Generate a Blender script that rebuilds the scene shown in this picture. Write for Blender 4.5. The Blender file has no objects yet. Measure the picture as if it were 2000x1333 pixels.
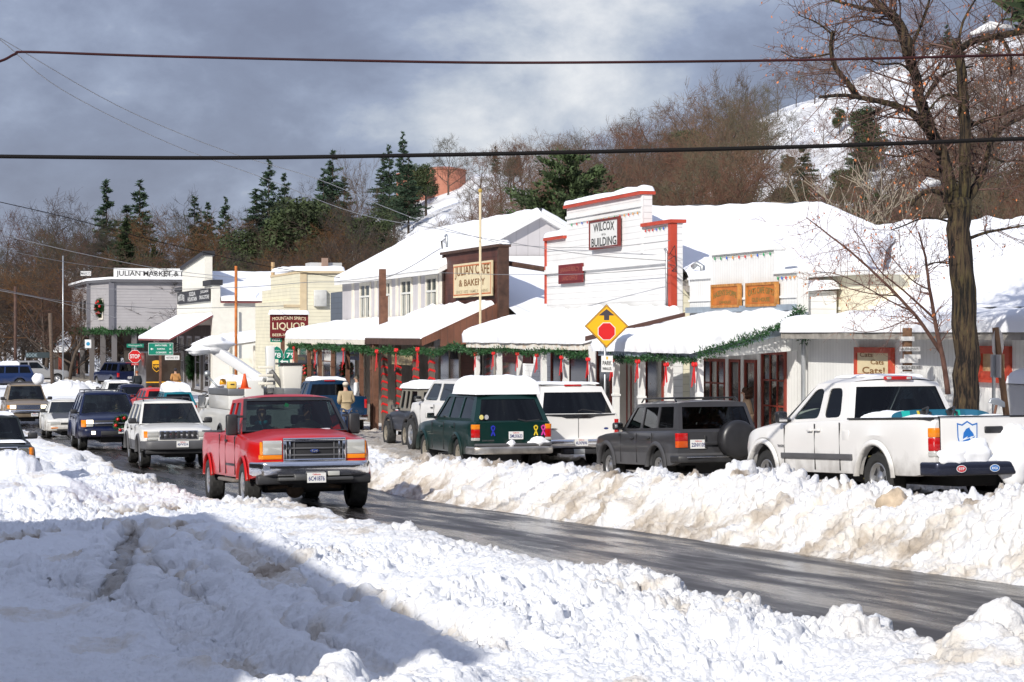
import bpy, bmesh, math, random
import numpy as np
from mathutils import Vector, Matrix
from mathutils.geometry import tessellate_polygon
R_ = math.radians
scene = bpy.context.scene
COL = scene.collection
# ------------------------------------------------------------------ camera
F = 3889.0            # focal length in photo pixels (photo 2000 x 1333)
A = R_(16.8)          # camera yaw away from the street direction (+Y)
EZ = 4.0              # eye height
HZ = 651.0            # horizon row
cam = bpy.data.objects.new('camera', bpy.data.cameras.new('camera'))
COL.objects.link(cam); scene.camera = cam
cam.data.sensor_width = 36.0
cam.data.lens = 36.0*F/2000
cam.data.shift_y = -(666.5-HZ)/2000
cam.data.clip_start = .1; cam.data.clip_end = 3000
cam.location = (0, 0, EZ)
cam.rotation_euler = (R_(90), 0, -A)
# ------------------------------------------------------------------ light
SUN_EL, SUN_AZ = 31.0, 43.0       # sun stands over (-x,-y): 43 deg from -X towards -Y
sun = bpy.data.objects.new('sun', bpy.data.lights.new('sun', 'SUN')); COL.objects.link(sun)
sun.data.energy = 4.7; sun.data.angle = R_(.6); sun.data.color = (1, .95, .87)
sd = Vector((-math.cos(R_(SUN_AZ))*math.cos(R_(SUN_EL)), -math.sin(R_(SUN_AZ))*math.cos(R_(SUN_EL)), math.sin(R_(SUN_EL))))
sun.rotation_euler = sd.to_track_quat('Z', 'Y').to_euler()
world = bpy.data.worlds.new('World'); scene.world = world; world.use_nodes = True
wn, wl = world.node_tree.nodes, world.node_tree.links
for n in list(wn): wn.remove(n)
def WN(t, **k):
    n = wn.new(t)
    for a, b in k.items(): setattr(n, a, b)
    return n
sky = WN('ShaderNodeTexSky', sky_type='NISHITA', sun_disc=False, sun_elevation=R_(SUN_EL), sun_rotation=math.atan2(sd.x, sd.y))
skys = WN('ShaderNodeVectorMath', operation='SCALE'); skys.inputs['Scale'].default_value = .10
wl.new(sky.outputs[0], skys.inputs[0])
tc = WN('ShaderNodeTexCoord')
# storm clouds: stretched noise over the sky directions
mp = WN('ShaderNodeMapping'); mp.inputs['Scale'].default_value = (1, 1, 1.7); mp.inputs['Location'].default_value = (.33, .1, .42)
wl.new(tc.outputs['Generated'], mp.inputs['Vector'])
n1 = WN('ShaderNodeTexNoise'); n1.inputs['Scale'].default_value = 9.5; n1.inputs['Detail'].default_value = 10; n1.inputs['Roughness'].default_value = .58; n1.inputs['Distortion'].default_value = .12
wl.new(mp.outputs[0], n1.inputs['Vector'])
# brighter breaks round one direction (above the middle of the street)
bd = WN('ShaderNodeVectorMath', operation='DISTANCE')
u_, v_ = (1010-1000)/F, (HZ-190)/F
bv = Vector((math.sin(A)+u_*math.cos(A), math.cos(A)-u_*math.sin(A), v_)).normalized()
bd.inputs[1].default_value = bv
nrm = WN('ShaderNodeVectorMath', operation='NORMALIZE'); wl.new(tc.outputs['Generated'], nrm.inputs[0]); wl.new(nrm.outputs[0], bd.inputs[0])
bm_ = WN('ShaderNodeMapRange'); bm_.inputs[1].default_value = .01; bm_.inputs[2].default_value = .115; bm_.inputs[3].default_value = .26; bm_.inputs[4].default_value = -.02; bm_.interpolation_type = 'SMOOTHSTEP'
wl.new(bd.outputs['Value'], bm_.inputs[0])
ad = WN('ShaderNodeMath', operation='ADD'); wl.new(n1.outputs[0], ad.inputs[0]); wl.new(bm_.outputs[0], ad.inputs[1])
cr = WN('ShaderNodeValToRGB'); e = cr.color_ramp.elements
e[0].position = .36; e[0].color = (.215, .24, .35, 1)
e[1].position = .84; e[1].color = (.86, .87, .90, 1)
for p, c in ((.47, (.25, .285, .41, 1)), (.58, (.335, .385, .53, 1)), (.69, (.54, .585, .68, 1))):
    q = cr.color_ramp.elements.new(p); q.color = c
wl.new(ad.outputs[0], cr.inputs[0])
mx = WN('ShaderNodeMixRGB'); mx.inputs[0].default_value = .88
wl.new(skys.outputs[0], mx.inputs[1]); wl.new(cr.outputs[0], mx.inputs[2])
bg = WN('ShaderNodeBackground'); bg.inputs[1].default_value = 1.0
wo = WN('ShaderNodeOutputWorld'); sz_ = WN('ShaderNodeSeparateXYZ'); wl.new(nrm.outputs[0], sz_.inputs[0])
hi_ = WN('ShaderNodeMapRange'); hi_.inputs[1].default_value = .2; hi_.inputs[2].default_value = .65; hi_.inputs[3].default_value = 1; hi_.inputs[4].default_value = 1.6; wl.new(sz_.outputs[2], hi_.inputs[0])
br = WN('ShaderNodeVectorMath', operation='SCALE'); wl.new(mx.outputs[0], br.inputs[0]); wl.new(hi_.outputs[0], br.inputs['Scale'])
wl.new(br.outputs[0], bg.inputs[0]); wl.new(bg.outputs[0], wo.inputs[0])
scene.view_settings.view_transform = 'Standard'; scene.view_settings.look = 'None'
scene.view_settings.exposure = 0.0; scene.view_settings.gamma = 1
scene.cycles.max_bounces = 5; scene.cycles.transparent_max_bounces = 12
# ------------------------------------------------------------------ pixel -> real place
SA, CA = math.sin(A), math.cos(A)
def P(px, py, X):
    u = (px-1000)/F; t = X/(SA+u*CA)
    return Vector((X, t*(CA-u*SA), EZ+t*(HZ-py)/F))
def PY(px, py, Y):
    u = (px-1000)/F; t = Y/(CA-u*SA)
    return Vector((t*(SA+u*CA), Y, EZ+t*(HZ-py)/F))
def PD(px, py, t):
    u = (px-1000)/F
    return Vector((t*(SA+u*CA), t*(CA-u*SA), EZ+t*(HZ-py)/F))
def g(y):       # height of the street: falls away from the camera, then levels out
    y = np.asarray(y, float)
    return np.where(y < 36, EZ-1.467-.045*y, np.where(y < 85, EZ-3.087-.018*(y-36), np.where(y < 95, EZ-3.969-.009*(y-85), EZ-4.06)))
def gz(y): return float(g(y))
def PG(px, py, dz=0.0):
    u, v = (px-1000)/F, (HZ-py)/F
    lo, hi = 2.0, 400.0
    for _ in range(50):
        m = (lo+hi)/2
        if EZ+m*v > gz(m*(CA-u*SA))+dz: lo = m
        else: hi = m
    return Vector((m*(SA+u*CA), m*(CA-u*SA), gz(m*(CA-u*SA))+dz))
# ------------------------------------------------------------------ materials
MATS = {}
def mat(name, col, rough=.6, metal=0.0, spec=.5, var=0.0, vscale=3.0, bump=0.0, bscale=30.0, coat=0.0, dirt=None, dscale=2.0, emit=0.0, sub=0.0, sheen=0):
    if name in MATS: return MATS[name]
    m = bpy.data.materials.new(name); m.use_nodes = True
    nt = m.node_tree; b = nt.nodes['Principled BSDF']; N = nt.nodes.new; L = nt.links.new
    b.inputs['Base Color'].default_value = (*col, 1); b.inputs['Roughness'].default_value = rough
    b.inputs['Metallic'].default_value = metal; b.inputs['Specular IOR Level'].default_value = spec
    b.inputs['Coat Weight'].default_value = coat; b.inputs['Coat Roughness'].default_value = .05
    if emit: b.inputs['Emission Color'].default_value = (*col, 1); b.inputs['Emission Strength'].default_value = emit
    t = N('ShaderNodeTexCoord')
    src = None
    if var:
        n = N('ShaderNodeTexNoise'); n.inputs['Scale'].default_value = vscale; n.inputs['Detail'].default_value = 5
        L(t.outputs['Object'], n.inputs['Vector'])
        r = N('ShaderNodeMapRange'); r.inputs[1].default_value = .3; r.inputs[2].default_value = .7; r.inputs[3].default_value = 1-var; r.inputs[4].default_value = 1+var
        L(n.outputs[0], r.inputs[0])
        v = N('ShaderNodeVectorMath'); v.operation = 'SCALE'; v.inputs[0].default_value = col
        L(r.outputs[0], v.inputs['Scale']); src = v.outputs[0]
    if dirt:
        n = N('ShaderNodeTexNoise'); n.inputs['Scale'].default_value = dscale; n.inputs['Detail'].default_value = 6; n.inputs['Roughness'].default_value = .65
        L(t.outputs['Object'], n.inputs['Vector'])
        r = N('ShaderNodeMapRange'); r.inputs[1].default_value = .48; r.inputs[2].default_value = .72; r.inputs[3].default_value = 0; r.inputs[4].default_value = .8
        L(n.outputs[0], r.inputs[0])
        x = N('ShaderNodeMixRGB'); x.inputs[1].default_value = (*col, 1); x.inputs[2].default_value = (*dirt, 1)
        if src: L(src, x.inputs[1])
        L(r.outputs[0], x.inputs[0]); src = x.outputs[0]
    if src: L(src, b.inputs['Base Color'])
    if bump:
        n = N('ShaderNodeTexNoise'); n.inputs['Scale'].default_value = bscale; n.inputs['Detail'].default_value = 4
        L(t.outputs['Object'], n.inputs['Vector'])
        bp = N('ShaderNodeBump'); bp.inputs['Strength'].default_value = bump; bp.inputs['Distance'].default_value = .02
        L(n.outputs[0], bp.inputs['Height']); L(bp.outputs[0], b.inputs['Normal'])
    MATS[name] = m
    return m
def siding(name, col, pitch=.18, axis='Z', depth=.02, var=.06, rough=.6, groove=.35, dirt=None):
    """painted boards: a groove every pitch metres along one axis"""
    if name in MATS: return MATS[name]
    m = mat(name, col, rough, var=var, vscale=1.5, dirt=dirt, dscale=1.2)
    nt = m.node_tree; N = nt.nodes.new; L = nt.links.new; b = nt.nodes['Principled BSDF']
    t = N('ShaderNodeTexCoord'); s = N('ShaderNodeSeparateXYZ'); L(t.outputs['Object'], s.inputs[0])
    if axis == 'H':
        a = N('ShaderNodeMath'); a.operation = 'ADD'; L(s.outputs['X'], a.inputs[0]); L(s.outputs['Y'], a.inputs[1]); src = a.outputs[0]
    else: src = s.outputs[axis]
    d = N('ShaderNodeMath'); d.operation = 'DIVIDE'; d.inputs[1].default_value = pitch; L(src, d.inputs[0])
    f = N('ShaderNodeMath'); f.operation = 'FRACT'; L(d.outputs[0], f.inputs[0])
    r = N('ShaderNodeMapRange'); r.inputs[1].default_value = 0; r.inputs[2].default_value = .13; r.inputs[3].default_value = 1-groove; r.inputs[4].default_value = 1
    L(f.outputs[0], r.inputs[0])
    old = b.inputs['Base Color'].links[0].from_socket
    v = N('ShaderNodeVectorMath'); v.operation = 'SCALE'; L(old, v.inputs[0]); L(r.outputs[0], v.inputs['Scale']); L(v.outputs[0], b.inputs['Base Color'])
    bp = N('ShaderNodeBump'); bp.inputs['Strength'].default_value = .8; bp.inputs['Distance'].default_value = depth
    inv = N('ShaderNodeMath'); inv.operation = 'MULTIPLY'; inv.inputs[1].default_value = -1 if axis == 'Z' else 0
    if axis == 'Z': L(f.outputs[0], inv.inputs[0]); L(inv.outputs[0], bp.inputs['Height'])
    else: L(r.outputs[0], bp.inputs['Height'])
    L(bp.outputs[0], b.inputs['Normal'])
    return m
def snow_mat():
    m = bpy.data.materials.new('snow'); m.use_nodes = True
    nt = m.node_tree; b = nt.nodes['Principled BSDF']; N = nt.nodes.new; L = nt.links.new
    t = N('ShaderNodeTexCoord')
    n = N('ShaderNodeTexNoise'); n.inputs['Scale'].default_value = 22; n.inputs['Detail'].default_value = 9; n.inputs['Roughness'].default_value = .7
    L(t.outputs['Object'], n.inputs['Vector'])
    bp = N('ShaderNodeBump'); bp.inputs['Strength'].default_value = .75; bp.inputs['Distance'].default_value = .05
    L(n.outputs[0], bp.inputs['Height']); L(bp.outputs[0], b.inputs['Normal'])
    at = N('ShaderNodeAttribute'); at.attribute_name = 'dirt'
    sx = N('ShaderNodeSeparateColor'); L(at.outputs['Color'], sx.inputs[0])
    n2 = N('ShaderNodeTexNoise'); n2.inputs['Scale'].default_value = 3.0; n2.inputs['Detail'].default_value = 9; n2.inputs['Roughness'].default_value = .72
    L(t.outputs['Object'], n2.inputs['Vector'])
    mr = N('ShaderNodeMapRange'); mr.inputs[1].default_value = .35; mr.inputs[2].default_value = .68; mr.inputs[3].default_value = -.35; mr.inputs[4].default_value = .45
    L(n2.outputs[0], mr.inputs[0])
    a = N('ShaderNodeMath'); a.operation = 'ADD'; L(mr.outputs[0], a.inputs[0]); L(sx.outputs['Red'], a.inputs[1])
    mm = N('ShaderNodeMath'); mm.operation = 'MULTIPLY'; mm.use_clamp = True; L(a.outputs[0], mm.inputs[0]); L(sx.outputs['Red'], mm.inputs[1])
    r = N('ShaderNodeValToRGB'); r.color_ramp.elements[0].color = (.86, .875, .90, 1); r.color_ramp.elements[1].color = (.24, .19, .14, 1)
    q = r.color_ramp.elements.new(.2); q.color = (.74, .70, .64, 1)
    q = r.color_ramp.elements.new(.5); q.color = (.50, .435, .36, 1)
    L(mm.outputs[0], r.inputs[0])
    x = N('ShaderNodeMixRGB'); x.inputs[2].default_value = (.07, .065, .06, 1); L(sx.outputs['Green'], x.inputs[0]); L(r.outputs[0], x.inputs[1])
    L(x.outputs[0], b.inputs['Base Color'])
    b.inputs['Roughness'].default_value = .75; b.inputs['Specular IOR Level'].default_value = .3
    return m
SNOW = snow_mat()
SNOWP = mat('roof_snow', (.86, .875, .90), .8, spec=.25, bump=.28, bscale=5)
white = mat('white_paint', (.78, .78, .76), .6, var=.05)
red_trim = mat('red_trim', (.48, .06, .03), .5, var=.15)
dark = mat('dark', (.02, .02, .022), .6)
black = mat('black_rubber', (.02, .02, .02), .8, var=.3, vscale=8)
brown = mat('brown_wood', (.07, .034, .022), .7, var=.35, vscale=6)
post_wood = mat('post_wood', (.15, .07, .042), .8, var=.3, vscale=5, bump=.5, bscale=12)
window_glass = mat('window_glass', (.03, .03, .03), .06, spec=.6, var=.9, vscale=2.5, dirt=(.15, .10, .06), dscale=3.5)
galv = mat('galvanised', (.45, .47, .48), .4, metal=.7, var=.1)
cream = mat('cream_trim', (.74, .70, .60), .6, var=.08)
ribbon = mat('red_ribbon', (.62, .012, .012), .5)
# ------------------------------------------------------------------ mesh builders
ORI = {}
class MB:
    def __init__(s): s.v = []; s.f = []; s.m = []; s.mats = []; s.cur = 0
    def mt(s, m):
        if m not in s.mats: s.mats.append(m)
        s.cur = s.mats.index(m); return s
    def add(s, vs, fs):
        o = len(s.v); s.v += [Vector(p) for p in vs]
        for f in fs: s.f.append([i+o for i in f]); s.m.append(s.cur)
        return s
    def box(s, x0, x1, y0, y1, z0, z1, M=None):
        vs = [Vector((x, y, z)) for z in (z0, z1) for y in (y0, y1) for x in (x0, x1)]
        if M: vs = [M @ v for v in vs]
        return s.add(vs, [(0, 2, 3, 1), (4, 5, 7, 6), (0, 1, 5, 4), (2, 6, 7, 3), (0, 4, 6, 2), (1, 3, 7, 5)])
    def quad(s, a, b, c, d): return s.add([a, b, c, d], [(0, 1, 2, 3)])
    def prism(s, poly, d):   # polygon (3D points) pushed along vector d
        n = len(poly); d = Vector(d); vs = [Vector(p) for p in poly]; vs += [p+d for p in vs]
        fs = [tuple(range(n))[::-1], tuple(range(n, 2*n))] + [(i, (i+1) % n, n+(i+1) % n, n+i) for i in range(n)]
        return s.add(vs, fs)
    def tube(s, pts, rs, n=8, cap=True):
        pts = [Vector(p) for p in pts]
        if not hasattr(rs, '__len__'): rs = [rs]*len(pts)
        vs = []; ref = None
        for i, p in enumerate(pts):
            d = (pts[min(i+1, len(pts)-1)]-pts[max(i-1, 0)])
            if d.length < 1e-9: d = Vector((0, 0, 1))
            d.normalize()
            if ref is None: ref = d.orthogonal().normalized()
            ref = ref-d*ref.dot(d); ref = ref.normalized() if ref.length > 1e-6 else d.orthogonal().normalized()
            w = d.cross(ref)
            for k in range(n):
                a = 2*math.pi*k/n; vs.append(p+(ref*math.cos(a)+w*math.sin(a))*rs[i])
        fs = [(i*n+k, i*n+(k+1) % n, (i+1)*n+(k+1) % n, (i+1)*n+k) for i in range(len(pts)-1) for k in range(n)]
        if cap: fs += [tuple(range(n))[::-1], tuple(range((len(pts)-1)*n, len(pts)*n))]
        return s.add(vs, fs)
    def lathe(s, prof, n=24, M=None):   # profile (r, h) round local X axis
        vs = []
        for r, h in prof:
            for k in range(n):
                a = 2*math.pi*k/n; vs.append(Vector((h, r*math.cos(a), r*math.sin(a))))
        if M: vs = [M @ v for v in vs]
        fs = [(i*n+k, i*n+(k+1) % n, (i+1)*n+(k+1) % n, (i+1)*n+k) for i in range(len(prof)-1) for k in range(n)]
        return s.add(vs, fs)
    def ball(s, c, r, n=8, sx=1, sy=1, sz=1):
        c = Vector(c); vs = []; m = n
        for i in range(m+1):
            t = math.pi*i/m
            for k in range(2*n):
                a = math.pi*k/n; vs.append(c+Vector((r*sx*math.sin(t)*math.cos(a), r*sy*math.sin(t)*math.sin(a), r*sz*math.cos(t))))
        N = 2*n
        return s.add(vs, [(i*N+k, (i+1)*N+k, (i+1)*N+(k+1) % N, i*N+(k+1) % N) for i in range(m) for k in range(N)])
    def build(s, name, m=None, parent=None, local=False, smooth=False, bevel=0, origin=None, rec=True):
        off = Vector((0, 0, 0))
        if parent is not None and not local: off = ORI[parent.name]
        if origin is not None: off = Vector(origin)
        me = bpy.data.meshes.new(name)
        me.from_pydata([tuple(p-off) for p in s.v], [], s.f)
        if m is not None and not s.mats: me.materials.append(m)
        else:
            for q in s.mats: me.materials.append(q)
            me.polygons.foreach_set('material_index', s.m)
        if rec == 'm':
            bmm = bmesh.new(); bmm.from_mesh(me); bmesh.ops.remove_doubles(bmm, verts=bmm.verts, dist=1e-5); bmm.to_mesh(me); bmm.free()
        elif rec:
            bmm = bmesh.new(); bmm.from_mesh(me); bmesh.ops.remove_doubles(bmm, verts=bmm.verts, dist=1e-5); bmesh.ops.recalc_face_normals(bmm, faces=bmm.faces); bmm.to_mesh(me); bmm.free()
        if smooth: me.shade_smooth()
        me.update()
        o = bpy.data.objects.new(name, me); COL.objects.link(o)
        if parent is not None:
            o.parent = parent; ORI[o.name] = ORI[parent.name] if origin is None else Vector(origin)
            if origin is not None: o.location = off-ORI[parent.name]
        else:
            if origin is not None: o.location = off
            ORI[o.name] = off
        if bevel:
            b = o.modifiers.new('bevel', 'BEVEL'); b.width = bevel; b.segments = 2; b.limit_method = 'ANGLE'; b.angle_limit = R_(40)
            me.shade_smooth(); b.harden_normals = False
        elif smooth == 'auto':
            pass
        return o
def autosmooth(o, ang=35):
    me = o.data; me.shade_smooth()
    bmm = bmesh.new(); bmm.from_mesh(me)
    for e_ in bmm.edges:
        e_.smooth = not (len(e_.link_faces) != 2 or e_.calc_face_angle(0) > R_(ang))
    bmm.to_mesh(me); bmm.free()
    return o
def thing(name, label, cat, loc=(0, 0, 0), rotz=0.0, group=None):
    o = bpy.data.objects.new(name, None); COL.objects.link(o); o.empty_display_size = .2
    o.location = loc; o.rotation_euler = (0, 0, rotz); o['label'] = label; o['category'] = cat
    if group: o['group'] = group
    ORI[o.name] = Vector(loc); return o
def tag(o, label=None, cat=None, group=None, kind=None):
    if label: o['label'] = label
    if cat: o['category'] = cat
    if group: o['group'] = group
    if kind: o['kind'] = kind
    return o
_tc = {}
def txt(s, M, w, h, m, parent, local=False, name='lettering', bold=.0, depth=.006, fit=True, arc=0, spacing=1.0, origin=None):
    """letters fitted into a w x h rectangle centred on M (x right, y up, z out)"""
    cu = bpy.data.curves.new(name, 'FONT'); cu.body = s; cu.align_x = 'CENTER'; cu.size = 1; cu.offset = bold; cu.extrude = .0
    cu.resolution_u = 3; cu.space_character = spacing
    ob = bpy.data.objects.new('tmp', cu); COL.objects.link(ob)
    dg = bpy.context.evaluated_depsgraph_get()
    me = bpy.data.meshes.new_from_object(ob.evaluated_get(dg)); bpy.data.objects.remove(ob)
    co = np.empty(len(me.vertices)*3); me.vertices.foreach_get('co', co); co = co.reshape(-1, 3)
    if not len(co): return None
    lo, hi = co.min(0), co.max(0); c = (lo+hi)/2; sz = np.maximum(hi-lo, 1e-6)
    co = co-c; co[:, 0] *= w/sz[0]; co[:, 1] *= h/sz[1]
    if arc: co[:, 1] += arc*(1-(2*co[:, 0]/w)**2)-arc/2
    co[:, 2] = depth
    Mm = np.array(M)
    co = co @ Mm[:3, :3].T + Mm[:3, 3]
    if not local: co = co-np.array(ORI[parent.name])
    me.vertices.foreach_set('co', co.ravel()); me.update(); me.materials.clear(); me.materials.append(m)
    o = bpy.data.objects.new(name, me); COL.objects.link(o); o.parent = parent; ORI[o.name] = ORI[parent.name]
    return o
def frame_X(y, z, X):    # a board on a plane x=X, read from the street
    return Matrix(((0, 0, -1, X), (-1, 0, 0, y), (0, 1, 0, z), (0, 0, 0, 1)))
def frame_Y(x, z, Y, yaw=0):    # a board facing the camera side (-Y)
    return Matrix.Translation((x, Y, z)) @ Matrix.Rotation(yaw, 4, 'Z') @ Matrix(((1, 0, 0, 0), (0, 0, -1, 0), (0, 1, 0, 0), (0, 0, 0, 1)))
# ------------------------------------------------------------------ noise
def _hash(ix, iy, k=0):
    with np.errstate(over='ignore'):
        h = (ix.astype(np.int64)*374761393 + iy.astype(np.int64)*668265263 + k*974634777) & 0xffffffff
        h = ((h ^ (h >> 13))*1274126177) & 0xffffffff
        return ((h ^ (h >> 16)) & 0xffffff)/float(0xffffff)
def vnoise(x, y, k=0):
    ix, iy = np.floor(x), np.floor(y); fx, fy = x-ix, y-iy
    fx = fx*fx*(3-2*fx); fy = fy*fy*(3-2*fy)
    a, b, c, d = _hash(ix, iy, k), _hash(ix+1, iy, k), _hash(ix, iy+1, k), _hash(ix+1, iy+1, k)
    return (a+(b-a)*fx)*(1-fy)+(c+(d-c)*fx)*fy
def fbm(x, y, o=4, k=0, r=.5):
    s = 0; a = 1; t = 0
    for i in range(o): s = s+a*vnoise(x*2**i+i*17.3, y*2**i-i*9.1, k+i); t += a; a *= r
    return s/t
def clods(x, y, cell, k=0, rmin=.25, rmax=.62, dens=.8):
    """heap of rounded lumps: highest of the domes of the cells around"""
    X, Y = x/cell, y/cell; ix, iy = np.floor(X), np.floor(Y); out = np.zeros_like(X)
    for dx in (-1, 0, 1):
        for dy in (-1, 0, 1):
            cx, cy = ix+dx, iy+dy
            px = cx+_hash(cx, cy, k); py = cy+_hash(cx, cy, k+1)
            r = rmin+(rmax-rmin)*_hash(cx, cy, k+2)**2
            a = _hash(cx, cy, k+4)*3.14; e = .6+.4*_hash(cx, cy, k+5)
            qx, qy = X-px, Y-py
            rx, ry = qx*np.cos(a)+qy*np.sin(a), (-qx*np.sin(a)+qy*np.cos(a))/e
            d2 = 1-(rx*rx+ry*ry)/(r*r)
            h = np.where(d2 > 0, np.sqrt(np.maximum(d2, 0)), 0)*r*cell*(_hash(cx, cy, k+3) < dens)
            out = np.maximum(out, np.minimum(h, r*cell*.75))
    return out
def grid_mesh(name, X, Y, Z, m, cols=None, keep=None):
    nr, nc = X.shape
    co = np.stack([X, Y, Z], -1).reshape(-1, 3).astype(np.float32)
    i = np.arange(nr*nc).reshape(nr, nc)
    q = np.stack([i[:-1, :-1], i[:-1, 1:], i[1:, 1:], i[1:, :-1]], -1).reshape(-1, 4)
    if keep is not None: q = q[keep[:-1, :-1].reshape(-1)]
    me = bpy.data.meshes.new(name)
    me.vertices.add(len(co)); me.vertices.foreach_set('co', co.ravel())
    me.loops.add(q.size); me.loops.foreach_set('vertex_index', q.ravel().astype(np.int32))
    me.polygons.add(len(q)); me.polygons.foreach_set('loop_start', np.arange(0, q.size, 4, dtype=np.int32))
    me.update(calc_edges=True); me.shade_smooth(); me.materials.append(m)
    if cols is not None:
        a = me.color_attributes.new('dirt', 'FLOAT_COLOR', 'POINT'); a.data.foreach_set('color', cols.reshape(-1).astype(np.float32))
    o = bpy.data.objects.new(name, me); COL.objects.link(o); ORI[o.name] = Vector((0, 0, 0))
    return o
def np_mesh(name, co, faces, m, nv):
    me = bpy.data.meshes.new(name); co = np.asarray(co, np.float32); q = np.asarray(faces, np.int32)
    me.vertices.add(len(co)); me.vertices.foreach_set('co', co.ravel())
    me.loops.add(q.size); me.loops.foreach_set('vertex_index', q.ravel())
    me.polygons.add(len(q)); me.polygons.foreach_set('loop_start', np.arange(0, q.size, nv, dtype=np.int32))
    me.update(calc_edges=True); me.materials.append(m)
    return me
def snow_slab(name, c, parent, thick=.25, r=.25, n=(24, 60), amp=.05, k=1, over=.06, local=False, mt=None, sag=0.0, edges=(1, 1, 1, 1)):
    """snow lying on the quad c = (p00, p10, p11, p01); edges = rounded at (u0, u1, v0, v1)"""
    p00, p10, p11, p01 = [Vector(p) for p in c]
    nu, nv = n
    lu = ((p10-p00).length+(p11-p01).length)/2; lv = ((p01-p00).length+(p11-p10).length)/2
    nrm_ = (p10-p00).cross(p01-p00).normalized()
    if nrm_.z < 0: nrm_ = -nrm_
    def ax(num, L, e0, e1):    # finer near rounded edges
        t = np.linspace(0, 1, num)
        return (1-np.cos(t*math.pi))/2*.5+t*.5
    U, V = np.meshgrid(ax(nu, lu, 1, 1), ax(nv, lv, 1, 1), indexing='ij')
    p = [np.array(q) for q in (p00, p10, p11, p01)]
    pos = (1-U)[..., None]*(1-V)[..., None]*p[0]+U[..., None]*(1-V)[..., None]*p[1]+U[..., None]*V[..., None]*p[2]+(1-U)[..., None]*V[..., None]*p[3]
    du0, du1, dv0, dv1 = U*lu, (1-U)*lu, V*lv, (1-V)*lv
    d = np.full(U.shape, 1e9)
    for e_, q in zip(edges, (du0, du1, dv0, dv1)):
        if e_: d = np.minimum(d, q)
    t = np.clip(d/r, 0, 1); prof = np.sqrt(np.maximum(1-(1-t)**2, 0))
    nz = fbm(U*lu/.9+k*7.7, V*lv/.9+k*3.1, 4, k)-.5
    lump = fbm(U*lu/.25+k, V*lv/.25, 3, k+9)-.5
    hh = thick*prof*(1+nz*1.6*min(1, amp/.05)*.5)+lump*amp*.5*prof
    N_ = np.array(nrm_)
    out = pos+hh[..., None]*N_
    # push the rim outward in the plane (overhang), wavy
    cu = (np.array(p10)-np.array(p00))/lu; cv = (np.array(p01)-np.array(p00))/lv
    rim = (4*t*(1-t)*1.0+ (t < .02)*.25)
    wav = over*(.6+1.1*(fbm(U*lu/.5+3*k, V*lv/.5, 3, k+5)))
    for e_, q, vec in zip(edges, (du0, du1, dv0, dv1), (-cu, cu, -cv, cv)):
        if e_: out += ((np.clip(1-q/r, 0, 1)**.7)*wav*(.35+rim*.65))[..., None]*vec
    if local: off = np.zeros(3)
    else: off = np.array(ORI[parent.name]) if parent is not None else np.zeros(3)
    out = out-off
    # underside closed by the same grid, slightly above the quad
    o = grid_mesh(name, out[..., 0], out[..., 1], out[..., 2], mt or SNOWP)
    if parent is not None: o.parent = parent; ORI[o.name] = ORI[parent.name]
    return o
# ================================================================== GROUND
def pline(px):     # polyline of photo pixels -> ground points
    return [PG(a, b, .12).xy for a, b in px]
def dist_pl(X, Y, pl):
    d = np.full(X.shape, 1e9)
    for a, b in zip(pl[:-1], pl[1:]):
        ax_, ay_ = a; bx, by = b; vx, vy = bx-ax_, by-ay_; L2 = vx*vx+vy*vy
        t = np.clip(((X-ax_)*vx+(Y-ay_)*vy)/L2, 0, 1)
        d = np.minimum(d, np.hypot(X-ax_-t*vx, Y-ay_-t*vy))
    return d
RUTS = [([(400, 988), (300, 996), (200, 1002), (60, 1004), (-120, 1006)], .85, .30, .95, .22),
        ([(390, 1026), (300, 1036), (180, 1042), (40, 1058), (-120, 1080)], .42, .22, .9, .16),
        ([(262, 1045), (240, 1075), (232, 1120), (215, 1170)], .17, .22, .45, .40),
        ([(470, 1062), (480, 1085), (520, 1112), (640, 1140), (790, 1170)], .26, .2, .5, .0),
        ([(300, 1060), (290, 1100), (330, 1145), (420, 1190), (520, 1215), (660, 1260), (800, 1330)], .22, .2, .35, 0),
        ([(-50, 1120), (120, 1140), (230, 1180), (380, 1235), (430, 1290), (540, 1330)], .25, .16, .2, 0),
        ([(370, 1050), (420, 1085), (500, 1120), (560, 1150), (700, 1190), (900, 1235), (1000, 1262)], .2, .14, .35, 0)]
RUTS = [(pline(p), w, d, s, gk) for p, w, d, s, gk in RUTS]
LUMPS = [(*PG(px, py, .1).xy, r, h) for px, py, r, h in ((1905, 1330, .26, .09), (1990, 1325, .30, .13), (1955, 1345, .3, .08), (60, 915, .5, .28), (25, 950, .6, .35), (130, 905, .35, .25), (190, 925, .35, .2))]
def sm(a, b, x):
    t = np.clip((x-a)/(b-a), 0, 1); return t*t*(3-2*t)
def lane_l(y): return 5.72+.10*np.sin(y*.35)+.16*(vnoise(y*.8, y*0, 3)-.5)-.75*sm(30, 40, y)-.9*sm(50, 90, y)
def lane_r(y): return 8.9+.12*(vnoise(y*.9, y*0, 5)-.5)+.25*np.sin(y*.22)*0+1.7*sm(44, 60, y)
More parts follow.
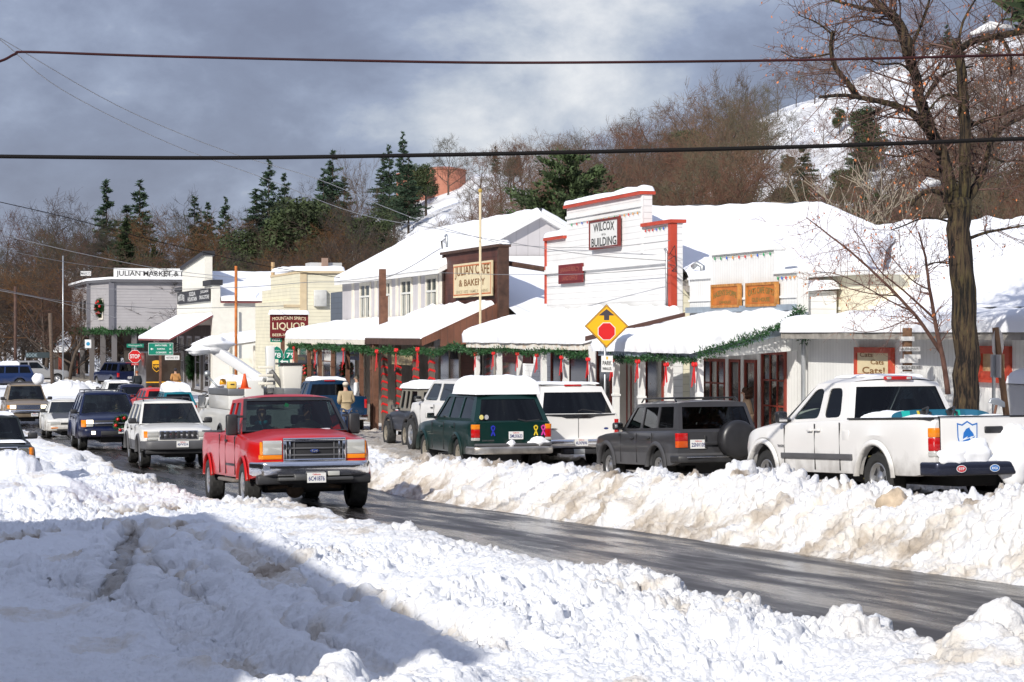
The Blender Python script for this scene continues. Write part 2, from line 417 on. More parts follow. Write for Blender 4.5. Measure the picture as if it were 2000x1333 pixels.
def smooth_h(X, Y):
    xl, xr = lane_l(Y), lane_r(Y)
    f = fbm(X/1.6, Y/1.6, 4, 31); ff = fbm(X/.35, Y/.35, 4, 41)
    L = xl-X
    hl = sm(0, .20, L)*(.10+.07*(f-.3))+.11*sm(.1, .45, L)*(1-sm(.8, 1.7, L))*(.4+1.2*f)
    pile = (1-sm(40, 47, Y))*sm(33, 36, Y)
    hl = hl*(1-.5*sm(30, 36, Y))+.42*pile*sm(1.6, 2.6, L)*(.25+f)
    hl = hl+sm(.05, .3, L)*(.07*(ff-.5)+.16*(f-.45)*sm(.5, 2, L))
    rutm = np.zeros_like(X); slush = np.zeros_like(X)
    for pl, w, d, s, gk in RUTS:
        q = dist_pl(X, Y, pl)+.14*(ff-.5)
        m_ = 1-sm(w*.55, w*1.2, q); e_ = np.exp(-((q-w*1.5)/(w*.4))**2)
        hl = hl+e_*.07*(.3+1.2*ff)*min(1, (.25/w)**1.5)-m_*(np.maximum(hl-.01, 0)*.85+.02*(d > .2))
        rutm = np.maximum(rutm, m_*s); slush = np.maximum(slush, m_*gk)
    for lx, ly, lr, lh in LUMPS:
        q = np.hypot(X-lx, Y-ly)/lr*(1+.25*(ff-.5)); hl = hl+lh*np.sqrt(np.maximum(1-q**3, 0))
    Rr = X-xr
    hgt = .60*(1-.62*sm(36.5, 44, Y))*(1-.4*sm(60, 90, Y))
    hr = sm(-.02, .95, Rr)*hgt*(1-.72*sm(1.15, 2.1, Rr))*(.72+.55*f)
    hr = hr+sm(0, .2, Rr)*.05*(ff-.5)+.10*sm(1.5, 3, Rr)
    hr = np.where(X > 16.0, .16, hr)
    h = np.where(X < xl, hl, np.where(X > xr, hr, -.12))
    h = np.where(Y > 100, np.where(X > xl-4, h*.25, h), h)
    return g(Y)+h, xl, xr, f, ff, L, Rr, rutm, slush
def ground_h(X, Y):
    z, xl, xr, f, ff, L, Rr, rutm, slush = smooth_h(X, Y)
    z2 = smooth_h(X+.03, Y)[0]
    c1 = clods(X, Y, .42, 1, dens=.7); c2 = clods(X, Y, .21, 11, dens=.85); c3 = clods(X, Y, .11, 21, dens=.9)
    wx, wy = X+.12*(ff-.5), Y+.12*(f-.5)
    c4 = clods(wx, wy, .8, 61, rmin=.2, rmax=.45, dens=.3)
    rough = .25+.75*sm(.40, .60, fbm(X/2.3+5, Y/2.3, 3, 51))
    rough = rough*(1-.75*sm(3.3, 5.5, L)*(1-sm(15, 24, Y)))
    rough = np.clip(rough*(1-.35*rutm)+.5*np.exp(-((rutm-.2)/.12)**2)*(rutm > .02), 0, 1)
    c5 = clods(X, Y, .06, 91, dens=.95); c6 = clods(X+.05*ff, Y, .035, 95, dens=.95); near = 1-sm(22, 34, Y)
    fin = (fbm(X/.09, Y/.09, 4, 66)-.5)
    cl = sm(.0, .25, L)*((.22+.78*rough)*(c2*.55+c3*.85+c5*1.0+c6*.8*near)+rough*(c1*.45+c4*.35))+.035*fin*(.4+rough)*near*(L > 0)
    amp = (.80+.30*sm(.6, 1.0, Rr)*(1-.75*sm(2.2, 3.0, Rr)))*(1-.4*sm(40, 60, Y))
    cr_ = sm(-.02, .12, Rr)*amp*(c1*.45+c2*.75+c3*1.0+c4*.4+c5*.8)
    cr_ = cr_+.02*(fbm(X/.07, Y/.07, 3, 66)-.5)
    cr_ = np.where(X > 16, 0, cr_)
    ch = np.where(X < xl, cl, np.where(X > xr, cr_, 0))
    dzdx = np.clip((z2-z)/.03, -1.5, 1.5)
    nx = -dzdx/np.sqrt(1+dzdx**2); nz = 1/np.sqrt(1+dzdx**2)
    dx = ch*nx*1.15; z = z+ch*nz
    lane = (X >= xl) & (X <= xr)
    nf = fbm(X/.5, Y/.5, 4, 87)
    dirt = np.where(X > xr, (1-sm(.30, .95, Rr+.8*(f-.5)))*(.34+.34*sm(.40, .60, nf))+.9*np.exp(-((Rr-1.0)/.2)**2)*sm(.52, .62, nf), 0)
    dirt = np.where(X > xr, np.maximum(dirt, .26*(1-sm(1.3, 2.6, Rr))), dirt)
    dirt = np.where(X < xl, np.maximum(.72*(1-sm(.06, .36, L))*(1-.85*(Y < 11.2)), .25*(1-sm(.4, 1.4, L))), dirt)
    dirt = dirt+rutm*.95
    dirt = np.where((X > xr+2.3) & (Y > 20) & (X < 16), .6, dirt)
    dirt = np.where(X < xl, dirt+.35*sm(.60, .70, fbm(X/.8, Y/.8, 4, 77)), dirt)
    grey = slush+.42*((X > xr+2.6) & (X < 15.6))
    return X+dx, z, np.clip(dirt, 0, 1), np.clip(grey, 0, .8), lane
def ground_patch(name, t0, t1, nt_, u0, u1, nu, drop=0.0):
    T = 1/np.linspace(1/t0, 1/t1, nt_); U = np.linspace(u0, u1, nu)
    T, U = np.meshgrid(T, U, indexing='ij')
    X = T*(SA+U*CA); Y = T*(CA-U*SA)
    X, z, d, gr, lane = ground_h(X, Y)
    c = np.stack([d, gr, d*0, d*0+1], -1)
    return grid_mesh(name, X, Y, z-drop, SNOW, c), X, Y, z
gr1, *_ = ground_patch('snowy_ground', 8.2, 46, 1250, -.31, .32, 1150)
tag(gr1, kind='structure')
gr2, *_ = ground_patch('snowy_ground', 46, 420, 420, -.36, .36, 560)
tag(gr2, kind='structure')
# wide plain around so that the scene goes on behind and beside the camera
w = MB()
yy = [-150, 0, 8.05]
ang = 0
ring = []
wb_ = MB()
def gpt(x, y): return Vector((x, y, gz(y)))
for xs, ys in (((-400, -14), (-60, 420)), ((-14, 60), (-60, 7.4))):
    X, Y = np.meshgrid(np.linspace(*xs, 40), np.linspace(*ys, 60), indexing='ij')
    o = grid_mesh('snowy_ground', X, Y, g(Y)+.04*fbm(X/3, Y/3, 3, 4)-.12, SNOWP); tag(o, kind='structure')
# ---- road
def road_mat():
    m = bpy.data.materials.new('wet_asphalt'); m.use_nodes = True
    nt = m.node_tree; b = nt.nodes['Principled BSDF']; N = nt.nodes.new; L = nt.links.new
    t = N('ShaderNodeTexCoord'); mp = N('ShaderNodeMapping'); mp.inputs['Scale'].default_value = (1.3, .16, 1); L(t.outputs['Object'], mp.inputs[0])
    n = N('ShaderNodeTexNoise'); n.inputs['Scale'].default_value = 1.6; n.inputs['Detail'].default_value = 6; n.inputs['Roughness'].default_value = .6; L(mp.outputs[0], n.inputs['Vector'])
    n2 = N('ShaderNodeTexNoise'); n2.inputs['Scale'].default_value = 55; n2.inputs['Detail'].default_value = 3; L(t.outputs['Object'], n2.inputs['Vector'])
    r = N('ShaderNodeMapRange'); r.inputs[1].default_value = .42; r.inputs[2].default_value = .62; r.inputs[3].default_value = .12; r.inputs[4].default_value = .5; L(n.outputs[0], r.inputs[0]); L(r.outputs[0], b.inputs['Roughness'])
    c = N('ShaderNodeValToRGB'); c.color_ramp.elements[0].color = (.010, .009, .009, 1); c.color_ramp.elements[1].color = (.060, .054, .05, 1)
    c.color_ramp.elements[0].position = .35; c.color_ramp.elements[1].position = .75
    a = N('ShaderNodeMath'); a.operation = 'MULTIPLY_ADD'; L(n2.outputs[0], a.inputs[0]); a.inputs[1].default_value = .35; L(n.outputs[0], a.inputs[2])
    s = N('ShaderNodeMath'); s.operation = 'SUBTRACT'; s.inputs[1].default_value = .17; L(a.outputs[0], s.inputs[0]); L(s.outputs[0], c.inputs[0])
    L(c.outputs[0], b.inputs['Base Color'])
    bp = N('ShaderNodeBump'); bp.inputs['Strength'].default_value = .35; bp.inputs['Distance'].default_value = .01; L(n2.outputs[0], bp.inputs['Height']); L(bp.outputs[0], b.inputs['Normal'])
    # slush lines left along the lane
    mp2 = N('ShaderNodeMapping'); mp2.inputs['Scale'].default_value = (7.0, .22, 1); L(t.outputs['Object'], mp2.inputs[0])
    n3 = N('ShaderNodeTexNoise'); n3.inputs['Scale'].default_value = 1.0; n3.inputs['Detail'].default_value = 8; n3.inputs['Roughness'].default_value = .75; L(mp2.outputs[0], n3.inputs['Vector'])
    r3 = N('ShaderNodeMapRange'); r3.inputs[1].default_value = .58; r3.inputs[2].default_value = .74; L(n3.outputs[0], r3.inputs[0]); r3.inputs[4].default_value = .42
    x = N('ShaderNodeMixRGB'); x.inputs[2].default_value = (.42, .40, .38, 1); L(r3.outputs[0], x.inputs[0]); L(c.outputs[0], x.inputs[1]); L(x.outputs[0], b.inputs['Base Color'])
    b.inputs['Specular IOR Level'].default_value = .38
    return m
Y, X = np.meshgrid(np.concatenate([np.linspace(-60, 7, 20), np.linspace(8, 110, 205)]), np.linspace(3.2, 10.9, 14), indexing='ij')
tag(grid_mesh('road', X, Y, g(Y)+.004, road_mat()), kind='structure')
Y, X = np.meshgrid(np.linspace(60, 150, 60), np.linspace(-20, 40, 60), indexing='ij')
# ================================================================== BUILDINGS
XF, XE = 18.7, 16.1            # shop fronts and awning edge
lap_w = siding('white_lap_siding', (.76, .76, .75), .17)
lap_c = siding('cream_lap_siding', (.72, .68, .52), .19)
lap_g = siding('grey_lap_siding', (.36, .345, .35), .24, groove=.3)
bat_g = siding('pale_board_and_batten', (.52, .50, .51), .45, 'H', groove=.2)
brd_w = siding('white_vertical_boards', (.74, .74, .72), .14, 'H', groove=.3)
brd_b = siding('brown_vertical_boards', (.15, .06, .035), .22, 'H', groove=.5, var=.3)
shk_b = siding('brown_plank_siding', (.085, .028, .018), .2, 'Z', groove=.5, var=.4)
stucco = mat('cream_stucco', (.76, .74, .66), .8, var=.05, bump=.2, bscale=20)
stucco2 = mat('pale_plaster', (.74, .72, .62), .8, var=.06)
slate = siding('blue_grey_slate', (.10, .12, .15), .25)
greyboard = mat('weathered_fascia', (.30, .28, .25), .8, var=.3, vscale=5)
bluegrey = mat('metal_flashing', (.30, .36, .42), .4, metal=.3, var=.2)
sign_black = mat('sign_black', (.03, .03, .035), .5)
win_red = mat('window_red', (.20, .028, .015), .6, var=.15)
curtain = mat('curtain', (.62, .62, .58), .8, var=.1)
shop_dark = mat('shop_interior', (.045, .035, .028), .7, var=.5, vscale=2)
def Yf(px, X): return P(px, HZ, X).y
def wallX(pxs, X, thick=.2, zb=None):
    """polygon of pixels on plane x=X -> prism pushed back"""
    return [P(a, b, X) for a, b in pxs], (thick, 0, 0)
def rectX(m, px0, px1, z0, z1, X, d0, d1, X2=None):
    """box on plane X between two pixel columns; from X-d0 to X-d1 (towards street positive)"""
    ya, yb = Yf(px0, X), Yf(px1, X)
    return m.box(X-d0, X-d1, min(ya, yb), max(ya, yb), z0, z1)
def window(parent, y0, y1, z0, z1, X, frame=white, fr=.08, cols=1, rows=1, glass=window_glass, proud=.05, name='window', sill=True, low=None):
    m = MB()
    m.box(X-proud, X+.02, y0, y0+fr, z0, z1); m.box(X-proud, X+.02, y1-fr, y1, z0, z1)
    m.box(X-proud+.002, X+.02, y0+fr, y1-fr, z1-fr, z1); m.box(X-proud+.002, X+.02, y0+fr, y1-fr, z0, z0+fr)
    a, b, c, d = y0+fr, y1-fr, z0+fr, z1-fr
    for i in range(1, cols): q = a+(b-a)*i/cols; m.box(X-proud+.01, X, q-.02, q+.02, c, d)
    for i in range(1, rows): q = c+(d-c)*i/rows; m.box(X-proud+.012, X, a, b, q-.02, q+.02)
    if sill: m.box(X-proud-.05, X, y0-.04, y1+.04, z0-.06, z0-.002)
    o = m.build(name, frame, parent)
    p = MB(); p.box(X-.012, X-.004, a, b, c, d); p.build('pane', glass, o)
    return o
def board(name, label, cat, corners, X, face, rim, lines, group=None, proud=.12, lm=None, rimw=.05):
    """a sign board hung on a front: corners px TL, BR ; lines = (text, cy, w, h, arc) in fractions"""
    (ax_, ay_), (bx, by), (cx_, cy_), (dx, dy) = corners      # TL TR BR BL
    p = [P(a, b, X-proud) for a, b in corners]
    y0, y1 = (p[1].y+p[2].y)/2, (p[0].y+p[3].y)/2
    z0, z1 = (p[2].z+p[3].z)/2, (p[0].z+p[1].z)/2
    return sign_board(name, label, cat, frame_X((y0+y1)/2, (z0+z1)/2, X-proud), y1-y0, z1-z0, face, rim, lines, group, lm, rimw)
def sign_board(name, label, cat, M, W, H, face, rim, lines, group=None, lm=None, rimw=.05, thick=.06):
    t = thing(name, label, cat, M.translation, 0, group)
    m = MB(); m.box(-W/2, W/2, -H/2, H/2, -thick, 0, M); m.build('board', face, t)
    if rim:
        m = MB(); r = rimw
        m.box(-W/2-.01, W/2+.01, H/2-r, H/2+.012, -thick-.01, .025, M); m.box(-W/2-.01, W/2+.01, -H/2-.012, -H/2+r, -thick-.01, .025, M)
        m.box(-W/2-.012, -W/2+r, -H/2+r, H/2-r, -thick-.01, .025, M); m.box(W/2-r, W/2+.012, -H/2+r, H/2-r, -thick-.01, .025, M)
        m.build('rim', rim, t)
    for L in lines:
        s, cx, cy, w_, h_, arc = L[:6]; mm = L[6] if len(L) > 6 else lm
        txt(s, M @ Matrix.Translation((cx*W, cy*H, 0)), w_*W, h_*H, mm, t, arc=arc*H, bold=.015)
    return t
# ---------------- Wilcox building
Wt = thing('false_front_shop', 'white false fronted wooden shop with red trimmed stepped parapet and the Wilcox sign', 'building', (XF, 54, gz(54)))
zb = gz(52)-.3
yL, yS1, yS2, yR = Yf(1068, XF), Yf(1107, XF), Yf(1256, XF), Yf(1315, XF)
zl = (P(1068, 471, XF).z+P(1315, 436, XF).z)/2; zu = (P(1107, 408, XF).z+P(1256, 380, XF).z)/2
m = MB(); m.prism([(XF, yL, zb), (XF, yR, zb), (XF, yR, zl), (XF, yS2, zl), (XF, yS2, zu), (XF, yS1, zu), (XF, yS1, zl), (XF, yL, zl)], (.26, 0, 0)); m.build('wall', lap_w, Wt)
m = MB()
m.box(XF-.10, XF+.34, yS2-.04, yS1+.06, zu, zu+.09); m.box(XF-.10, XF+.34, yR-.05, yS2-.05, zl, zl+.09); m.box(XF-.1, XF+.34, yS1+.07, yL+.06, zl, zl+.09)
m.box(XF-.05, XF+.12, yL, yL+.1, .9+EZ, zl-.002); m.box(XF-.06, XF+.1, yR-.01, yR+.22, .56+EZ, zl-.002)
m.build('red_cap', red_trim, Wt)
m = MB(); m.box(XF-.09, XF, yR+.37, yL-.02, zl-1.02, zl-.9); m.box(XF-.05, XF, yR+.37, yL-.02, zl-.9, zl-.78)
m.box(XF-.05, XF, yS2, yS1, zu-.32, zu-.24); m.box(XF-.03, XF+.01, yS2-.01, yS2+.1, zl-.7, zu-.01)
m.build('belt_moulding', white, Wt)
snow_slab('parapet_snow', [(XF-.1, yS2-.04, zu+.09), (XF+.34, yS2-.04, zu+.09), (XF+.34, yS1+.06, zu+.09), (XF-.1, yS1+.06, zu+.09)], Wt, .16, .16, (10, 40), .05, 3, .02)
snow_slab('parapet_snow', [(XF-.1, yS1+.07, zl+.09), (XF+.34, yS1+.07, zl+.09), (XF+.34, yL+.06, zl+.09), (XF-.1, yL+.06, zl+.09)], Wt, .2, .16, (10, 16), .05, 4, .02)
# main roof: ridge runs away from the street, snow slope faces the camera side
rz0 = P(1275, 388, XF+.3).z
ym = (yL+yR)/2
xb = 36.0
pr0 = Vector((XF+.27, ym, P(1275, 392, XF+.3).z)); 
# far end of ridge found on its own line (y = ym)
pr1 = PY(1612, 396, ym); pr1 = Vector((pr1.x, ym, pr1.z))
slope = .42
ze = pr0.z-slope*(ym-yR)
m = MB(); m.box(XF+.26, pr1.x+2, yR+.02, yL-.02, zb, pr0.z-slope*(ym-yR)-.0); m.build('side_wall', lap_c, Wt)
pe1 = PY(1700, 500, yR-.3)
m = MB()
m.prism([(XF+.26, yR-.3, ze-.12), (XF+.26, ym, pr0.z), (XF+.26, yL+.2, ze-.12), (XF+.26, yL+.2, ze-.28), (XF+.26, ym, pr0.z-.2), (XF+.26, yR-.3, ze-.28)], (pr1.x-.6-XF-.26, 0, 0))
m.build('roof', greyboard, Wt)
snow_slab('roof_snow_cover', [(XF+.27, yR-.35, ze-.10), (pr1.x+2.6, yR-.35, ze-.16), (pr1.x, ym, pr1.z-.25), (XF+.27, ym, pr0.z-.25)], Wt, .27, .35, (60, 30), .05, 11, .06, edges=(0, 1, 1, 0))
snow_slab('roof_snow_cover', [(XF+.27, yL+.25, ze-.10), (pr1.x+2.6, yL+.25, ze-.16), (pr1.x, ym, pr1.z-.25), (XF+.27, ym, pr0.z-.25)], Wt, .27, .35, (40, 20), .05, 12, .06, edges=(0, 1, 1, 0))
# shop front under the awning
def pane_px(parent, a, b, z0, z1, frame, cols=1, rows=1, X=XF, fr=.07, name='window', glass=window_glass):
    y0, y1 = sorted((Yf(a, X), Yf(b, X)))
    return window(parent, y0, y1, z0, z1, X, frame, fr, cols, rows, glass, name=name)
wz0, wz1 = gz(52)+.55, EZ-.42
pane_px(Wt, 944, 968, wz0, wz1, greyboard)
pane_px(Wt, 979, 1024, wz0, wz1, white)
pane_px(Wt, 1078, 1099, gz(50)+.1, wz1, win_red, name='door')
pane_px(Wt, 1112, 1150, wz0, wz1, win_red, cols=1)
pane_px(Wt, 1168, 1196, wz0, wz1, win_red)
pane_px(Wt, 1226, 1236, gz(47)+.1, wz1, win_red, name='door')
pane_px(Wt, 1262, 1297, gz(46)+.5, wz1, win_red)
m = MB(); rectX(m, 1213, 1238, gz(48), EZ-.3, XF, .03, 0); m.build('stucco_panel', mat('taupe', (.42, .38, .33), .8, var=.1), Wt)
# ---------------- awnings
def awning(name, label, y0, y1, zf, zk, xf, fascia, thick=.06, snow=.25, k=1, posts=(), post_m=white, group='snow covered awnings along the shop fronts', fz=.16, amp=.06, pw=.14, sn=True, over=.1, edges=(1, 0, 1, 1)):
    t = thing(name, label, 'awning', (xf, (y0+y1)/2, gz((y0+y1)/2)), 0, group)
    m = MB(); m.prism([(xf, y0, zf), (XF-.02, y0, zk), (XF-.02, y0, zk-thick), (xf, y0, zf-thick)], (0, y1-y0, 0)); m.build('deck', white if post_m is white else brown, t)
    m = MB(); m.box(xf-.05, xf, y0-.02, y1+.02, zf-fz, zf+.02)
    s = (zk-zf)/(XF-xf)
    for yy_ in (y0-.05, y1):
        m.prism([(xf, yy_, zf-fz), (XF, yy_, zk-fz), (XF, yy_, zk+.02), (xf, yy_, zf+.02)], (0, .05, 0))
    m.build('fascia', fascia, t)
    for px in posts:
        w_ = pw; yy_ = Yf(px, xf+.12); m = MB(); zt = zf-.05
        m.box(xf+.05, xf+.05+w_, yy_-w_/2, yy_+w_/2, gz(yy_)-.3, zt); m.box(xf+.03, xf+.07+w_, yy_-w_/2-.02, yy_+w_/2+.02, zt-1.05, zt-1.0)
        m.build('post', post_m, t)
    if sn: snow_slab('snow_cover', [(xf, y0, zf+.02), (XF-.03, y0, zk+.02), (XF-.03, y1, zk+.02), (xf, y1, zf+.02)], t, snow, .3, (26, 110), amp, k, over, edges=edges)
    return t
yA0, yA1 = Yf(1140, XE), Yf(914, XE)
aw1 = awning('awning', 'long snow laden awning with peeling white fascia under the Wilcox sign', yA0, yA1, EZ-.27, EZ+.34, XE, mat('peeling_fascia', (.74, .72, .66), .8, dirt=(.55, .30, .10), dscale=5), snow=.40, k=5, posts=(932, 975, 1015, 1062, 1105, 1156), amp=.08, over=.2)
yB0, yB1 = Yf(1357, 16.2), Yf(1166, 16.2)
m = MB(); m.prism([(XE-.05, yA0-.30, EZ-.20), (XF, yA0-.30, EZ+.42), (XF, yA0-.30, EZ+.52), (XE-.05, yA0-.30, EZ-.08)], (0, .05, 0)); m.build('barge_board', mat('brown_barge', (.10, .05, .04), .7), aw1)
# ---------------- candle shop
Ct = thing('small_false_front_shop', 'small white false fronted shop with two orange wooden signs', 'building', (XF, 43, gz(43)))
y0, y1, y2, y3 = Yf(1557, XF), Yf(1512, XF), Yf(1390, XF), Yf(1347, XF)
zl = (P(1347, 547, XF).z+P(1557, 533, XF).z)/2; zu = (P(1390, 499, XF).z+P(1512, 489, XF).z)/2
zb = gz(42)-.3
m = MB(); m.prism([(XF, y3, zb), (XF, y0, zb), (XF, y0, zl), (XF, y1, zl), (XF, y1, zu), (XF, y2, zu), (XF, y2, zl), (XF, y3, zl)], (.27, 0, 0)); m.build('wall', brd_w, Ct)
m = MB(); m.box(XF-.06, XF+.3, y0-.02, y1-.02, zl, zl+.05); m.box(XF-.06, XF+.3, y1-.02, y2+.03, zu, zu+.05); m.box(XF-.06, XF+.3, y2+.04, y3+.02, zl, zl+.05)
m.box(XF-.04, XF, y0+.01, y3, zl-.55, zl-.5); m.build('parapet_cap', white, Ct)
m = MB(); m.box(XF-.12, XF-.001, y0+.02, y3, EZ+.50, EZ+.64); m.build('flashing', bluegrey, Ct)
for i, (a, b, zz) in enumerate(((y0, y1-.03, zl), (y1, y2+.02, zu), (y2+.06, y3, zl))):
    snow_slab('parapet_snow', [(XF-.04, a, zz+.05), (XF+.3, a, zz+.05), (XF+.3, b, zz+.05), (XF-.04, b, zz+.05)], Ct, (.05, .06, .16)[i], .1, (8, 24), .03, 20+i, .01)
m = MB(); m.box(XF+.27, XF+1.0, y0+.1, y3-.1, zb, zl-.4); m.build('side_wall', lap_w, Ct)
snow_slab('roof_snow_cover', [(XF+.28, y0-.02, zl-.4), (XF+1.05, y0-.02, zl-.35), (XF+1.05, y3+.1, zl-.35), (XF+.28, y3+.1, zl-.4)], Ct, .2, .2, (12, 30), .05, 25, .05)
m = MB(); yl0, yl1 = Yf(1345, XF+.6), Yf(1326, XF+.6); m.box(XF+.5, XF+5, yl0-.2, yl1+.3, zb, P(1335, 531, XF+.5).z); m.build('link_wall', lap_c, Ct)
snow_slab('roof_snow_cover', [(XF+.4, yl0-.2, P(1335, 533, XF+.5).z), (XF+5, yl0-.2, P(1335, 530, XF+.5).z+.5), (XF+5, yl1+.2, P(1335, 530, XF+.5).z+.5), (XF+.4, yl1+.2, P(1335, 533, XF+.5).z)], Ct, .2, .2, (20, 12), .04, 26, .05)
m = MB(); vp = P(1372, 530, XF+.6); m.tube([vp+Vector((0, 0, -.3)), vp+Vector((0, 0, .12)), vp+Vector((-.1, .1, .2)), vp+Vector((-.2, .2, .1))], .07, 8); m.build('vent_pipe', galv, Ct, smooth=True)
wz1 = EZ-.62
def muntin_px(parent, a, b, z0, z1, cols, rows, name='window'): return pane_px(parent, a, b, z0, z1, win_red, cols, rows, name=name)
muntin_px(Ct, 1374, 1419, gz(42)+.35, wz1, 3, 4)
muntin_px(Ct, 1427, 1448, gz(42)+.1, wz1, 1, 1, 'door')
muntin_px(Ct, 1457, 1479, gz(42)+.1, wz1, 1, 1, 'door')
muntin_px(Ct, 1490, 1537, gz(41)+.3, EZ-.42, 3, 4)
m = MB()
for a in (1421, 1451, 1484): rectX(m, a, a+5, zb, EZ-.4, XF, .06, 0)
rectX(m, 1372, 1540, EZ-.40, EZ-.28, XF, .08, 0)
m.build('door_casing', white, Ct)
aw2 = awning('awning', 'short awning with snow sliding off its front edge beside the stop ahead sign', yB0, yB1-.25, EZ-.42, EZ+.20, 16.2, bluegrey, snow=.30, k=15, posts=(1203, 1253, 1307, 1366), amp=.12, over=.28, fz=.13)
# side gusset wall of the second awning
m = MB(); m.prism([(16.25, yB0+.06, EZ-.5), (XF, yB0+.06, EZ+.22), (XF, yB0+.06, EZ-.38), (16.25, yB0+.06, EZ-.56)], (0, .05, 0)); m.build('gusset', brd_w, aw2)
# dirty snow lobes hanging over the front edge
m = MB()
random.seed(5)
# ---------------- cats building
Kt = thing('low_white_building', 'long low white board building with deep snow roof and the Cats Cats Cats sign', 'building', (XF, 37, gz(37)))
ka, kb = Yf(2060, XF), Yf(1577, XF)
zg = EZ-.0
m = MB(); m.box(XF, XF+12, ka-6, kb, gz(37)-.4, zg-.05); m.build('wall', brd_w, Kt)
m = MB(); m.box(XF-.62, XF-.55, ka-6, kb+.02, zg-.12, zg+.04); m.box(XF-.55, XF, ka-6, kb, zg-.08, zg-.05); m.build('gutter', greyboard, Kt)
k0, k1 = P(1577, 600, XF+1.6), P(1577, 645, XF-.6)
# lower snow roof up to the ridge
ux = XF+1.1
uy0, uy1 = Yf(1706, ux), Yf(1577, ux)
uz0, uz1 = P(1640, 604, ux).z, P(1640, 540, ux).z
kTL, kTM, kTR = PD(1630, 452, 52), PD(1765, 450, 50.5), PD(2110, 445, 46)
ke1 = Vector((ux, ka-6, zg+.2)); kem = Vector((ux, uy0-.12, zg+.2))
snow_slab('roof_snow_cover', [kem, kTM, kTR, ke1], Kt, .34, .4, (60, 90), .07, 31, .1, edges=(0, 1, 0, 0))
m = MB(); m.add([kem, kTM, kTR, ke1, kem+Vector((1, 0, -.1)), kTM+Vector((0, 0, -3)), kTR+Vector((0, 0, -3)), ke1+Vector((1, 0, -.1))], [(0, 1, 2, 3), (0, 4, 5, 1), (1, 5, 6, 2), (2, 6, 7, 3), (3, 7, 4, 0)]); m.build('roof', greyboard, Kt)
snow_slab('roof_snow_cover', [(XF-.6, ka-6, zg+.02), (ux+.1, ka-6, zg+.2), (ux+.1, kb+.05, zg+.2), (XF-.6, kb+.05, zg+.02)], Kt, .33, .3, (30, 90), .07, 32, .1, edges=(1, 0, 0, 1))
m = MB(); m.box(ux, ux+2, uy0, uy1+1.2, uz0-.8, uz1); m.build('dormer', siding('bright_cream_siding', (.74, .69, .53), .15, groove=.25), Kt)
m = MB(); m.box(ux-.3, ux+.5, uy0-.3, uy1+1.2, uz1, uz1+.09); m.box(ux-.02, ux-.001, uy0+1.6, uy1-.2, uz0-.02, uz0+.05); m.build('dormer_eave', white, Kt)
snow_slab('roof_snow_cover', [(ux-.3, uy0-.3, uz1+.09), kTM, kTL, (ux-.3, uy1+2.0, uz1+.09)], Kt, .2, .2, (50, 40), .05, 33, .04)
# windows + ledge snow
c1 = P(1913, 676, XF); c2 = P(1977, 748, XF)
window(Kt, c2.y, c1.y, c2.z+.05, c1.z, XF, red_trim, .14, 1, 1, mat('plywood', (.50, .36, .20), .7, var=.25, vscale=4), proud=.07)
# downpipe
m = MB(); dp = P(1569, 600, XF-.15); m.tube([(dp.x+.1, dp.y, EZ+.45), (dp.x, dp.y, EZ+.2), (dp.x, dp.y, gz(40)-.2)], .05, 10); m.build('downpipe', galv, Kt, smooth=True)
m = MB(); ac = P(1992, 745, XF-.5); m.box(XF-.7, XF-.02, ac.y-1.4, ac.y+.12, EZ-2.1, EZ-.86); m.build('wall_unit', mat('unit', (.5, .5, .5), .6), Kt, bevel=.03)
snow_slab('unit_snow', [(XF-.7, ac.y-1.4, EZ-.86), (XF-.02, ac.y-1.4, EZ-.86), (XF-.02, ac.y+.12, EZ-.86), (XF-.7, ac.y+.12, EZ-.86)], Kt, .25, .3, (14, 20), .05, 35, .05)
# ---------------- cafe
ft = thing('cafe_building', 'dark brown false fronted cafe with plank skirted awning', 'building', (XF, 67, gz(67)))
fy0, fy1 = Yf(977, XF), Yf(866, XF)
fz1 = (P(866, 497, XF).z+P(977, 484, XF).z)/2
m = MB(); m.box(XF, XF+.28, fy0, fy1, gz(67)-.3, fz1); m.box(XF+.28, XF+.45, fy1-.02, fy1+.55, gz(67), fz1-.55); m.build('wall', shk_b, ft)
m = MB(); m.box(XF-.12, XF+.36, fy0-.05, fy1+.05, fz1, fz1+.09); m.box(XF-.05, XF+.3, fy0-.02, fy0+.18, EZ+.5, fz1-.01); m.box(XF-.05, XF, fy1-.2, fy1, EZ+.9, fz1-.01); m.build('corner_board', brown, ft)
snow_slab('parapet_snow', [(XF-.1, fy0-.05, fz1+.09), (XF+.36, fy0-.05, fz1+.09), (XF+.36, fy1+.05, fz1+.09), (XF-.1, fy1+.05, fz1+.09)], ft, .15, .15, (10, 30), .05, 41, .02)
m = MB(); m.tube([P(987, 514, XF+.3), Vector((XF+4.6, Yf(1070, XF)+.4, EZ+1.3))], .09, 6); m.build('brace', brown, ft)
m = MB(); m.box(XF+.32, XF+12, fy0-4.5, fy0+7, gz(60)-.3, EZ+.3); m.build('side_wall', lap_c, ft)
m = MB(); m.box(XF, XF+.25, yL+.01, Yf(935, XF), gz(57)-.3, EZ+.5); m.build('lower_front', lap_w, Wt)
m = MB(); m.prism([(XF+.3, 58.2, EZ-.9), (XF+.3, 70.35, EZ+2.6), (XF+.3, 70.35, EZ-.9)], (11, 0, 0)); m.build('roof', greyboard, ft)
snow_slab('roof_snow_cover', [(XF+.3, 58.0, EZ-.85), (XF+12, 58.0, EZ-.85), (XF+12, 70.35, EZ+2.66), (XF+.3, 70.35, EZ+2.66)], ft, .2, .2, (24, 40), .03, 43, .03, edges=(0, 1, 1, 0))
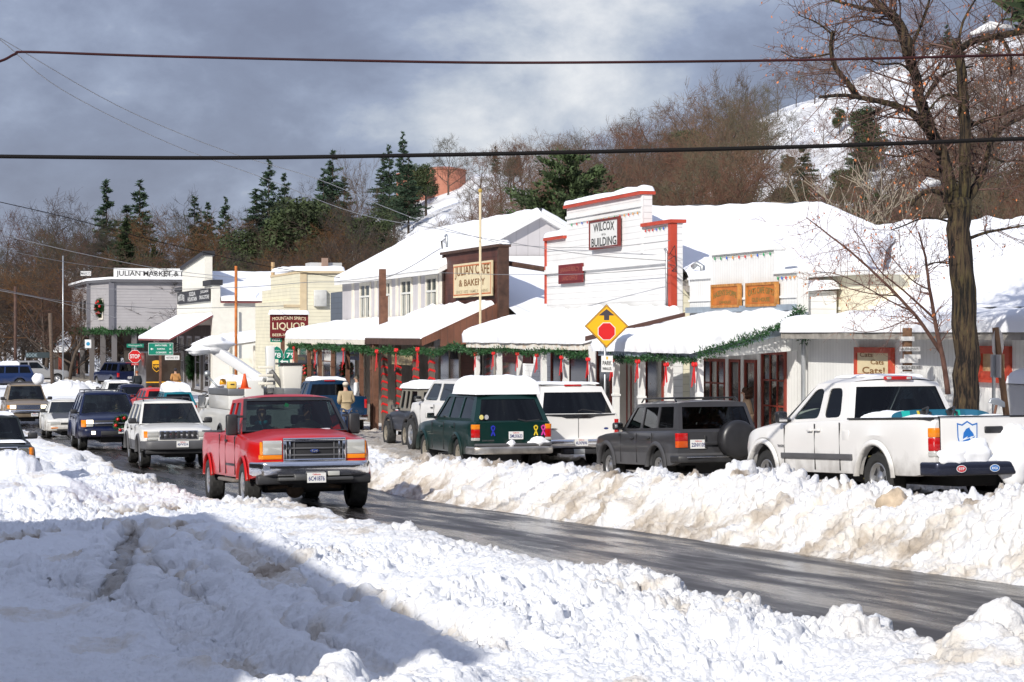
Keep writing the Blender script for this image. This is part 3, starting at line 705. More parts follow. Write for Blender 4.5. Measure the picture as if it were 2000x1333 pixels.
# cafe awning with skirt
cy0, cy1 = Yf(823, XE), Yf(715, XE)
aw3 = awning('awning', 'brown plank sided awning of the cafe with thick snow', cy0, cy1, EZ-.2, EZ+.78, XE, brown, snow=.3, k=51, posts=(), post_m=brown, fz=.2, over=.06)
zs0, zs1 = P(823, 665, XE).z, P(977, 598, XF).z
m = MB(); m.prism([(XE, cy0-.12, EZ-.42), (XF+.02, cy0-.12, EZ+.62), (XF+.02, cy0-.12, EZ+1.02), (XE, cy0-.12, EZ-.16)], (0, .06, 0))
m.prism([(XE+.6, cy0-.19, EZ-.44), (XE+1.9, cy0-.19, EZ-.32), (XF+.06, cy0-.19, EZ+.55), (XF+.06, cy0-.19, EZ+1.0), (XE+.6, cy0-.19, EZ+.06)], (0, .05, 0)); m.build('skirt', brd_b, aw3)
m = MB(); pp = P(746.5, 526, XE+.6); m.box(XE+.5, XE+.72, pp.y-.12, pp.y+.12, EZ-.1, pp.z); m.box(XE+.47, XE+.75, pp.y-.3, pp.y-.12, pp.z-2.2, pp.z-1.0); m.build('chimney_post', post_wood, aw3)
# dim shop front with cream doors
for a, b, n_ in ((728, 738, 'door'), (752, 790, 'window'), (800, 822, 'window'), (830, 842, 'door'), (858, 900, 'window')):
    pane_px(ft, a, b, gz(68)+.3, EZ-.45, mat('taupe_frame', (.32, .28, .23), .7), 2, 1, name=n_, fr=.1)
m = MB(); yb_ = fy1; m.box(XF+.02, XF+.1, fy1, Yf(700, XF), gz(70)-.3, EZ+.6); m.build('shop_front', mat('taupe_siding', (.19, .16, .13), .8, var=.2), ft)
for px in (768, 801, 845):
    t_ = MB(); yy_ = Yf(px, XE+.5)
# candy striped posts of the cafe (dark posts wound with red ribbon)
for px, xo in ((751, .3), (778, .9), (812, .3), (843, .3)):
    X_ = XE+xo; yy_ = Yf(px, X_); m = MB(); m.box(X_-.09, X_+.09, yy_-.09, yy_+.09, gz(yy_)-.3, EZ-.45); p_ = m.build('post', mat('dim_post', (.12, .09, .07), .7, var=.2), aw3)
    m = MB()
    for k in range(9):
        z = EZ-.75-.27*k
        m.prism([(X_-.10, yy_+.10, z), (X_-.10, yy_-.10, z+.07), (X_-.10, yy_-.10, z+.14), (X_-.10, yy_+.10, z+.07)], (.012, 0, 0))
        m.prism([(X_-.10, yy_-.10, z+.07), (X_+.10, yy_-.10, z), (X_+.10, yy_-.10, z+.07), (X_-.10, yy_-.10, z+.14)], (0, -.012, 0))
    m.build('ribbon_winding', ribbon, p_)
for px in (733,): 
    m = MB(); yy_ = Yf(px, XE+.1); m.box(XE, XE+.2, yy_-.1, yy_+.1, gz(yy_)-.3, EZ-.4); m.build('post', post_wood, aw3)
# ---------------- two storey house behind
ht = thing('two_storey_house', 'pale two storey house with steep snow roof and tall white casements', 'building', (XF+.4, 79, gz(79)))
hy0, hy1 = 70.4, 88.5; hx0, hxr, hx1 = XF, 22.3, 25.9
hze, hzr = EZ+2.45, EZ+4.38
m = MB(); m.prism([(hx0, hy0, gz(80)-.3), (hx1, hy0, gz(80)-.3), (hx1, hy0, hze), (hxr, hy0, hzr), (hx0, hy0, hze)], (0, hy1-hy0, 0)); m.build('wall', bat_g, ht)
for sgn in (0, 1):
    x_ = hx0-.35 if sgn == 0 else hx1+.35
    zx = hze-.35*(hzr-hze)/(hxr-hx0)
    snow_slab('roof_snow_cover', [(x_, hy0-.25, zx+.08), (hxr, hy0-.25, hzr+.08), (hxr, hy1+.1, hzr+.08), (x_, hy1+.1, zx+.08)], ht, .2, .22, (26, 80), .04, 61+sgn, .05, edges=(1, 0, 1, 1))
m = MB()
zx = hze-.35*(hzr-hze)/(hxr-hx0)
m.prism([(hx0-.35, hy0-.28, zx-.1), (hxr, hy0-.28, hzr-.1), (hx1+.35, hy0-.28, zx-.1), (hx1+.35, hy0-.28, zx+.07), (hxr, hy0-.28, hzr+.07), (hx0-.35, hy0-.28, zx+.07)], (0, hy1-hy0+.4, 0)); m.build('roof', white, ht)
for a, b in ((704, 725), (750, 765), (784, 806), (833, 856)):
    y0_, y1_ = Yf(b, XF), Yf(a, XF); z1_ = hze-.28; z0_ = z1_-1.62
    window(ht, y0_, y1_, z0_, z1_, XF, cream, .14, 2, 1, mat('old_pane', (.07, .08, .07), .1, spec=.8, var=.4, vscale=2.5), proud=.06)
    m = MB(); m.box(XF-.055, XF-.01, y0_+.14, y1_-.14, z0_+.98, z0_+1.06)
    for q in (.3, .42, .62, .8): m.box(XF-.04, XF-.02, y0_+(y1_-y0_)*q-.03, y0_+(y1_-y0_)*q+.03, z0_+.14, z0_+.95)
    m.build('curtain', curtain, ht)
for a in (690, 735, 776, 820, 862): m = MB(); rectX(m, a-2, a+2, EZ+.5, hze-.02, XF, .04, 0); m.build('batten', cream, ht)
m = MB(); m.box(XF+.2, XF+3, hy1+.02, hy1+3.6, gz(88), EZ+1.9); m.build('slate_wall', slate, ht)
# liquor awning (white fascia)
ly0, ly1 = Yf(715, XE)+.06, Yf(560, XE)
aw4 = awning('awning', 'long white edged awning over the brown posts of the liquor store', ly0, ly1, EZ-.26, EZ+.24, XE, cream, snow=.36, k=71, posts=(578, 604, 625, 650, 679, 706, 727), post_m=post_wood, over=.1, fz=.17)
lt = thing('liquor_store', 'dim brown store front behind the brown posts of the long awning', 'building', (XF, 80, gz(80)))
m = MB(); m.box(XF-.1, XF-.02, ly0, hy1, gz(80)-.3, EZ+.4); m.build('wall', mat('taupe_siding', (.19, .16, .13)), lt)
for a, b, n_ in ((585, 600, 'window'), (606, 622, 'window'), (630, 648, 'door'), (655, 676, 'window'), (682, 696, 'door'), (703, 714, 'window')):
    y0_, y1_ = Yf(b, XF-.1), Yf(a, XF-.1); window(lt, y0_, y1_, gz(80)+.3, EZ-.55, XF-.1, mat('taupe_frame', (.32, .28, .23)), .1, 1, 1, name=n_)
# ---------------- cream building with stepped side
yt = thing('cream_building', 'cream wooden building with stepped parapet and a blank framed panel', 'building', (20, 104, gz(104)))
Y_ = 104.0
def pyx(px, Y): return PY(px, HZ, Y).x
xa, xb_, xc, xd = pyx(554, Y_), pyx(568, Y_), pyx(586, Y_), pyx(671, Y_)
z0_, z1_, z2_ = PY(560, 588, Y_).z, PY(577, 562, Y_).z, PY(628, 534, Y_).z
m = MB(); m.prism([(xa, Y_, gz(100)-.3), (xd, Y_, gz(100)-.3), (xd, Y_, z2_), (xc, Y_, z2_), (xc, Y_, z1_), (xb_, Y_, z1_), (xb_, Y_, z0_), (xa, Y_, z0_)], (0, 9, 0)); m.build('wall', lap_c, yt)
m = MB(); m.box(xc-.03, xd+.1, Y_-.12, Y_+9, z2_, z2_+.12); m.box(xc, xc+.35, Y_-.05, Y_-.001, z0_-1, z2_-.01); m.box(xa, xc, Y_-.04, Y_-.001, z0_-.35, z0_-.2); m.build('cornice', mat('tan_trim', (.62, .50, .32), .7, var=.1), yt)
snow_slab('roof_snow_cover', [(xc, Y_-.1, z2_+.12), (xd+.1, Y_-.1, z2_+.12), (xd+.1, Y_+9, z2_+.3), (xc, Y_+9, z2_+.3)], yt, .25, .2, (20, 24), .04, 81, .03)
m = MB(); a = PY(612, 599, Y_); b = PY(637, 567, Y_); m.box(a.x, b.x, Y_-.22, Y_-.01, a.z, b.z); m.build('framed_panel', mat('grey_panel', (.55, .55, .52), .6, var=.15), yt, bevel=.04)
m = MB(); c_ = PY(632, 520, 110); m.box(c_.x-.7, c_.x+.5, 109.5, 110.5, z2_, z2_+.55); m.box(c_.x-.9, c_.x+.9, 109.3, 110.7, z2_+.3, z2_+.75); m.build('rooftop_unit', mat('unit_metal', (.6, .6, .58), .5, metal=.3), yt)
m = MB(); c_ = PY(634, 520, 109); m.box(c_.x-.12, c_.x+.2, 109, 109.3, z2_, z2_+1.0); m.build('chimney', mat('brick_chimney', (.30, .2, .15), .8), yt)
# ---------------- drug store
dt = thing('drug_store', 'white drug store with black rimmed stepped front and steep snowy side awning', 'building', (18.7, 132, gz(130)))
dY0, dY1 = 129.0, 147.0
dzl, dzu = P(405, 540, XF).z, P(392, 520, XF).z
dzl = P(410, 558, XF).z; 
ds0, ds1 = Yf(400, XF), Yf(356, XF)
m = MB(); m.prism([(XF, dY1, gz(130)-.3), (XF, dY0, gz(130)-.3), (XF, dY0, dzl), (XF, ds0, dzl), (XF, ds0, dzu+.65), (XF, ds1, dzu+.0), (XF, ds1, dzl-.1), (XF, dY1, dzl-.1)], (.5, 0, 0)); m.build('wall', stucco, dt)
m = MB(); m.box(XF-.15, XF+.65, dY0-.1, ds0-.02, dzl, dzl+.35); m.box(XF-.15, XF+.65, ds1+.02, dY1+.1, dzl-.1, dzl+.2)
m.prism([(XF-.15, ds0-.1, dzu+.65), (XF-.15, ds1+.1, dzu), (XF-.15, ds1+.1, dzu+.25), (XF-.15, ds0-.1, dzu+.95)], (.8, 0, 0)); m.build('cornice', sign_black, dt)
xR = pyx(590, dY0)+2
dzs = PY(500, 592, dY0).z
m = MB(); m.box(XF+.5, xR, dY0, dY1, gz(130)-.3, dzs); m.build('side_wall', stucco, dt)
dzr = PY(500, 536, dY0+9).z
m = MB(); m.box(XF+.5, xR+.3, dY0-.25, dY0-.2, dzs-.02, dzs+.12); m.build('eave_board', mat('maroon_trim', (.2, .05, .05), .6), dt)
snow_slab('roof_snow_cover', [(XF+.52, dY0-.3, dzs+.12), (xR+.3, dY0-.3, dzs+.12), (xR+.3, dY0+9, dzr), (XF+.52, dY0+9, dzr)], dt, .2, .25, (50, 30), .03, 91, .03, edges=(0, 1, 1, 0))
m = MB(); m.prism([(XF+.5, dY0, dzs), (XF+.5, dY0+9, dzr-.05), (XF+.5, dY0+9, dzs)], (xR-XF-.3, 0, 0)); m.build('roof', greyboard, dt)
m = MB(); m.box(XF+.6, xR-1, dY0-.04, dY0-.005, dzs-2.1, dzs-2.0); m.box(XF+1.7, XF+1.8, dY0-.09, dY0-.005, gz(130), dzs-.6); m.build('pipe', galv, dt)
m = MB(); q = PY(533, 527, 135); m.tube([(q.x, 135, q.z-1.0), (q.x, 135, q.z+.5)], .13, 8); m.build('chimney_pipe', mat('rust_pipe', (.45, .3, .15), .6), dt)
# dark shop front under the awning
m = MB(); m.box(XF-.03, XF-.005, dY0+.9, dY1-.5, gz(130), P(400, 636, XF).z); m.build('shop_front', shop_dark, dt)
for k in range(4):
    y_ = dY0+1.2+k*4.2; window(dt, y_, y_+2.4, gz(130)+.3, EZ-.2, XF-.03, mat('grey_frame', (.3, .3, .32), .6), .15, 1, 2, name='window')
dx = 15.9
aw5 = thing('awning', 'steep plain snow covered awning at the drug store corner above the parking sign', 'awning', (dx, 138, gz(138)), 0, 'snow covered awnings along the shop fronts')
za, zk = EZ-.4, P(410, 616, XF).z
m = MB(); m.prism([(dx, dY0-.05, za), (XF, dY0-.05, zk), (XF, dY0-.05, zk-.12), (dx, dY0-.05, za-.12)], (0, dY1-dY0+.1, 0)); m.build('deck', mat('maroon_trim', (.2, .05, .05)), aw5)
snow_slab('snow_cover', [(dx, dY0-.05, za+.01), (XF, dY0-.05, zk+.01), (XF, dY1+.05, zk+.01), (dx, dY1+.05, za+.01)], aw5, .18, .2, (26, 60), .03, 95, .03, edges=(1, 0, 1, 1))
for k in range(5):
    m = MB(); y_ = dY0+.3+k*4.2; m.tube([(dx+.1, y_, za-.15), (XF, y_, za-.9)], .03, 5); m.build('strut', dark, aw5)
# small snow covered porch beside it
pt = thing('side_porch', 'small snow buried porch with orange panels against the cream wall', 'porch', (21, 118, gz(118)))
q0, q1 = pyx(440, 118), pyx(522, 118)
for x_ in (q0+.2, q0+1.6, q1-.2): m = MB(); m.box(x_-.08, x_+.08, 117, 117.16, gz(118)-.3, EZ-.75); m.build('post', cream, pt)
m = MB(); m.box(q0+1.65, q1-.3, 117.3, 117.4, gz(118), EZ-1.2); m.build('orange_panel', mat('orange_panel', (.62, .2, .05), .6), pt)
m = MB(); m.box(q0+.3, q0+1.5, 117.3, 117.4, gz(118)+.3, EZ-1.5); m.build('cream_panel', stucco2, pt)
m = MB(); m.prism([(q0-.3, 116.6, EZ-.75), (q1+.2, 116.6, EZ-.3), (q1+.2, 116.6, EZ-.42), (q0-.3, 116.6, EZ-.85)], (0, 3, 0)); m.build('deck', cream, pt)
snow_slab('snow_cover', [(q0-.3, 116.5, EZ-.74), (q1+.2, 116.5, EZ-.3), (q1+.2, 119.6, EZ-.2), (q0-.3, 119.6, EZ-.65)], pt, .5, .4, (30, 24), .25, 97, .1)
# ---------------- market
mt_ = thing('market_building', 'grey two storey corner market on posts with a wreath window', 'building', (16, 172, gz(170)))
MY = 165.0
mA = Vector((pyx(219, MY), MY)); mB = Vector((14.45, 171.0)); mC = Vector((14.3, 189.0)); mD = Vector((pyx(350, MY)+3, MY)); mE = Vector((mD.x, 189))
zt, zq = PY(219, 551, MY).z, PY(219, 644, MY).z
def wallseg(m, a, b, z0, z1, th=.2):
    m.add([(a.x, a.y, z0), (b.x, b.y, z0), (b.x, b.y, z1), (a.x, a.y, z1)], [(0, 1, 2, 3)])
m = MB(); poly = [mA, mB, mC, mE, mD]
m.prism([(p_.x, p_.y, zq) for p_ in poly], (0, 0, zt-zq)); m.build('upper_storey', lap_g, mt_)
m = MB(); cxy = sum(poly, Vector((0, 0)))/5
m.prism([((p_-cxy).x*1.06+cxy.x, (p_-cxy).y*1.03+cxy.y, zt) for p_ in poly], (0, 0, .22)); m.build('eave', mat('grey_eave', (.12, .12, .13), .6), mt_)
m = MB(); m.prism([((p_-cxy).x*1.07+cxy.x, (p_-cxy).y*1.035+cxy.y, zt+.22) for p_ in poly], (0, 0, .18)); m.build('snow_cover', SNOWP, mt_)
for p_ in (mA, mB): m = MB(); m.box(p_.x-.25, p_.x+.15, p_.y-.2, p_.y+.25, zq-.02, zt-.01); m.build('corner_board', mat('grey_board', (.14, .14, .16), .6), mt_)
for p_ in (mA, mB, mC, mA.lerp(mB, .5), Vector((mA.x+1.6, MY)), Vector((mA.x+3.4, MY)), mB.lerp(mC, .5)): m = MB(); m.box(p_.x, p_.x+.4, p_.y+.1, p_.y+.5, gz(165)-.3, zq-.01); m.build('post', mat('grey_post', (.13, .12, .12), .7), mt_)
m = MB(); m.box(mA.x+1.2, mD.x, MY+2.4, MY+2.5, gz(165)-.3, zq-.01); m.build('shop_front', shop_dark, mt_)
m = MB(); m.box(mA.x+2.0, mA.x+5.5, MY+2.3, MY+2.38, EZ-2.6, EZ-.5); m.build('window', window_glass, mt_)
# wreath window on the chamfer
md = mA.lerp(mB, .47); ang_ = math.atan2(mA.y-mB.y, mA.x-mB.x)
Mw = frame_Y(md.x-.04, PY(199, 605, 168).z, md.y-.04, ang_)
m = MB(); m.box(-.55, .55, -.85, .85, 0, .06, Mw); o_ = m.build('window', cream, mt_)
m = MB(); m.box(-.42, -.03, -.7, .7, .06, .075, Mw); m.box(.03, .42, -.7, .7, .06, .075, Mw); m.build('pane', window_glass, o_)
m = MB()
for y_ in (174.5, 178.5): m.box(14.28, 14.4, y_, y_+.9, PY(160, 625, 175).z, PY(160, 588, 175).z)
m.build('window', window_glass, mt_)
# ---------------- porch house left of the market
lp = thing('porch_cottage', 'small dark cottage with a snowy porch roof left of the corner market', 'building', (9.8, 200, gz(200)))
a = PY(108, 690, 200); b = PY(150, 664, 200)
m = MB(); m.box(a.x, b.x+1.2, 201, 206, gz(200)-.3, a.z+.2); m.build('wall', mat('dark_boards', (.06, .05, .045), .8), lp)
for x_ in (a.x+.3, b.x): m = MB(); m.box(x_, x_+.3, 199.8, 200.1, gz(200), a.z); m.build('post', mat('red_post', (.25, .05, .03), .7), lp)
snow_slab('snow_cover', [(a.x-.3, 199, a.z+.1), (b.x+.5, 199, a.z+.1), (b.x+.3, 205, a.z+1.9), (a.x+.9, 205, a.z+1.9)], lp, .3, .3, (16, 16), .05, 99, .05)
m = MB(); m.prism([(a.x-.35, 199.2, a.z), (a.x+.85, 205, a.z+1.8), (a.x+.85, 205, a.z+2.1), (a.x-.35, 199.2, a.z+.3)], (-.15, 0, 0)); m.build('green_rake', mat('teal_trim', (.02, .09, .07), .6), lp)
# ================================================================== VEHICLES
def glass_mat(name, tint, rough=.02):
    m = bpy.data.materials.new(name); m.use_nodes = True; nt = m.node_tree; N = nt.nodes.new; L = nt.links.new
    for n in list(nt.nodes): nt.nodes.remove(n)
    o = N('ShaderNodeOutputMaterial'); mx_ = N('ShaderNodeMixShader'); t = N('ShaderNodeBsdfTransparent'); t.inputs[0].default_value = (*tint, 1)
    gl = N('ShaderNodeBsdfGlossy'); gl.inputs['Roughness'].default_value = rough; gl.inputs[0].default_value = (.9, .92, .92, 1)
    lw = N('ShaderNodeFresnel'); lw.inputs[0].default_value = 1.45
    mu = N('ShaderNodeMath'); mu.operation = 'MULTIPLY'; mu.inputs[1].default_value = 1.0; mu.use_clamp = True
    L(lw.outputs[0], mu.inputs[0]); L(mu.outputs[0], mx_.inputs[0]); L(t.outputs[0], mx_.inputs[1]); L(gl.outputs[0], mx_.inputs[2]); L(mx_.outputs[0], o.inputs[0])
    return m
GL = glass_mat('clear_auto_glass', (.36, .44, .41)); GP = glass_mat('privacy_glass', (.03, .035, .04)); GM = glass_mat('mid_glass', (.11, .14, .145))
def paint(name, c, dirt=True, rough=.28, metal=0):
    m = mat(name, c, rough, metal=metal, spec=.35, coat=.2, var=.04, vscale=1.2, dirt=None)
    if dirt and not m.get('dd'):
        # road spray creeping up from the sills (object space height)
        m['dd'] = 1; nt = m.node_tree; N = nt.nodes.new; L = nt.links.new; b = nt.nodes['Principled BSDF']
        t = N('ShaderNodeTexCoord'); s = N('ShaderNodeSeparateXYZ'); L(t.outputs['Object'], s.inputs[0])
        n = N('ShaderNodeTexNoise'); n.inputs['Scale'].default_value = 5; n.inputs['Detail'].default_value = 6; L(t.outputs['Object'], n.inputs['Vector'])
        a = N('ShaderNodeMath'); a.operation = 'MULTIPLY_ADD'; a.inputs[1].default_value = -.7; L(n.outputs[0], a.inputs[0]); L(s.outputs['Z'], a.inputs[2])
        r = N('ShaderNodeMapRange'); r.inputs[1].default_value = 0; r.inputs[2].default_value = .34; r.inputs[3].default_value = .55; r.inputs[4].default_value = 0; L(a.outputs[0], r.inputs[0])
        x = N('ShaderNodeMixRGB'); x.inputs[2].default_value = ((.17, .15, .13, 1) if min(c) > .15 else (.075, .066, .058, 1)); L(r.outputs[0], x.inputs[0])
        src = b.inputs['Base Color'].links[0].from_socket if b.inputs['Base Color'].links else None
        if src: L(src, x.inputs[1])
        else: x.inputs[1].default_value = (*c, 1)
        L(x.outputs[0], b.inputs['Base Color'])
        q = N('ShaderNodeMapRange'); q.inputs[1].default_value = 0; q.inputs[2].default_value = .62; q.inputs[3].default_value = .7; q.inputs[4].default_value = 0; 
        cm = N('ShaderNodeMath'); cm.operation = 'SUBTRACT'; cm.inputs[0].default_value = .25; cm.use_clamp = True; L(r.outputs[0], cm.inputs[1]); L(cm.outputs[0], b.inputs['Coat Weight'])
    return m
chrome = mat('chrome', (.75, .75, .76), .12, metal=1, bump=.08, bscale=6)
blackpl = mat('black_plastic', (.025, .025, .027), .45, var=.3, vscale=6)
trimgrey = mat('grey_cladding', (.085, .085, .09), .5, var=.15)
seatm = mat('seat_cloth', (.05, .045, .04), .9)
lampw = mat('clear_lamp', (.62, .62, .58), .08, spec=.8, metal=.35)
lampa = mat('amber_lamp', (.75, .22, .01), .15, spec=.8)
lampr = mat('red_lamp', (.45, .008, .008), .12, spec=.8)
lampon = mat('lit_lamp', (1, .9, .7), .2, emit=2.5)
brakeon = mat('lit_brake_lamp', (.9, .02, .01), .2, emit=1.2)
rimm = mat('alloy', (.50, .50, .50), .35, metal=.9, var=.2, vscale=9)
rimd = mat('dirty_alloy', (.28, .25, .20), .6, metal=.4, var=.3, vscale=9)
platem = mat('plate', (.72, .72, .70), .5)
plater = mat('plate_red', (.55, .03, .03), .5)
plateb = mat('plate_blue', (.02, .03, .16), .5)
skin = mat('skin', (.46, .27, .19), .6)
def lerp(a, b, t): return a+(b-a)*t
def interp(pr, y):
    ys = [p[0] for p in pr]; return float(np.interp(y, ys, [p[1] for p in pr]))
def wheel(parent, x, y, r, w, side, rim=None, style='holes'):
    t = bpy.data.objects.new('wheel', None); COL.objects.link(t); t.parent = parent; t.location = (x, y, r); ORI[t.name] = Vector((0, 0, 0))
    key = ('whl', r, w, side, (rim or rimm).name, style)
    if key not in _tc:
        s = side; rr = r*.60; n = 60
        m = MB(); vs = []
        prof = [(rr, -w*.42), (rr*1.12, -w*.5), (r*.93, -w*.5), (r, -w*.36), (r, -w*.18), (r*.985, -w*.02), (r, w*.02), (r, w*.36), (r*.93, w*.5), (rr*1.12, w*.5), (rr, w*.42)]
        for i, (q, h) in enumerate(prof):
            for k in range(n):
                a = 2*math.pi*k/n; q2 = q
                if i in (2, 3, 4, 6, 7, 8) and (k//2+i) % 2: q2 -= .014 if i in (3, 4, 6, 7) else .006
                vs.append((h*s, q2*math.cos(a), q2*math.sin(a)))
        m.add(vs, [(i*n+k, i*n+(k+1) % n, (i+1)*n+(k+1) % n, (i+1)*n+k) for i in range(len(prof)-1) for k in range(n)])
        ty = m.build('tyre', black, t, local=True); autosmooth(ty, 25)
        m = MB()
        m.lathe([(rr*1.02, w*.40*s), (rr*.98, w*.46*s), (rr*.90, w*.42*s), (rr*.84, w*.24*s), (rr*.5, w*.30*s), (rr*.30, w*.36*s), (rr*.26, w*.44*s), (0.001, w*.45*s)], 28)
        m.mt(dark) if False else None
        ri = m.build('rim', rim or rimm, t, local=True, smooth=True)
        m = MB()
        if style == 'holes':
            for k in range(8):
                a = 2*math.pi*k/8; c = Vector((w*.295*s, rr*.67*math.cos(a), rr*.67*math.sin(a))); m.ball(c, rr*.10, 5, .25, 1, 1)
        else:
            for k in range(5):
                a = 2*math.pi*(k+.5)/5
                c = [Vector((w*(.262+.012)*s, q*math.cos(a+d), q*math.sin(a+d))) for q, d in ((rr*.42, -.22), (rr*.80, -.36), (rr*.80, .36), (rr*.42, .22))]
                m.prism(c, (w*.03*s, 0, 0))
        m.build('rim_opening', dark, t, local=True)
        _tc[key] = [c for c in t.children]
    else:
        for c in _tc[key]:
            o = c.copy(); COL.objects.link(o); o.parent = t
    return t
def plate(parent, M, text, w=.30, h=.152, local=True):
    m = MB(); m.box(-w/2, w/2, -h/2, h/2, 0, .012, M); p = m.build('licence_plate', platem, parent, local=True)
    ORI[p.name] = Vector((0, 0, 0))
    txt(text, M @ Matrix.Translation((0, -h*.08, .012)), w*.86, h*.46, plateb, p, local=True, bold=.02, depth=.002)
    txt('California', M @ Matrix.Translation((0, h*.34, .012)), w*.42, h*.17, plater, p, local=True, bold=.02, depth=.002)
    return p
def FR(L2, z, x=0, off=0):   # frame on the front face, seen from the front
    return Matrix(((-1, 0, 0, x), (0, 0, 1, L2+off), (0, 1, 0, z), (0, 0, 0, 1)))
def BK(L2, z, x=0, off=0):
    return Matrix(((1, 0, 0, x), (0, 0, -1, -L2-off), (0, 1, 0, z), (0, 0, 0, 1)))
def SD(s, W2, y, z, off=0):   # frame on a side, s = -1 left, +1 right
    return Matrix(((0, 0, s, s*(W2+off)), (s, 0, 0, y), (0, 1, 0, z), (0, 0, 0, 1)))
class Car: pass
def vehicle(name, label, cat, x, yend, rot, raise_=0.0, group=None, tilt=0, **k):
    """x = centre line; yend = world y of the end nearest the camera; rot 0 = facing away, pi = coming"""
    L, W, H = k['L'], k['W'], k['H']; L2, W2 = L/2, W/2
    fo, wb, rt, tw = k.get('fo', .9), k['wb'], k.get('rt', .36), k.get('tw', .24)
    zb, belt, hood = k.get('zb', .36), k['belt'], k['hood']
    low = k.get('low', None); tum = k.get('tum', .16)
    tf, rf_ = k.get('tf', .13), k.get('rfw', .45)
    c = Vector((x, 0, 0)); dy = L2*math.cos(rot if abs(rot) < 1.6 else rot-math.pi)
    cy_ = yend+dy
    if k.get('cxy'): c = Vector(k['cxy']); cy_ = c.y
    t = thing(name, label, cat, (c.x, cy_, gz(cy_)+raise_), rot, group)
    slope_ = -(.045 if cy_ < 36 else .018 if cy_ < 85 else 0)
    pitch = math.atan(slope_)*math.cos(rot)
    t.rotation_mode = 'ZXY' if False else 'XYZ'
    t.rotation_euler = (pitch, 0, rot)
    ORI[t.name] = Vector((0, 0, 0))
    B = lambda m_, n_, mm, **q: m_.build(n_, mm, q.pop('parent', t), local=True, **q)
    pm, lm = k['paint'], k.get('lower', k['paint'])
    yf, yr = L2-fo, L2-fo-wb; ra = rt+k.get('gap', .085); rz = rt
    def hw(y):
        d1, d2 = L2-y, y+L2
        return W2-tf*(1-min(1, max(0, d1)/rf_))**2-k.get('tr', .07)*(1-min(1, max(0, d2)/.35))**2
    ys = set(np.round(np.linspace(-L2, L2, 15), 3))
    ys |= {L2, L2-.03, L2-.1, L2-.22, -L2, -L2+.03, -L2+.1, -L2+.22}
    for c_ in (yf, yr):
        for a in np.linspace(0, math.pi, 17): ys.add(round(c_+ra*math.cos(a), 3))
        ys |= {round(c_-ra-.001, 4), round(c_+ra+.001, 4)}
    opens = k['open']
    for a, b in opens: ys |= {a, b}
    for p in belt: ys.add(p[0])
    ys = sorted(y for y in ys if -L2-1e-6 <= y <= L2+1e-6)
    ys = [y for i, y in enumerate(ys) if i == 0 or y-ys[i-1] > .0008]
    m = MB(); m.mt(pm); m.mt(lm); m.mt(dark); m.mt(pm)
    rings = []
    ledge = k.get('shoulder', .07)
    for y in ys:
        h = hw(y); zz = zb; d1, d2 = L2-y, y+L2
        zz += .10*(1-min(1, d1/.5))**2+.08*(1-min(1, d2/.5))**2
        for c_ in (yf, yr):
            if abs(y-c_) < ra: zz = max(zz, rz+math.sqrt(ra*ra-(y-c_)**2)*.98)
        zs = interp(belt, y); zc = max(interp(hood, y), zs)
        e1 = (1-min(1, d1/.12))**2; e2 = (1-min(1, d2/.12))**2
        zs -= .05*e1+.03*e2; zc -= .06*e1+.03*e2
        zl = max(zz+.02, low if low else lerp(zz, zs, .35))
        zm = max(zl+.01, lerp(zb, zs, .72))
        op = any(a-1e-4 <= y <= b+1e-4 for a, b in opens)
        pts = [(h-.09, zz), (h-.012, zz+.012), (h, zl), (h+.006, lerp(zl, zm, .6)), (h, zm), (h-.02, zs-.05), (h-ledge*.55, zs-.012), (h-ledge, zs)]
        if op: pts += [(h-ledge-.03, zs-.02), (h-ledge-.03, zs-.02)]
        else: pts += [(h*.55, lerp(zs, zc, .85)), (0, zc)]
        rings.append(pts)
    n = len(rings[0]); vs = []
    for y, pts in zip(ys, rings):
        vs += [(p[0], y, p[1]) for p in pts]+[(-p[0], y, p[1]) for p in pts]
    N2 = 2*n; fs = []; ms = []
    for i in range(len(ys)-1):
        ym = (ys[i]+ys[i+1])/2; op = any(a < ym < b for a, b in opens)
        for j in range(n-1):
            if op and j >= n-2: continue
            for o in (0, n):
                f = (i*N2+o+j, i*N2+o+j+1, (i+1)*N2+o+j+1, (i+1)*N2+o+j)
                fs.append(f if o else f[::-1]); ms.append(1 if j <= 1 else 0)
    for i in (0, len(ys)-1):
        for j in range(n-1):
            fs.append((i*N2+j, i*N2+j+1, i*N2+n+j+1, i*N2+n+j)); ms.append(1 if j <= 1 else 0)
    m.v = [Vector(p) for p in vs]; m.f = [list(f) for f in fs]; m.m = ms; m.mats = [pm, lm]
    bo = B(m, 'body', None); autosmooth(bo, 38)
    # floor, wheel housings
    m = MB(); m.box(-W2+.10, W2-.10, -L2+.12, L2-.12, zb+.02, zb+.10)
    for c_ in (yf, yr):
        for s in (-1, 1): m.box(s*(W2-.36), s*(W2-.30), c_-ra*.95, c_+ra*.95, zb-.02, rt+ra*.9); m.box(s*(W2-.34), s*(W2-.03), c_-ra*.9, c_+ra*.9, rt+ra*.9+.01, rt+ra*.9+.03)
    m.box(-.3, .3, -L2+.4, L2-.3, zb-.14, zb+.02); m.box(-W2+.3, W2-.3, yf-.06, yf+.06, rt-.06, rt+.05); m.box(-W2+.3, W2-.3, yr-.06, yr+.06, rt-.06, rt+.05)
    B(m, 'chassis', dark)
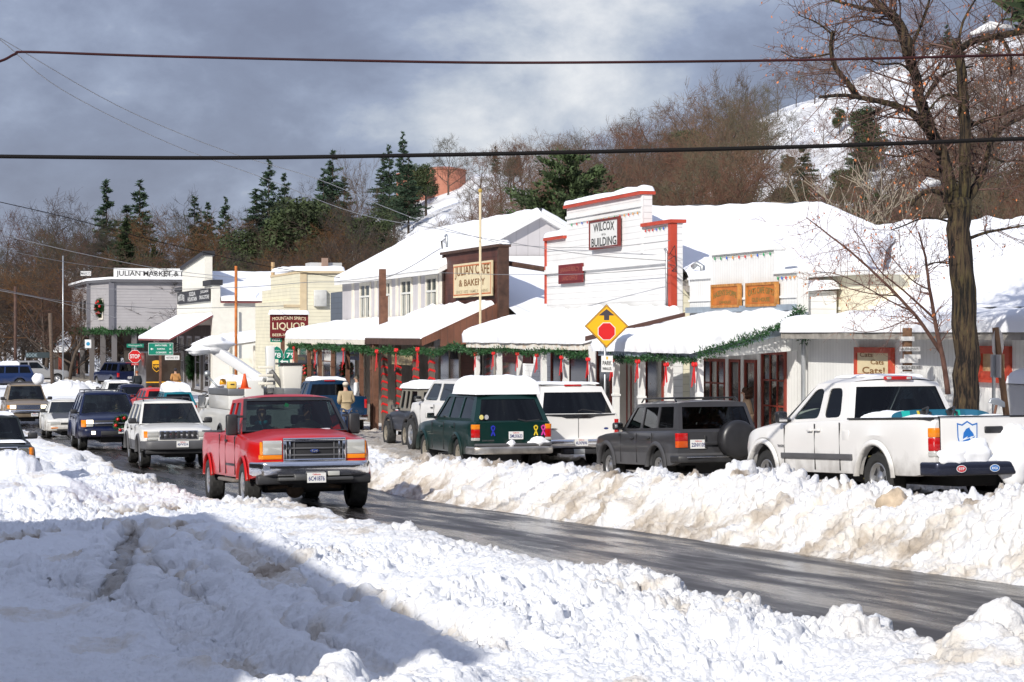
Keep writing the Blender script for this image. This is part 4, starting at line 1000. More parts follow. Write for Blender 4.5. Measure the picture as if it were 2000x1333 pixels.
    if k.get('flare'):
        fw = k['flare']; fm = k.get('flare_m', lm)
        for c_ in (yf, yr):
            for s in (-1, 1):
                m = MB(); R1, R2 = ra-.005, ra+fw; pts = []; q = 18
                vs = []
                for i in range(q+1):
                    a = math.pi*(i/q)*1.06-.03*math.pi
                    ca, sa = math.cos(a), math.sin(a)
                    for rr_, xx in ((R1, W2-.03), (R1, W2+.035), ((R1+R2)/2, W2+.045), (R2, W2+.008)):
                        vs.append((s*xx, c_+rr_*ca, max(zb-.02, rz+rr_*sa*.99)))
                m.add(vs, [(i*4+j, i*4+j+1, (i+1)*4+j+1, (i+1)*4+j) for i in range(q) for j in range(3)])
                B(m, 'wheel_arch', fm, smooth=True)
    # wheels
    for c_ in (yf, yr):
        for s in (-1, 1): wheel(t, s*(W2-tw/2-k.get('inset', .035)), c_, rt, tw, s, k.get('rim'), k.get('style', 'holes'))
    # ---- cab
    yA, yB, yC, yD = k['cab']; zt = H-k.get('rail', .06); xb = W2-ledge-.02
    zA, zD = interp(belt, yA), interp(belt, yD)
    zAc = zA+k.get('cowl', .02)
    def sx(y, z): zb_ = interp(belt, min(max(y, -L2), L2)); return xb-tum*max(0, (z-zb_))/(zt-zb_)
    wins = k['wins']; vent = k.get('wfrac', (.10, .88))
    for s in (-1, 1):
        outer = [(yD, zD-.03)]+[(p[0], p[1]-.03) for p in belt if yD < p[0] < yA]+[(yA, zA-.03), (yB, zt), (yC, zt)]
        holes = []
        for wd in wins:
            a0, a1, b0, b1 = wd[:4]     # bottom rear, bottom front, top rear, top front
            za = wd[5] if len(wd) > 5 else None
            def zz_(y, f): zb_ = interp(belt, y) ; return lerp(zb_, zt, f)
            q = [(a0, zz_(a0, vent[0])), (a1, zz_(a1, vent[0])), (b1, zz_(b1, vent[1])), (b0, zz_(b0, vent[1]))]
            # rounded corners
            o_ = []
            for i in range(4):
                p0, p1, p2 = Vector(q[i-1]), Vector(q[i]), Vector(q[(i+1) % 4]); r_ = k.get('wr', .045)
                d0, d2 = (p0-p1), (p2-p1); r0 = min(r_, d0.length*.4, d2.length*.4); d0.normalize(); d2.normalize()
                for t_ in (0, .33, .67, 1): o_.append(tuple((p1+d0*r0)*(1-t_)**2+p1*2*t_*(1-t_)+(p1+d2*r0)*t_**2))
            holes.append(o_)
        P3 = lambda p, d=0: Vector((s*(sx(*p)-d), p[0], p[1]))
        loops = [[P3(p) for p in outer]]+[[P3(p) for p in h] for h in holes]
        tri = tessellate_polygon(loops); flat = [p for l in loops for p in l]
        m = MB(); m.add(flat, [tuple(f) for f in tri])
        for h in holes:
            for i in range(len(h)):
                a, b = h[i], h[(i+1) % len(h)]; m.quad(P3(a), P3(b), P3(b, .03), P3(a, .03))
        ro = B(m, 'window_frame', k.get('pillar', pm))
        for wd, h in zip(wins, holes):
            m = MB(); m.add([P3(p, .018) for p in (h if s > 0 else h[::-1])], [tuple(range(len(h)))]); B(m, 'side_window', wd[4] if len(wd) > 4 and wd[4] else GM, rec=False)
    xt = xb-tum
    bow, bowr = k.get('bow', .10), k.get('bowr', .05)
    def surf(yl, zl, yu, zu, xl, xu, bw, nx=13, nz=9, name='windshield', fr=(.045, .07, .07), gm=GL, sgn=1, win=None, frm=None):
        U = sorted(set(list(np.linspace(-1, 1, nx))+([-1+2*fr[0], 1-2*fr[0]] if win is None else [win[0], win[1]])))
        V = sorted(set([0, 1, fr[1], 1-fr[2]]+list(np.linspace(fr[1], 1-fr[2], nz)) if win is None else [0, 1, win[2], win[3]]+list(np.linspace(win[2], win[3], nz))))
        u0, u1, v0, v1 = (-1+2*fr[0], 1-2*fr[0], fr[1], 1-fr[2]) if win is None else win
        def pt(u, v, d=0):
            xx = lerp(xl, xu, v)*u
            return Vector((xx, lerp(yl, yu, v)+sgn*bw*(1-u*u)-sgn*d, lerp(zl, zu, v)+(.03*(1-u*u) if v > .99 else 0)))
        m = MB(); m2 = MB()
        for i in range(len(U)-1):
            for j in range(len(V)-1):
                um, vm = (U[i]+U[i+1])/2, (V[j]+V[j+1])/2
                ins = u0 < um < u1 and v0 < vm < v1
                dst = m2 if ins else m; d = .012 if ins else 0
                q_ = [pt(U[i], V[j], d), pt(U[i+1], V[j], d), pt(U[i+1], V[j+1], d), pt(U[i], V[j+1], d)]; dst.quad(*(q_[::-1] if sgn > 0 else q_))
        if m.v: B(m, name+'_frame', frm or pm, smooth=True)
        B(m2, name, gm, smooth=True, rec='m')
        return pt
    pw_ = surf(yA, zAc, yB, zt, xb-.0, xt, bow, gm=k.get('wsg', GL), fr=(.035, .03, .06), frm=k.get('ws_frame', pm))
    rw = k.get('rear_win', (-.82, .82, .12, .86))
    pr_ = surf(yD, zD-.02, yC, zt, xb, xt, bowr, name='rear_window', gm=k.get('rwg', GP), sgn=-1, win=rw, frm=k.get('rw_frame', pm))
    # roof
    m = MB(); nu, nv = 13, 15
    vs = []
    for i in range(nu):
        u = -1+2*i/(nu-1); crown = (1-abs(u)**3.2)
        for j in range(nv):
            v = j/(nv-1); y = lerp(yC-bowr*(1-u*u), yB+bow*(1-u*u), v)
            ed = min(1, min(v, 1-v)*7); ez = 1-(1-ed)**2
            vs.append((u*xt, y, zt+(H-zt)*crown*(.45+.55*ez)+(0 if crown > 0 else 0)))
    m.add(vs, [(i*nv+j, (i+1)*nv+j, (i+1)*nv+j+1, i*nv+j+1) for i in range(nu-1) for j in range(nv-1)])
    ro_ = B(m, 'roof', k.get('roof_m', pm), smooth=True)
    # interior
    m = MB(); m.box(-xb+.06, xb-.06, yA-.55, yA-.06, zA-.25, zA-.03); m.box(-xb+.1, xb-.1, yD+.1, yA-.1, zb+.1, zb+.16)
    rows = k.get('seats', [yA-1.25])
    for y_ in rows:
        for s in (-.37, .37):
            m.box(s-.25, s+.25, y_-.06, y_+.08, zb+.3, zA+.12); m.box(s-.13, s+.13, y_-.04, y_+.06, zA+.16, zA+.33); m.box(s-.25, s+.25, y_, y_+.5, zb+.2, zb+.4)
    B(m, 'seats', seatm, bevel=.03)
    m = MB(); R = .18; cst = Vector((-.37, yA-.62, zA+.0)); pts = [cst+Vector((R*math.cos(a), -R*.45*math.sin(a)*-1*.6, R*math.sin(a)*.85)) for a in np.linspace(0, 2*math.pi, 17)]
    m.tube(pts, .013, 6, False); B(m, 'steering_wheel', dark)
    cv = Car(); cv.t, cv.B, cv.L2, cv.W2, cv.H, cv.hw, cv.yf, cv.yr, cv.zA, cv.zD, cv.sx, cv.zt, cv.xb, cv.xt, cv.yA, cv.yB, cv.yC, cv.yD, cv.pm, cv.k, cv.zb, cv.ra = t, B, L2, W2, H, hw, yf, yr, zA, zD, sx, zt, xb, xt, yA, yB, yC, yD, pm, k, zb, ra
    cv.belt = belt; cv.pw = pw_; cv.pr = pr_
    # door seams + handles
    for y_ in k.get('seams', ()):
        for s in (-1, 1):
            m = MB(); h = hw(y_)+.004; zs = interp(belt, y_)-.04
            z0 = zb+.05
            for c_ in (yf, yr):
                if abs(y_-c_) < ra: z0 = max(z0, rz+math.sqrt(ra*ra-(y_-c_)**2)+.02)
            m.box(s*(h-.012), s*(h+.003), y_-.005, y_+.005, z0, zs); B(m, 'door_seam', dark)
    for y_ in k.get('handles', ()):
        for s in (-1, 1):
            m = MB(); z = interp(belt, y_)-.13; h = hw(y_); m.box(s*(h-.01), s*(h+.03), y_-.07, y_+.07, z-.018, z+.018); B(m, 'door_handle', k.get('handle_m', blackpl), bevel=.008)
    if k.get('molding'):
        z0, z1, mm = k['molding']
        for s in (-1, 1):
            m = MB(); m.box(s*(W2-.01), s*(W2+.022), yr+ra+.12, yf-ra-.12, z0, z1); B(m, 'side_moulding', mm, bevel=.008)
    # mirrors
    mr = k.get('mirror', (.20, .14, .10)); my = yA-.22
    for s in (-1, 1):
        zm_ = interp(belt, my)+.10+k.get('mir_z', 0); xx = sx(my, zm_)
        m = MB(); m.box(s*(xx+.08), s*(xx+.08+mr[0]), my-.05, my+.07, zm_-mr[1]/2, zm_+mr[1]/2)
        mi = B(m, 'mirror', k.get('mirror_m', blackpl), bevel=.035)
        m = MB(); m.box(s*(xx-.03), s*(xx+.1), my-.01, my+.04, zm_-mr[1]/2, zm_-mr[1]/2+.05)
        if mr[1] > .25: m.box(s*(xx-.03), s*(xx+.1), my-.01, my+.04, zm_+mr[1]/2-.06, zm_+mr[1]/2-.02)
        m.build('mirror_arm', blackpl, mi, local=True)
        m = MB(); m.box(s*(xx+.10), s*(xx+.06+mr[0]), my-.056, my-.051, zm_-mr[1]/2+.02, zm_+mr[1]/2-.02); m.build('mirror_glass', chrome, mi, local=True)
    return cv
def wrap(cv, name, mm, x0, x1, z0, z1, end, ylen=.1, off=.012, bevel=.006, parent=None, both=True, inner=.06):
    """a lamp or trim that follows the corner of the body: x0..x1 on the end face (x1 None = round the corner ylen deep)"""
    e = end; out = []
    for s in ((-1, 1) if both else (1,)):
        L2 = cv.L2; pts = []
        xe = cv.hw(e*L2)
        pts.append((x0, L2-inner)); pts.append((x0, L2+off))
        if x1 is None:
            pts.append((xe-.01, L2+off))
            for q in np.linspace(0, 1, 6)[1:]:
                y = L2-ylen*q; pts.append((cv.hw(e*y)+off, y))
            pts.append((cv.hw(e*(L2-ylen))-.05, L2-ylen))
        else: pts += [(x1, L2+off), (x1, L2-inner)]
        m = MB(); m.prism([(s*p[0], e*p[1], z0) for p in pts], (0, 0, z1-z0))
        out.append(cv.B(m, name, mm, bevel=bevel, **({'parent': parent} if parent else {})))
    return out
def bumper(cv, z0, z1, mm, end, off=.09, wrapl=.45, bevel=.03, name='bumper', side=.02, inset=0):
    L2, e = cv.L2, end; pts = []
    xe = cv.hw(e*L2)
    for q in np.linspace(1, 0, 7): y = L2-wrapl*q; pts.append((-(cv.hw(e*y)+side-inset), y+(off*.6 if q < .3 else 0)))
    for u in np.linspace(-.86, .86, 9): pts.append((u*xe, L2+off+.05*(1-u*u)))
    for q in np.linspace(0, 1, 7): y = L2-wrapl*q; pts.append((cv.hw(e*y)+side-inset, y+(off*.6 if q < .3 else 0)))
    pts += [(cv.hw(e*(L2-wrapl))-.08, L2-wrapl), (xe-.1, L2-.1), (-xe+.1, L2-.1), (-cv.hw(e*(L2-wrapl))+.08, L2-wrapl)]
    m = MB(); m.prism([(p[0], e*p[1], z0) for p in pts], (0, 0, z1-z0))
    return cv.B(m, name, mm, bevel=bevel)
def fbox(cv, name, mm, x0, x1, y0, y1, z0, z1, bevel=.006, parent=None):
    m = MB(); m.box(x0, x1, y0, y1, z0, z1); return cv.B(m, name, mm, bevel=bevel, **({'parent': parent} if parent else {}))
def snowcap(cv, y0, y1, x0, x1, z, th=.12, k=1, r=.15, amp=.06, over=.03, name='snow_cap', n=(34, 50)):
    o = snow_slab(name, [(x0, y0, z), (x1, y0, z), (x1, y1, z), (x0, y1, z)], cv.t, th, r, n, amp, k, over, local=True)
    return o
def rack(cv, y0, y1, n=3, z=None, x=None):
    z = z or cv.H-.03; x = x or cv.xt-.05; m = MB()
    for s in (-1, 1): m.tube([(s*x, y0, z+.0), (s*x, y0+.1, z+.07), (s*x, y1-.12, z+.07), (s*x, y1, z+.0)], .015, 6)
    cv.B(m, 'roof_rail', blackpl)
    for i in range(n):
        y = lerp(y0+.15, y1-.15, i/(max(1, n-1))); m = MB(); m.tube([(-x, y, z+.07), (x, y, z+.07)], .013, 6); cv.B(m, 'roof_bar', blackpl)
def wiper(cv, end=1, n=2):
    for i in range(n):
        x = -.1-.45*i if n == 2 else -.1
        p = cv.pw if end == 1 else cv.pr
        a, b = p((x)/cv.xb, .02, -.02), p((x+.48)/cv.xb, .10, -.02); m = MB(); m.tube([a, b], .009, 5); cv.B(m, 'wiper', dark)
def occupant(cv, x, y, top, hairm, coatm, scarf=None, glasses=False, face_dir=1, label=None, s=1.0):
    """a seated person: shoulders, neck, head with nose, hair"""
    z = top; e = face_dir
    t = thing('person', label, 'person', (0, 0, 0)); t.parent = None
    # placed in world through the vehicle's own matrix
    M = Matrix.Translation(cv.t.location) @ cv.t.rotation_euler.to_matrix().to_4x4() @ Matrix.Translation((x, y, z-.14))
    t.matrix_world = M; t.location = M.translation; t.rotation_euler = M.to_euler(); ORI[t.name] = Vector((0, 0, 0))
    person_bust(t, hairm, coatm, scarf, e)
    return t
def person_bust(t, hairm, coatm, scarf=None, e=1):
    m = MB(); n = 14
    prof = [(-.60, .17, .12), (-.45, .19, .13), (-.32, .21, .13), (-.24, .20, .11), (-.19, .12, .085), (-.155, .062, .06), (-.11, .056, .058), (-.085, .060, .075), (-.05, .068, .09), (0, .076, .098), (.05, .078, .10), (.09, .068, .088), (.12, .045, .06), (.135, .01, .01)]
    vs = []
    for z, a, b in prof:
        for k in range(n):
            q = 2*math.pi*k/n; vs.append((a*math.cos(q), b*math.sin(q)*1.0, z))
    m.add(vs, [(i*n+k, i*n+(k+1) % n, (i+1)*n+(k+1) % n, (i+1)*n+k) for i in range(len(prof)-1) for k in range(n)])
    m.ball((0, e*.100, -.015), .017, 5, 1, 1.2, 1.5)
    m.mt(skin); b = m.build('body', skin, t, local=True, smooth=True)
    m = MB()
    for s in (-1, 1): m.ball((s*.030, e*.088, .008), .011, 4)
    m.box(-.022, .022, e*.086, e*.094, -.052, -.046); m.build('face_features', mat('eyes', (.05, .03, .03), .4), t, local=True)
    m = MB(); vs = []
    pr2 = [(-.66, .20, .15), (-.45, .225, .155), (-.33, .245, .15), (-.25, .23, .13), (-.20, .15, .11), (-.165, .085, .085)]
    for z, a, b_ in pr2:
        for k in range(n):
            q = 2*math.pi*k/n; vs.append((a*math.cos(q), b_*math.sin(q), z))
    m.add(vs, [(i*n+k, i*n+(k+1) % n, (i+1)*n+(k+1) % n, (i+1)*n+k) for i in range(len(pr2)-1) for k in range(n)])
    for s in (-1, 1): m.tube([(s*.22, 0, -.27), (s*.27, e*.08, -.48), (s*.20, e*.32, -.46)], (.062, .055, .045), 8)
    m.build('jacket', coatm, t, local=True, smooth=True)
    m = MB(); m.ball((0, -e*.018, .035), .098, 8, .92, 1.08, 1.12); m.build('hair', hairm, t, local=True, smooth=True)
    if scarf:
        m = MB(); m.tube([Vector((.085*math.cos(a), .09*math.sin(a), -.15+.01*math.sin(3*a))) for a in np.linspace(0, 2*math.pi, 13)], .04, 7, False); m.build('scarf', scarf, t, local=True, smooth=True)
PI = math.pi
# ------------------------------------------------ red pickup (coming)
red = paint('red_paint', (.47, .005, .004))
cv = vehicle('pickup_truck', 'red extended cab pickup with chrome grille driving towards the camera', 'pickup truck', 6.33, 32.15, PI, L=6.05, W=2.03, H=1.95, fo=.98, wb=4.0, rt=.40, tw=.27, zb=.52, gap=.10,
    belt=[(-3.03, 1.30), (-.62, 1.30), (-.60, 1.30), (1.38, 1.26), (2.2, 1.20), (3.03, 1.12)], hood=[(-3.03, 1.30), (1.30, 1.30), (1.45, 1.36), (2.2, 1.33), (2.85, 1.24), (3.03, 1.17)],
    open=[(-2.93, -.72), (-.55, 1.34)], cab=(1.40, .72, -.50, -.60), tum=.14, paint=red, tf=.16, rfw=.6, wsg=GL,
    wins=[(-.46, .06, -.42, .02, GM), (.14, 1.02, .14, .58, GM)], wfrac=(.06, .90), rear_win=(-.78, .78, .1, .85), rwg=GM, seams=(.10, 1.16, -.60), handles=(.25,), mirror=(.20, .36, .1), mir_z=.06, seats=[-.35, .35], cowl=.05, ws_frame=blackpl, inset=-.02, rail=.08, flare=.022, flare_m=red)
ford = cv
B = cv.B; L2 = cv.L2
# bed: inner walls, rails, tailgate
m = MB(); m.box(-.80, .80, -2.95, -.72, .78, .82); m.box(-.84, -.80, -2.95, -.72, .8, 1.28); m.box(.80, .84, -2.95, -.72, .8, 1.28); B(m, 'bed_liner', blackpl)
for s in (-1, 1): fbox(cv, 'bed_rail', blackpl, s*.82, s*.99, -3.0, -.66, 1.295, 1.325, .01)
# grille
gy = L2+.035
fbox(cv, 'grille_opening', dark, -.50, .50, L2-.02, L2+.01, .84, 1.15, .004)
def gframe(name, mm, x0, x1, z0, z1, y0, y1, w, parent=None, bevel=.012):
    for a in ((x0, x1, z1-w, z1), (x0, x1, z0, z0+w)): fbox(cv, name, mm, a[0], a[1], y0, y1, a[2], a[3], bevel)
    for a in ((x0, x0+w), (x1-w, x1)): fbox(cv, name, mm, a[0], a[1], y0+.002, y1-.002, z0+w*.5, z1-w*.5, bevel)
gframe('grille_frame', chrome, -.52, .52, .80, 1.20, L2-.03, L2+.06, .06)
for z in (.92, 1.03): fbox(cv, 'grille_bar', mat('grey_bar', (.10, .10, .105), .35), -.46, .46, L2+.005, L2+.035, z-.014, z+.014, .008)
for x in (-.33, .33): fbox(cv, 'grille_bar', MATS['grey_bar'], x-.009, x+.009, L2+.0, L2+.03, .86, 1.14, .004)
for s in (-1, 1): fbox(cv, 'grille_bar', chrome, s*.425, s*.395, L2+.0, L2+.05, .85, 1.15, .006)
m = MB(); m.ball((0, L2+.05, .985), .075, 8, 1, .16, .42); B(m, 'badge', mat('badge_blue', (.01, .03, .16), .2, coat=.5), smooth=True)
txt('Ford', FR(L2, .985, 0, .062), .085, .035, chrome, cv.t, local=True, bold=.02, depth=.002)
wrap(cv, 'headlight', lampw, .535, .845, .93, 1.16, 1, off=.02)
wrap(cv, 'corner_lamp', lampa, .865, None, .93, 1.14, 1, ylen=.05, off=.010)
wrap(cv, 'turn_signal', lampa, .535, None, .855, .924, 1, ylen=.07, off=.018)
bumper(cv, .575, .82, chrome, 1, off=.10, wrapl=.42, bevel=.045)
fbox(cv, 'air_dam', blackpl, -.94, .94, L2-.18, L2+.05, .44, .60, .03)
fbox(cv, 'tow_hitch', mat('hitch_metal', (.10, .10, .10), .5, metal=.5), -.62, .62, L2-.1, L2+.17, .50, .56, .015)
fbox(cv, 'winch_drum', MATS['hitch_metal'], .14, .36, L2+.02, L2+.18, .50, .60, .02)
plate(cv.t, FR(L2, .55, 0, .19), '6C41876', .31, .16)
fbox(cv, 'blank_plate', mat('bare_plate', (.45, .45, .42), .5), -.39, -.20, L2+.15, L2+.165, .58, .65, .004)
wiper(cv)
snowcap(cv, cv.yA+.03, cv.yA+.16, -.6, .1, cv.zA+.03, .05, 7, .05, .05, .01, 'cowl_snow', (14, 10))
for s in (-1, 1): fbox(cv, 'running_board', mat('dirty_step', (.16, .14, .12), .7), s*.86, s*1.06, -.55, 1.2, .44, .50, .02)
for s in (-1, 1): fbox(cv, 'side_moulding', blackpl, s*1.0, s*1.026, .2, 1.1, .72, .76, .008)
fbox(cv, 'axle_housing', dark, -.7, .7, cv.yf-.1, cv.yf+.1, .28, .44, .05)
m = MB(); m.ball((.15, cv.yf+.05, .34), .16, 8); B(m, 'differential', mat('rusty_axle', (.10, .07, .05), .8, var=.4, vscale=8), smooth=True)
for s in (-1, 1):
    m = MB(); m.tube([(s*.02, cv.yf+.2, .42), (s*.62, cv.yf+.1, .36)], .035, 8); B(m, 'tie_rod', MATS['rusty_axle'])
# air freshener and tax disc behind the windshield
m = MB(); m.prism([(.02, .80, 1.72), (.09, .80, 1.74), (.06, .80, 1.80), (.0, .80, 1.77)], (0, .01, 0)); B(m, 'air_freshener', mat('green_tag', (.02, .6, .2), .5))
occupant(cv, .42, .42, 1.74, mat('dark_brown_hair', (.03, .018, .012), .8), mat('navy_coat', (.02, .03, .05), .9), mat('teal_scarf', (.01, .30, .42), .8), face_dir=1, label='front passenger of the red pickup wearing a teal scarf')
occupant(cv, -.40, .38, 1.80, MATS['dark_brown_hair'], mat('black_jacket', (.02, .02, .022), .9), None, face_dir=1, label='driver of the red pickup in a dark jacket')
# ------------------------------------------------ white jeep-like wagon (coming) with grey cladding
wh = paint('white_car_paint', (.66, .65, .61))
cv = vehicle('off_road_wagon', 'white boxy wagon with seven slot grille and grey cladding behind the red pickup', 'car', 6.30, 49.2, PI, L=4.5, W=1.79, H=1.66, fo=.78, wb=2.69, rt=.365, zb=.40, low=.66,
    belt=[(-2.25, 1.08), (.80, 1.04), (1.6, 1.0), (2.25, .93)], hood=[(-2.25, 1.08), (.78, 1.06), (.95, 1.09), (1.6, 1.06), (2.1, 1.0), (2.25, .95)],
    open=[(-2.0, .80)], cab=(.86, .12, -1.85, -2.15), tum=.16, paint=wh, lower=trimgrey, wins=[(-1.95, -1.22, -1.78, -1.22, GP), (-1.12, -.32, -1.12, -.36, GP), (-.22, .62, -.26, .08, GM)],
    seams=(-.27, .70, -1.17), handles=(-.05, -.98), seats=[-.25, -1.2], flare=.05, flare_m=trimgrey, mirror_m=blackpl, style='five', pillar=wh)
L2 = cv.L2
fbox(cv, 'grille_surround', chrome, -.47, .47, L2-.02, L2+.028, .72, .93, .008)
for i in range(7):
    x = -.40+i*.1333; fbox(cv, 'grille_slot', dark, x-.043, x+.043, L2+.01, L2+.034, .74, .915, .008)
wrap(cv, 'headlight', lampw, .49, .76, .78, .915, 1, off=.02); wrap(cv, 'corner_lamp', lampa, .76, None, .76, .92, 1, ylen=.12)
wrap(cv, 'fog_lamp', lampw, .52, .78, .695, .75, 1, off=.02)
bumper(cv, .46, .685, trimgrey, 1, off=.10, wrapl=.35, bevel=.04); fbox(cv, 'air_dam', dark, -.8, .8, L2-.2, L2+.04, .36, .46, .02)
plate(cv.t, FR(L2, .60, -.08, .16), '4JVV224'); rack(cv, -1.7, -.1, 2); wiper(cv)
occupant(cv, -.38, -.22, 1.46, MATS['dark_brown_hair'], mat('grey_coat', (.08, .08, .09), .9), None, face_dir=1, label='driver of the white boxy wagon')
# ------------------------------------------------ navy wagon with wreath
nv = paint('navy_paint', (.004, .009, .040))
cv = vehicle('sport_wagon', 'navy blue wagon with a Christmas wreath tied to its grille', 'car', 5.78, 60.6, PI, L=4.87, W=1.90, H=1.76, fo=.92, wb=2.87, rt=.37, zb=.38, low=.60,
    belt=[(-2.43, 1.12), (.95, 1.06), (1.7, 1.02), (2.43, .92)], hood=[(-2.43, 1.12), (.9, 1.1), (1.05, 1.14), (1.8, 1.09), (2.3, 1.0), (2.43, .95)],
    open=[(-2.2, .92)], cab=(1.02, .22, -2.0, -2.33), tum=.2, paint=nv, wins=[(-2.1, -1.3, -1.9, -1.3, GP), (-1.2, -.28, -1.2, -.32, GP), (-.18, .76, -.22, .14, GM)], seams=(-.23, .82, -1.25), handles=(0, -1.05), seats=[-.1, -1.1], flare=.04, flare_m=nv, style='five')
L2 = cv.L2
fbox(cv, 'grille_opening', dark, -.52, .52, L2-.02, L2+.014, .74, .92, .006); fbox(cv, 'grille_bar', chrome, -.56, .56, L2, L2+.05, .80, .85, .015)
wrap(cv, 'headlight', lampon, .56, .76, .82, .93, 1, off=.02); wrap(cv, 'corner_lamp', lampa, .76, None, .72, .93, 1, ylen=.16); wrap(cv, 'turn_signal', lampw, .56, .76, .73, .80, 1, off=.018)
bumper(cv, .42, .68, nv, 1, off=.09, wrapl=.4, bevel=.05); fbox(cv, 'lower_grille', dark, -.34, .34, L2+.05, L2+.155, .47, .60, .02)
wrap(cv, 'fog_lamp', lampon, .50, .62, .50, .60, 1, off=.125)
plate(cv.t, FR(L2, .60, -.32, .155), '5CMC813'); rack(cv, -1.9, -.1, 3); wiper(cv)
occupant(cv, -.38, -.1, 1.50, MATS['dark_brown_hair'], MATS['grey_coat'], None, face_dir=1, label='driver of the navy wagon with the wreath')
green_leaf = mat('garland_green', (.018, .075, .018), .6, var=.5, vscale=9)
def wreath(M, R, parent=None, r=.06, seed=1, berries=True, name='wreath', label=None):
    rnd = random.Random(seed)
    t = thing(name, label, 'wreath', M.translation) if parent is None else parent
    m = MB()
    for i in range(int(900*R/.3)):
        a = rnd.random()*6.283; q = Vector((math.cos(a)*R, math.sin(a)*R, 0)); d = Vector((rnd.gauss(0, 1), rnd.gauss(0, 1), rnd.gauss(0, 1))).normalized()
        p = q+d*r*rnd.random(); e_ = (d+Vector((-math.sin(a), math.cos(a), 0))*.6).normalized(); w_ = e_.orthogonal().normalized()*max(.012*(1+R), r*.2)
        ln = r*1.1
        m.add([M @ (p-w_), M @ (p+w_), M @ (p+e_*ln)], [(0, 1, 2)])
    m.build('greenery', green_leaf, t, rec=False)
    if berries:
        m = MB()
        for i in range(6):
            a = i*1.047+.2; m.ball(M @ Vector((math.cos(a)*R, math.sin(a)*R, r*.7)), r*.62, 5)
        m.build('bauble', mat('red_bauble', (.5, .01, .01), .25), t, smooth=True)
    return t
Mv = Matrix.Translation(cv.t.location) @ cv.t.rotation_euler.to_matrix().to_4x4() @ FR(L2, .80, -.28, .10)
wreath(Mv, .19, None, .085, 3, True, label='green wreath with red baubles tied to the front of the navy wagon')
# ------------------------------------------------ white sedan
cv = vehicle('sedan', 'small white sedan with a dark hood driving behind the navy wagon', 'car', 5.45, 72.2, PI, L=4.45, W=1.70, H=1.38, fo=.85, wb=2.62, rt=.31, tw=.19, zb=.24, low=.45,
    belt=[(-2.22, .90), (-1.5, .92), (.75, .86), (1.5, .76), (2.22, .62)], hood=[(-2.22, .93), (-1.5, .97), (.75, .90), (1.5, .82), (2.1, .70), (2.22, .64)],
    open=[(-1.35, .72)], cab=(.85, .0, -.85, -1.5), tum=.17, paint=wh, wins=[(-1.22, -.48, -.86, -.48, GM), (-.38, .55, -.38, .0, GM)], seams=(-.43, .62), handles=(-.2,), seats=[-.2, -1.0], shoulder=.09, rail=.09, style='five')
L2 = cv.L2
m = MB(); vs = [(-.62, .86, .915), (.62, .86, .915), (.56, 2.0, .735), (-.56, 2.0, .735)]
mh = MB(); nn = 8; g_ = []
for i in range(nn+1):
    y = lerp(.86, 2.02, i/nn)
    for j in range(nn+1):
        u = -1+2*j/nn; zs, zc = interp(cv.belt, y), interp(cv.k['hood'], y); h_ = cv.hw(y)
        xx = u*h_*.72; au = abs(xx); z = lerp(zc, lerp(zs, zc, .85), au/(h_*.55)) if au < h_*.55 else lerp(lerp(zs, zc, .85), zs, (au-h_*.55)/(h_-.09-h_*.55))
        g_.append((xx, y, z+.006))
mh.add(g_, [(i*(nn+1)+j, i*(nn+1)+j+1, (i+1)*(nn+1)+j+1, (i+1)*(nn+1)+j) for i in range(nn) for j in range(nn)]); cv.B(mh, 'hood_panel', mat('charcoal_paint', (.05, .05, .055), .35), smooth=True)
wrap(cv, 'headlight', lampw, .40, None, .50, .60, 1, ylen=.2); wrap(cv, 'turn_signal', lampa, .35, .7, .36, .40, 1, off=.10)
bumper(cv, .26, .46, wh, 1, off=.07, wrapl=.4, bevel=.05); fbox(cv, 'grille_opening', dark, -.36, .36, L2-.02, L2+.015, .49, .56, .01); fbox(cv, 'lower_grille', dark, -.5, .5, L2+.05, L2+.125, .29, .34, .01)
# ------------------------------------------------ tan wagon
tan = paint('tan_paint', (.20, .155, .105))
cv = vehicle('sport_wagon', 'tan wagon with lit headlights at the end of the queue, snowball on its roof', 'car', 4.80, 87.2, PI, L=4.9, W=1.87, H=1.80, fo=.9, wb=2.89, rt=.37, zb=.38, low=.6,
    belt=[(-2.45, 1.14), (.95, 1.08), (1.7, 1.04), (2.45, .95)], hood=[(-2.45, 1.14), (.9, 1.12), (1.05, 1.16), (1.8, 1.12), (2.35, 1.0), (2.45, .97)],
    open=[(-2.2, .92)], cab=(1.02, .22, -2.0, -2.33), tum=.18, paint=tan, wins=[(-2.1, -1.3, -1.9, -1.3, GP), (-1.2, -.28, -1.2, -.32, GP), (-.18, .76, -.22, .14, GM)], seams=(-.23, .82, -1.25), seats=[-.1, -1.1], flare=.04)
L2 = cv.L2
fbox(cv, 'grille_opening', mat('grille_blue', (.03, .04, .07), .3), -.50, .50, L2-.02, L2+.014, .76, .95, .006)
for i in range(4): fbox(cv, 'grille_bar', chrome, -.49, .49, L2, L2+.03, .785+i*.045, .795+i*.045, .004)
wrap(cv, 'headlight', lampon, .52, .76, .80, .94, 1, off=.02); wrap(cv, 'corner_lamp', lampa, .76, None, .80, .94, 1, ylen=.14)
bumper(cv, .60, .74, chrome, 1, off=.09, wrapl=.3, bevel=.03); fbox(cv, 'air_dam', tan, -.88, .88, L2-.15, L2+.08, .42, .6, .03); plate(cv.t, FR(L2, .54, -.25, .1), '5KSX274')
rack(cv, -1.9, -.1, 5); wiper(cv)
sb = MB(); rnd = random.Random(4); sb.ball((0, 0, 0), .26, 9)
for v in sb.v: v *= 1+.06*math.sin(v.x*23+v.z*17)+.04*math.sin(v.y*31)
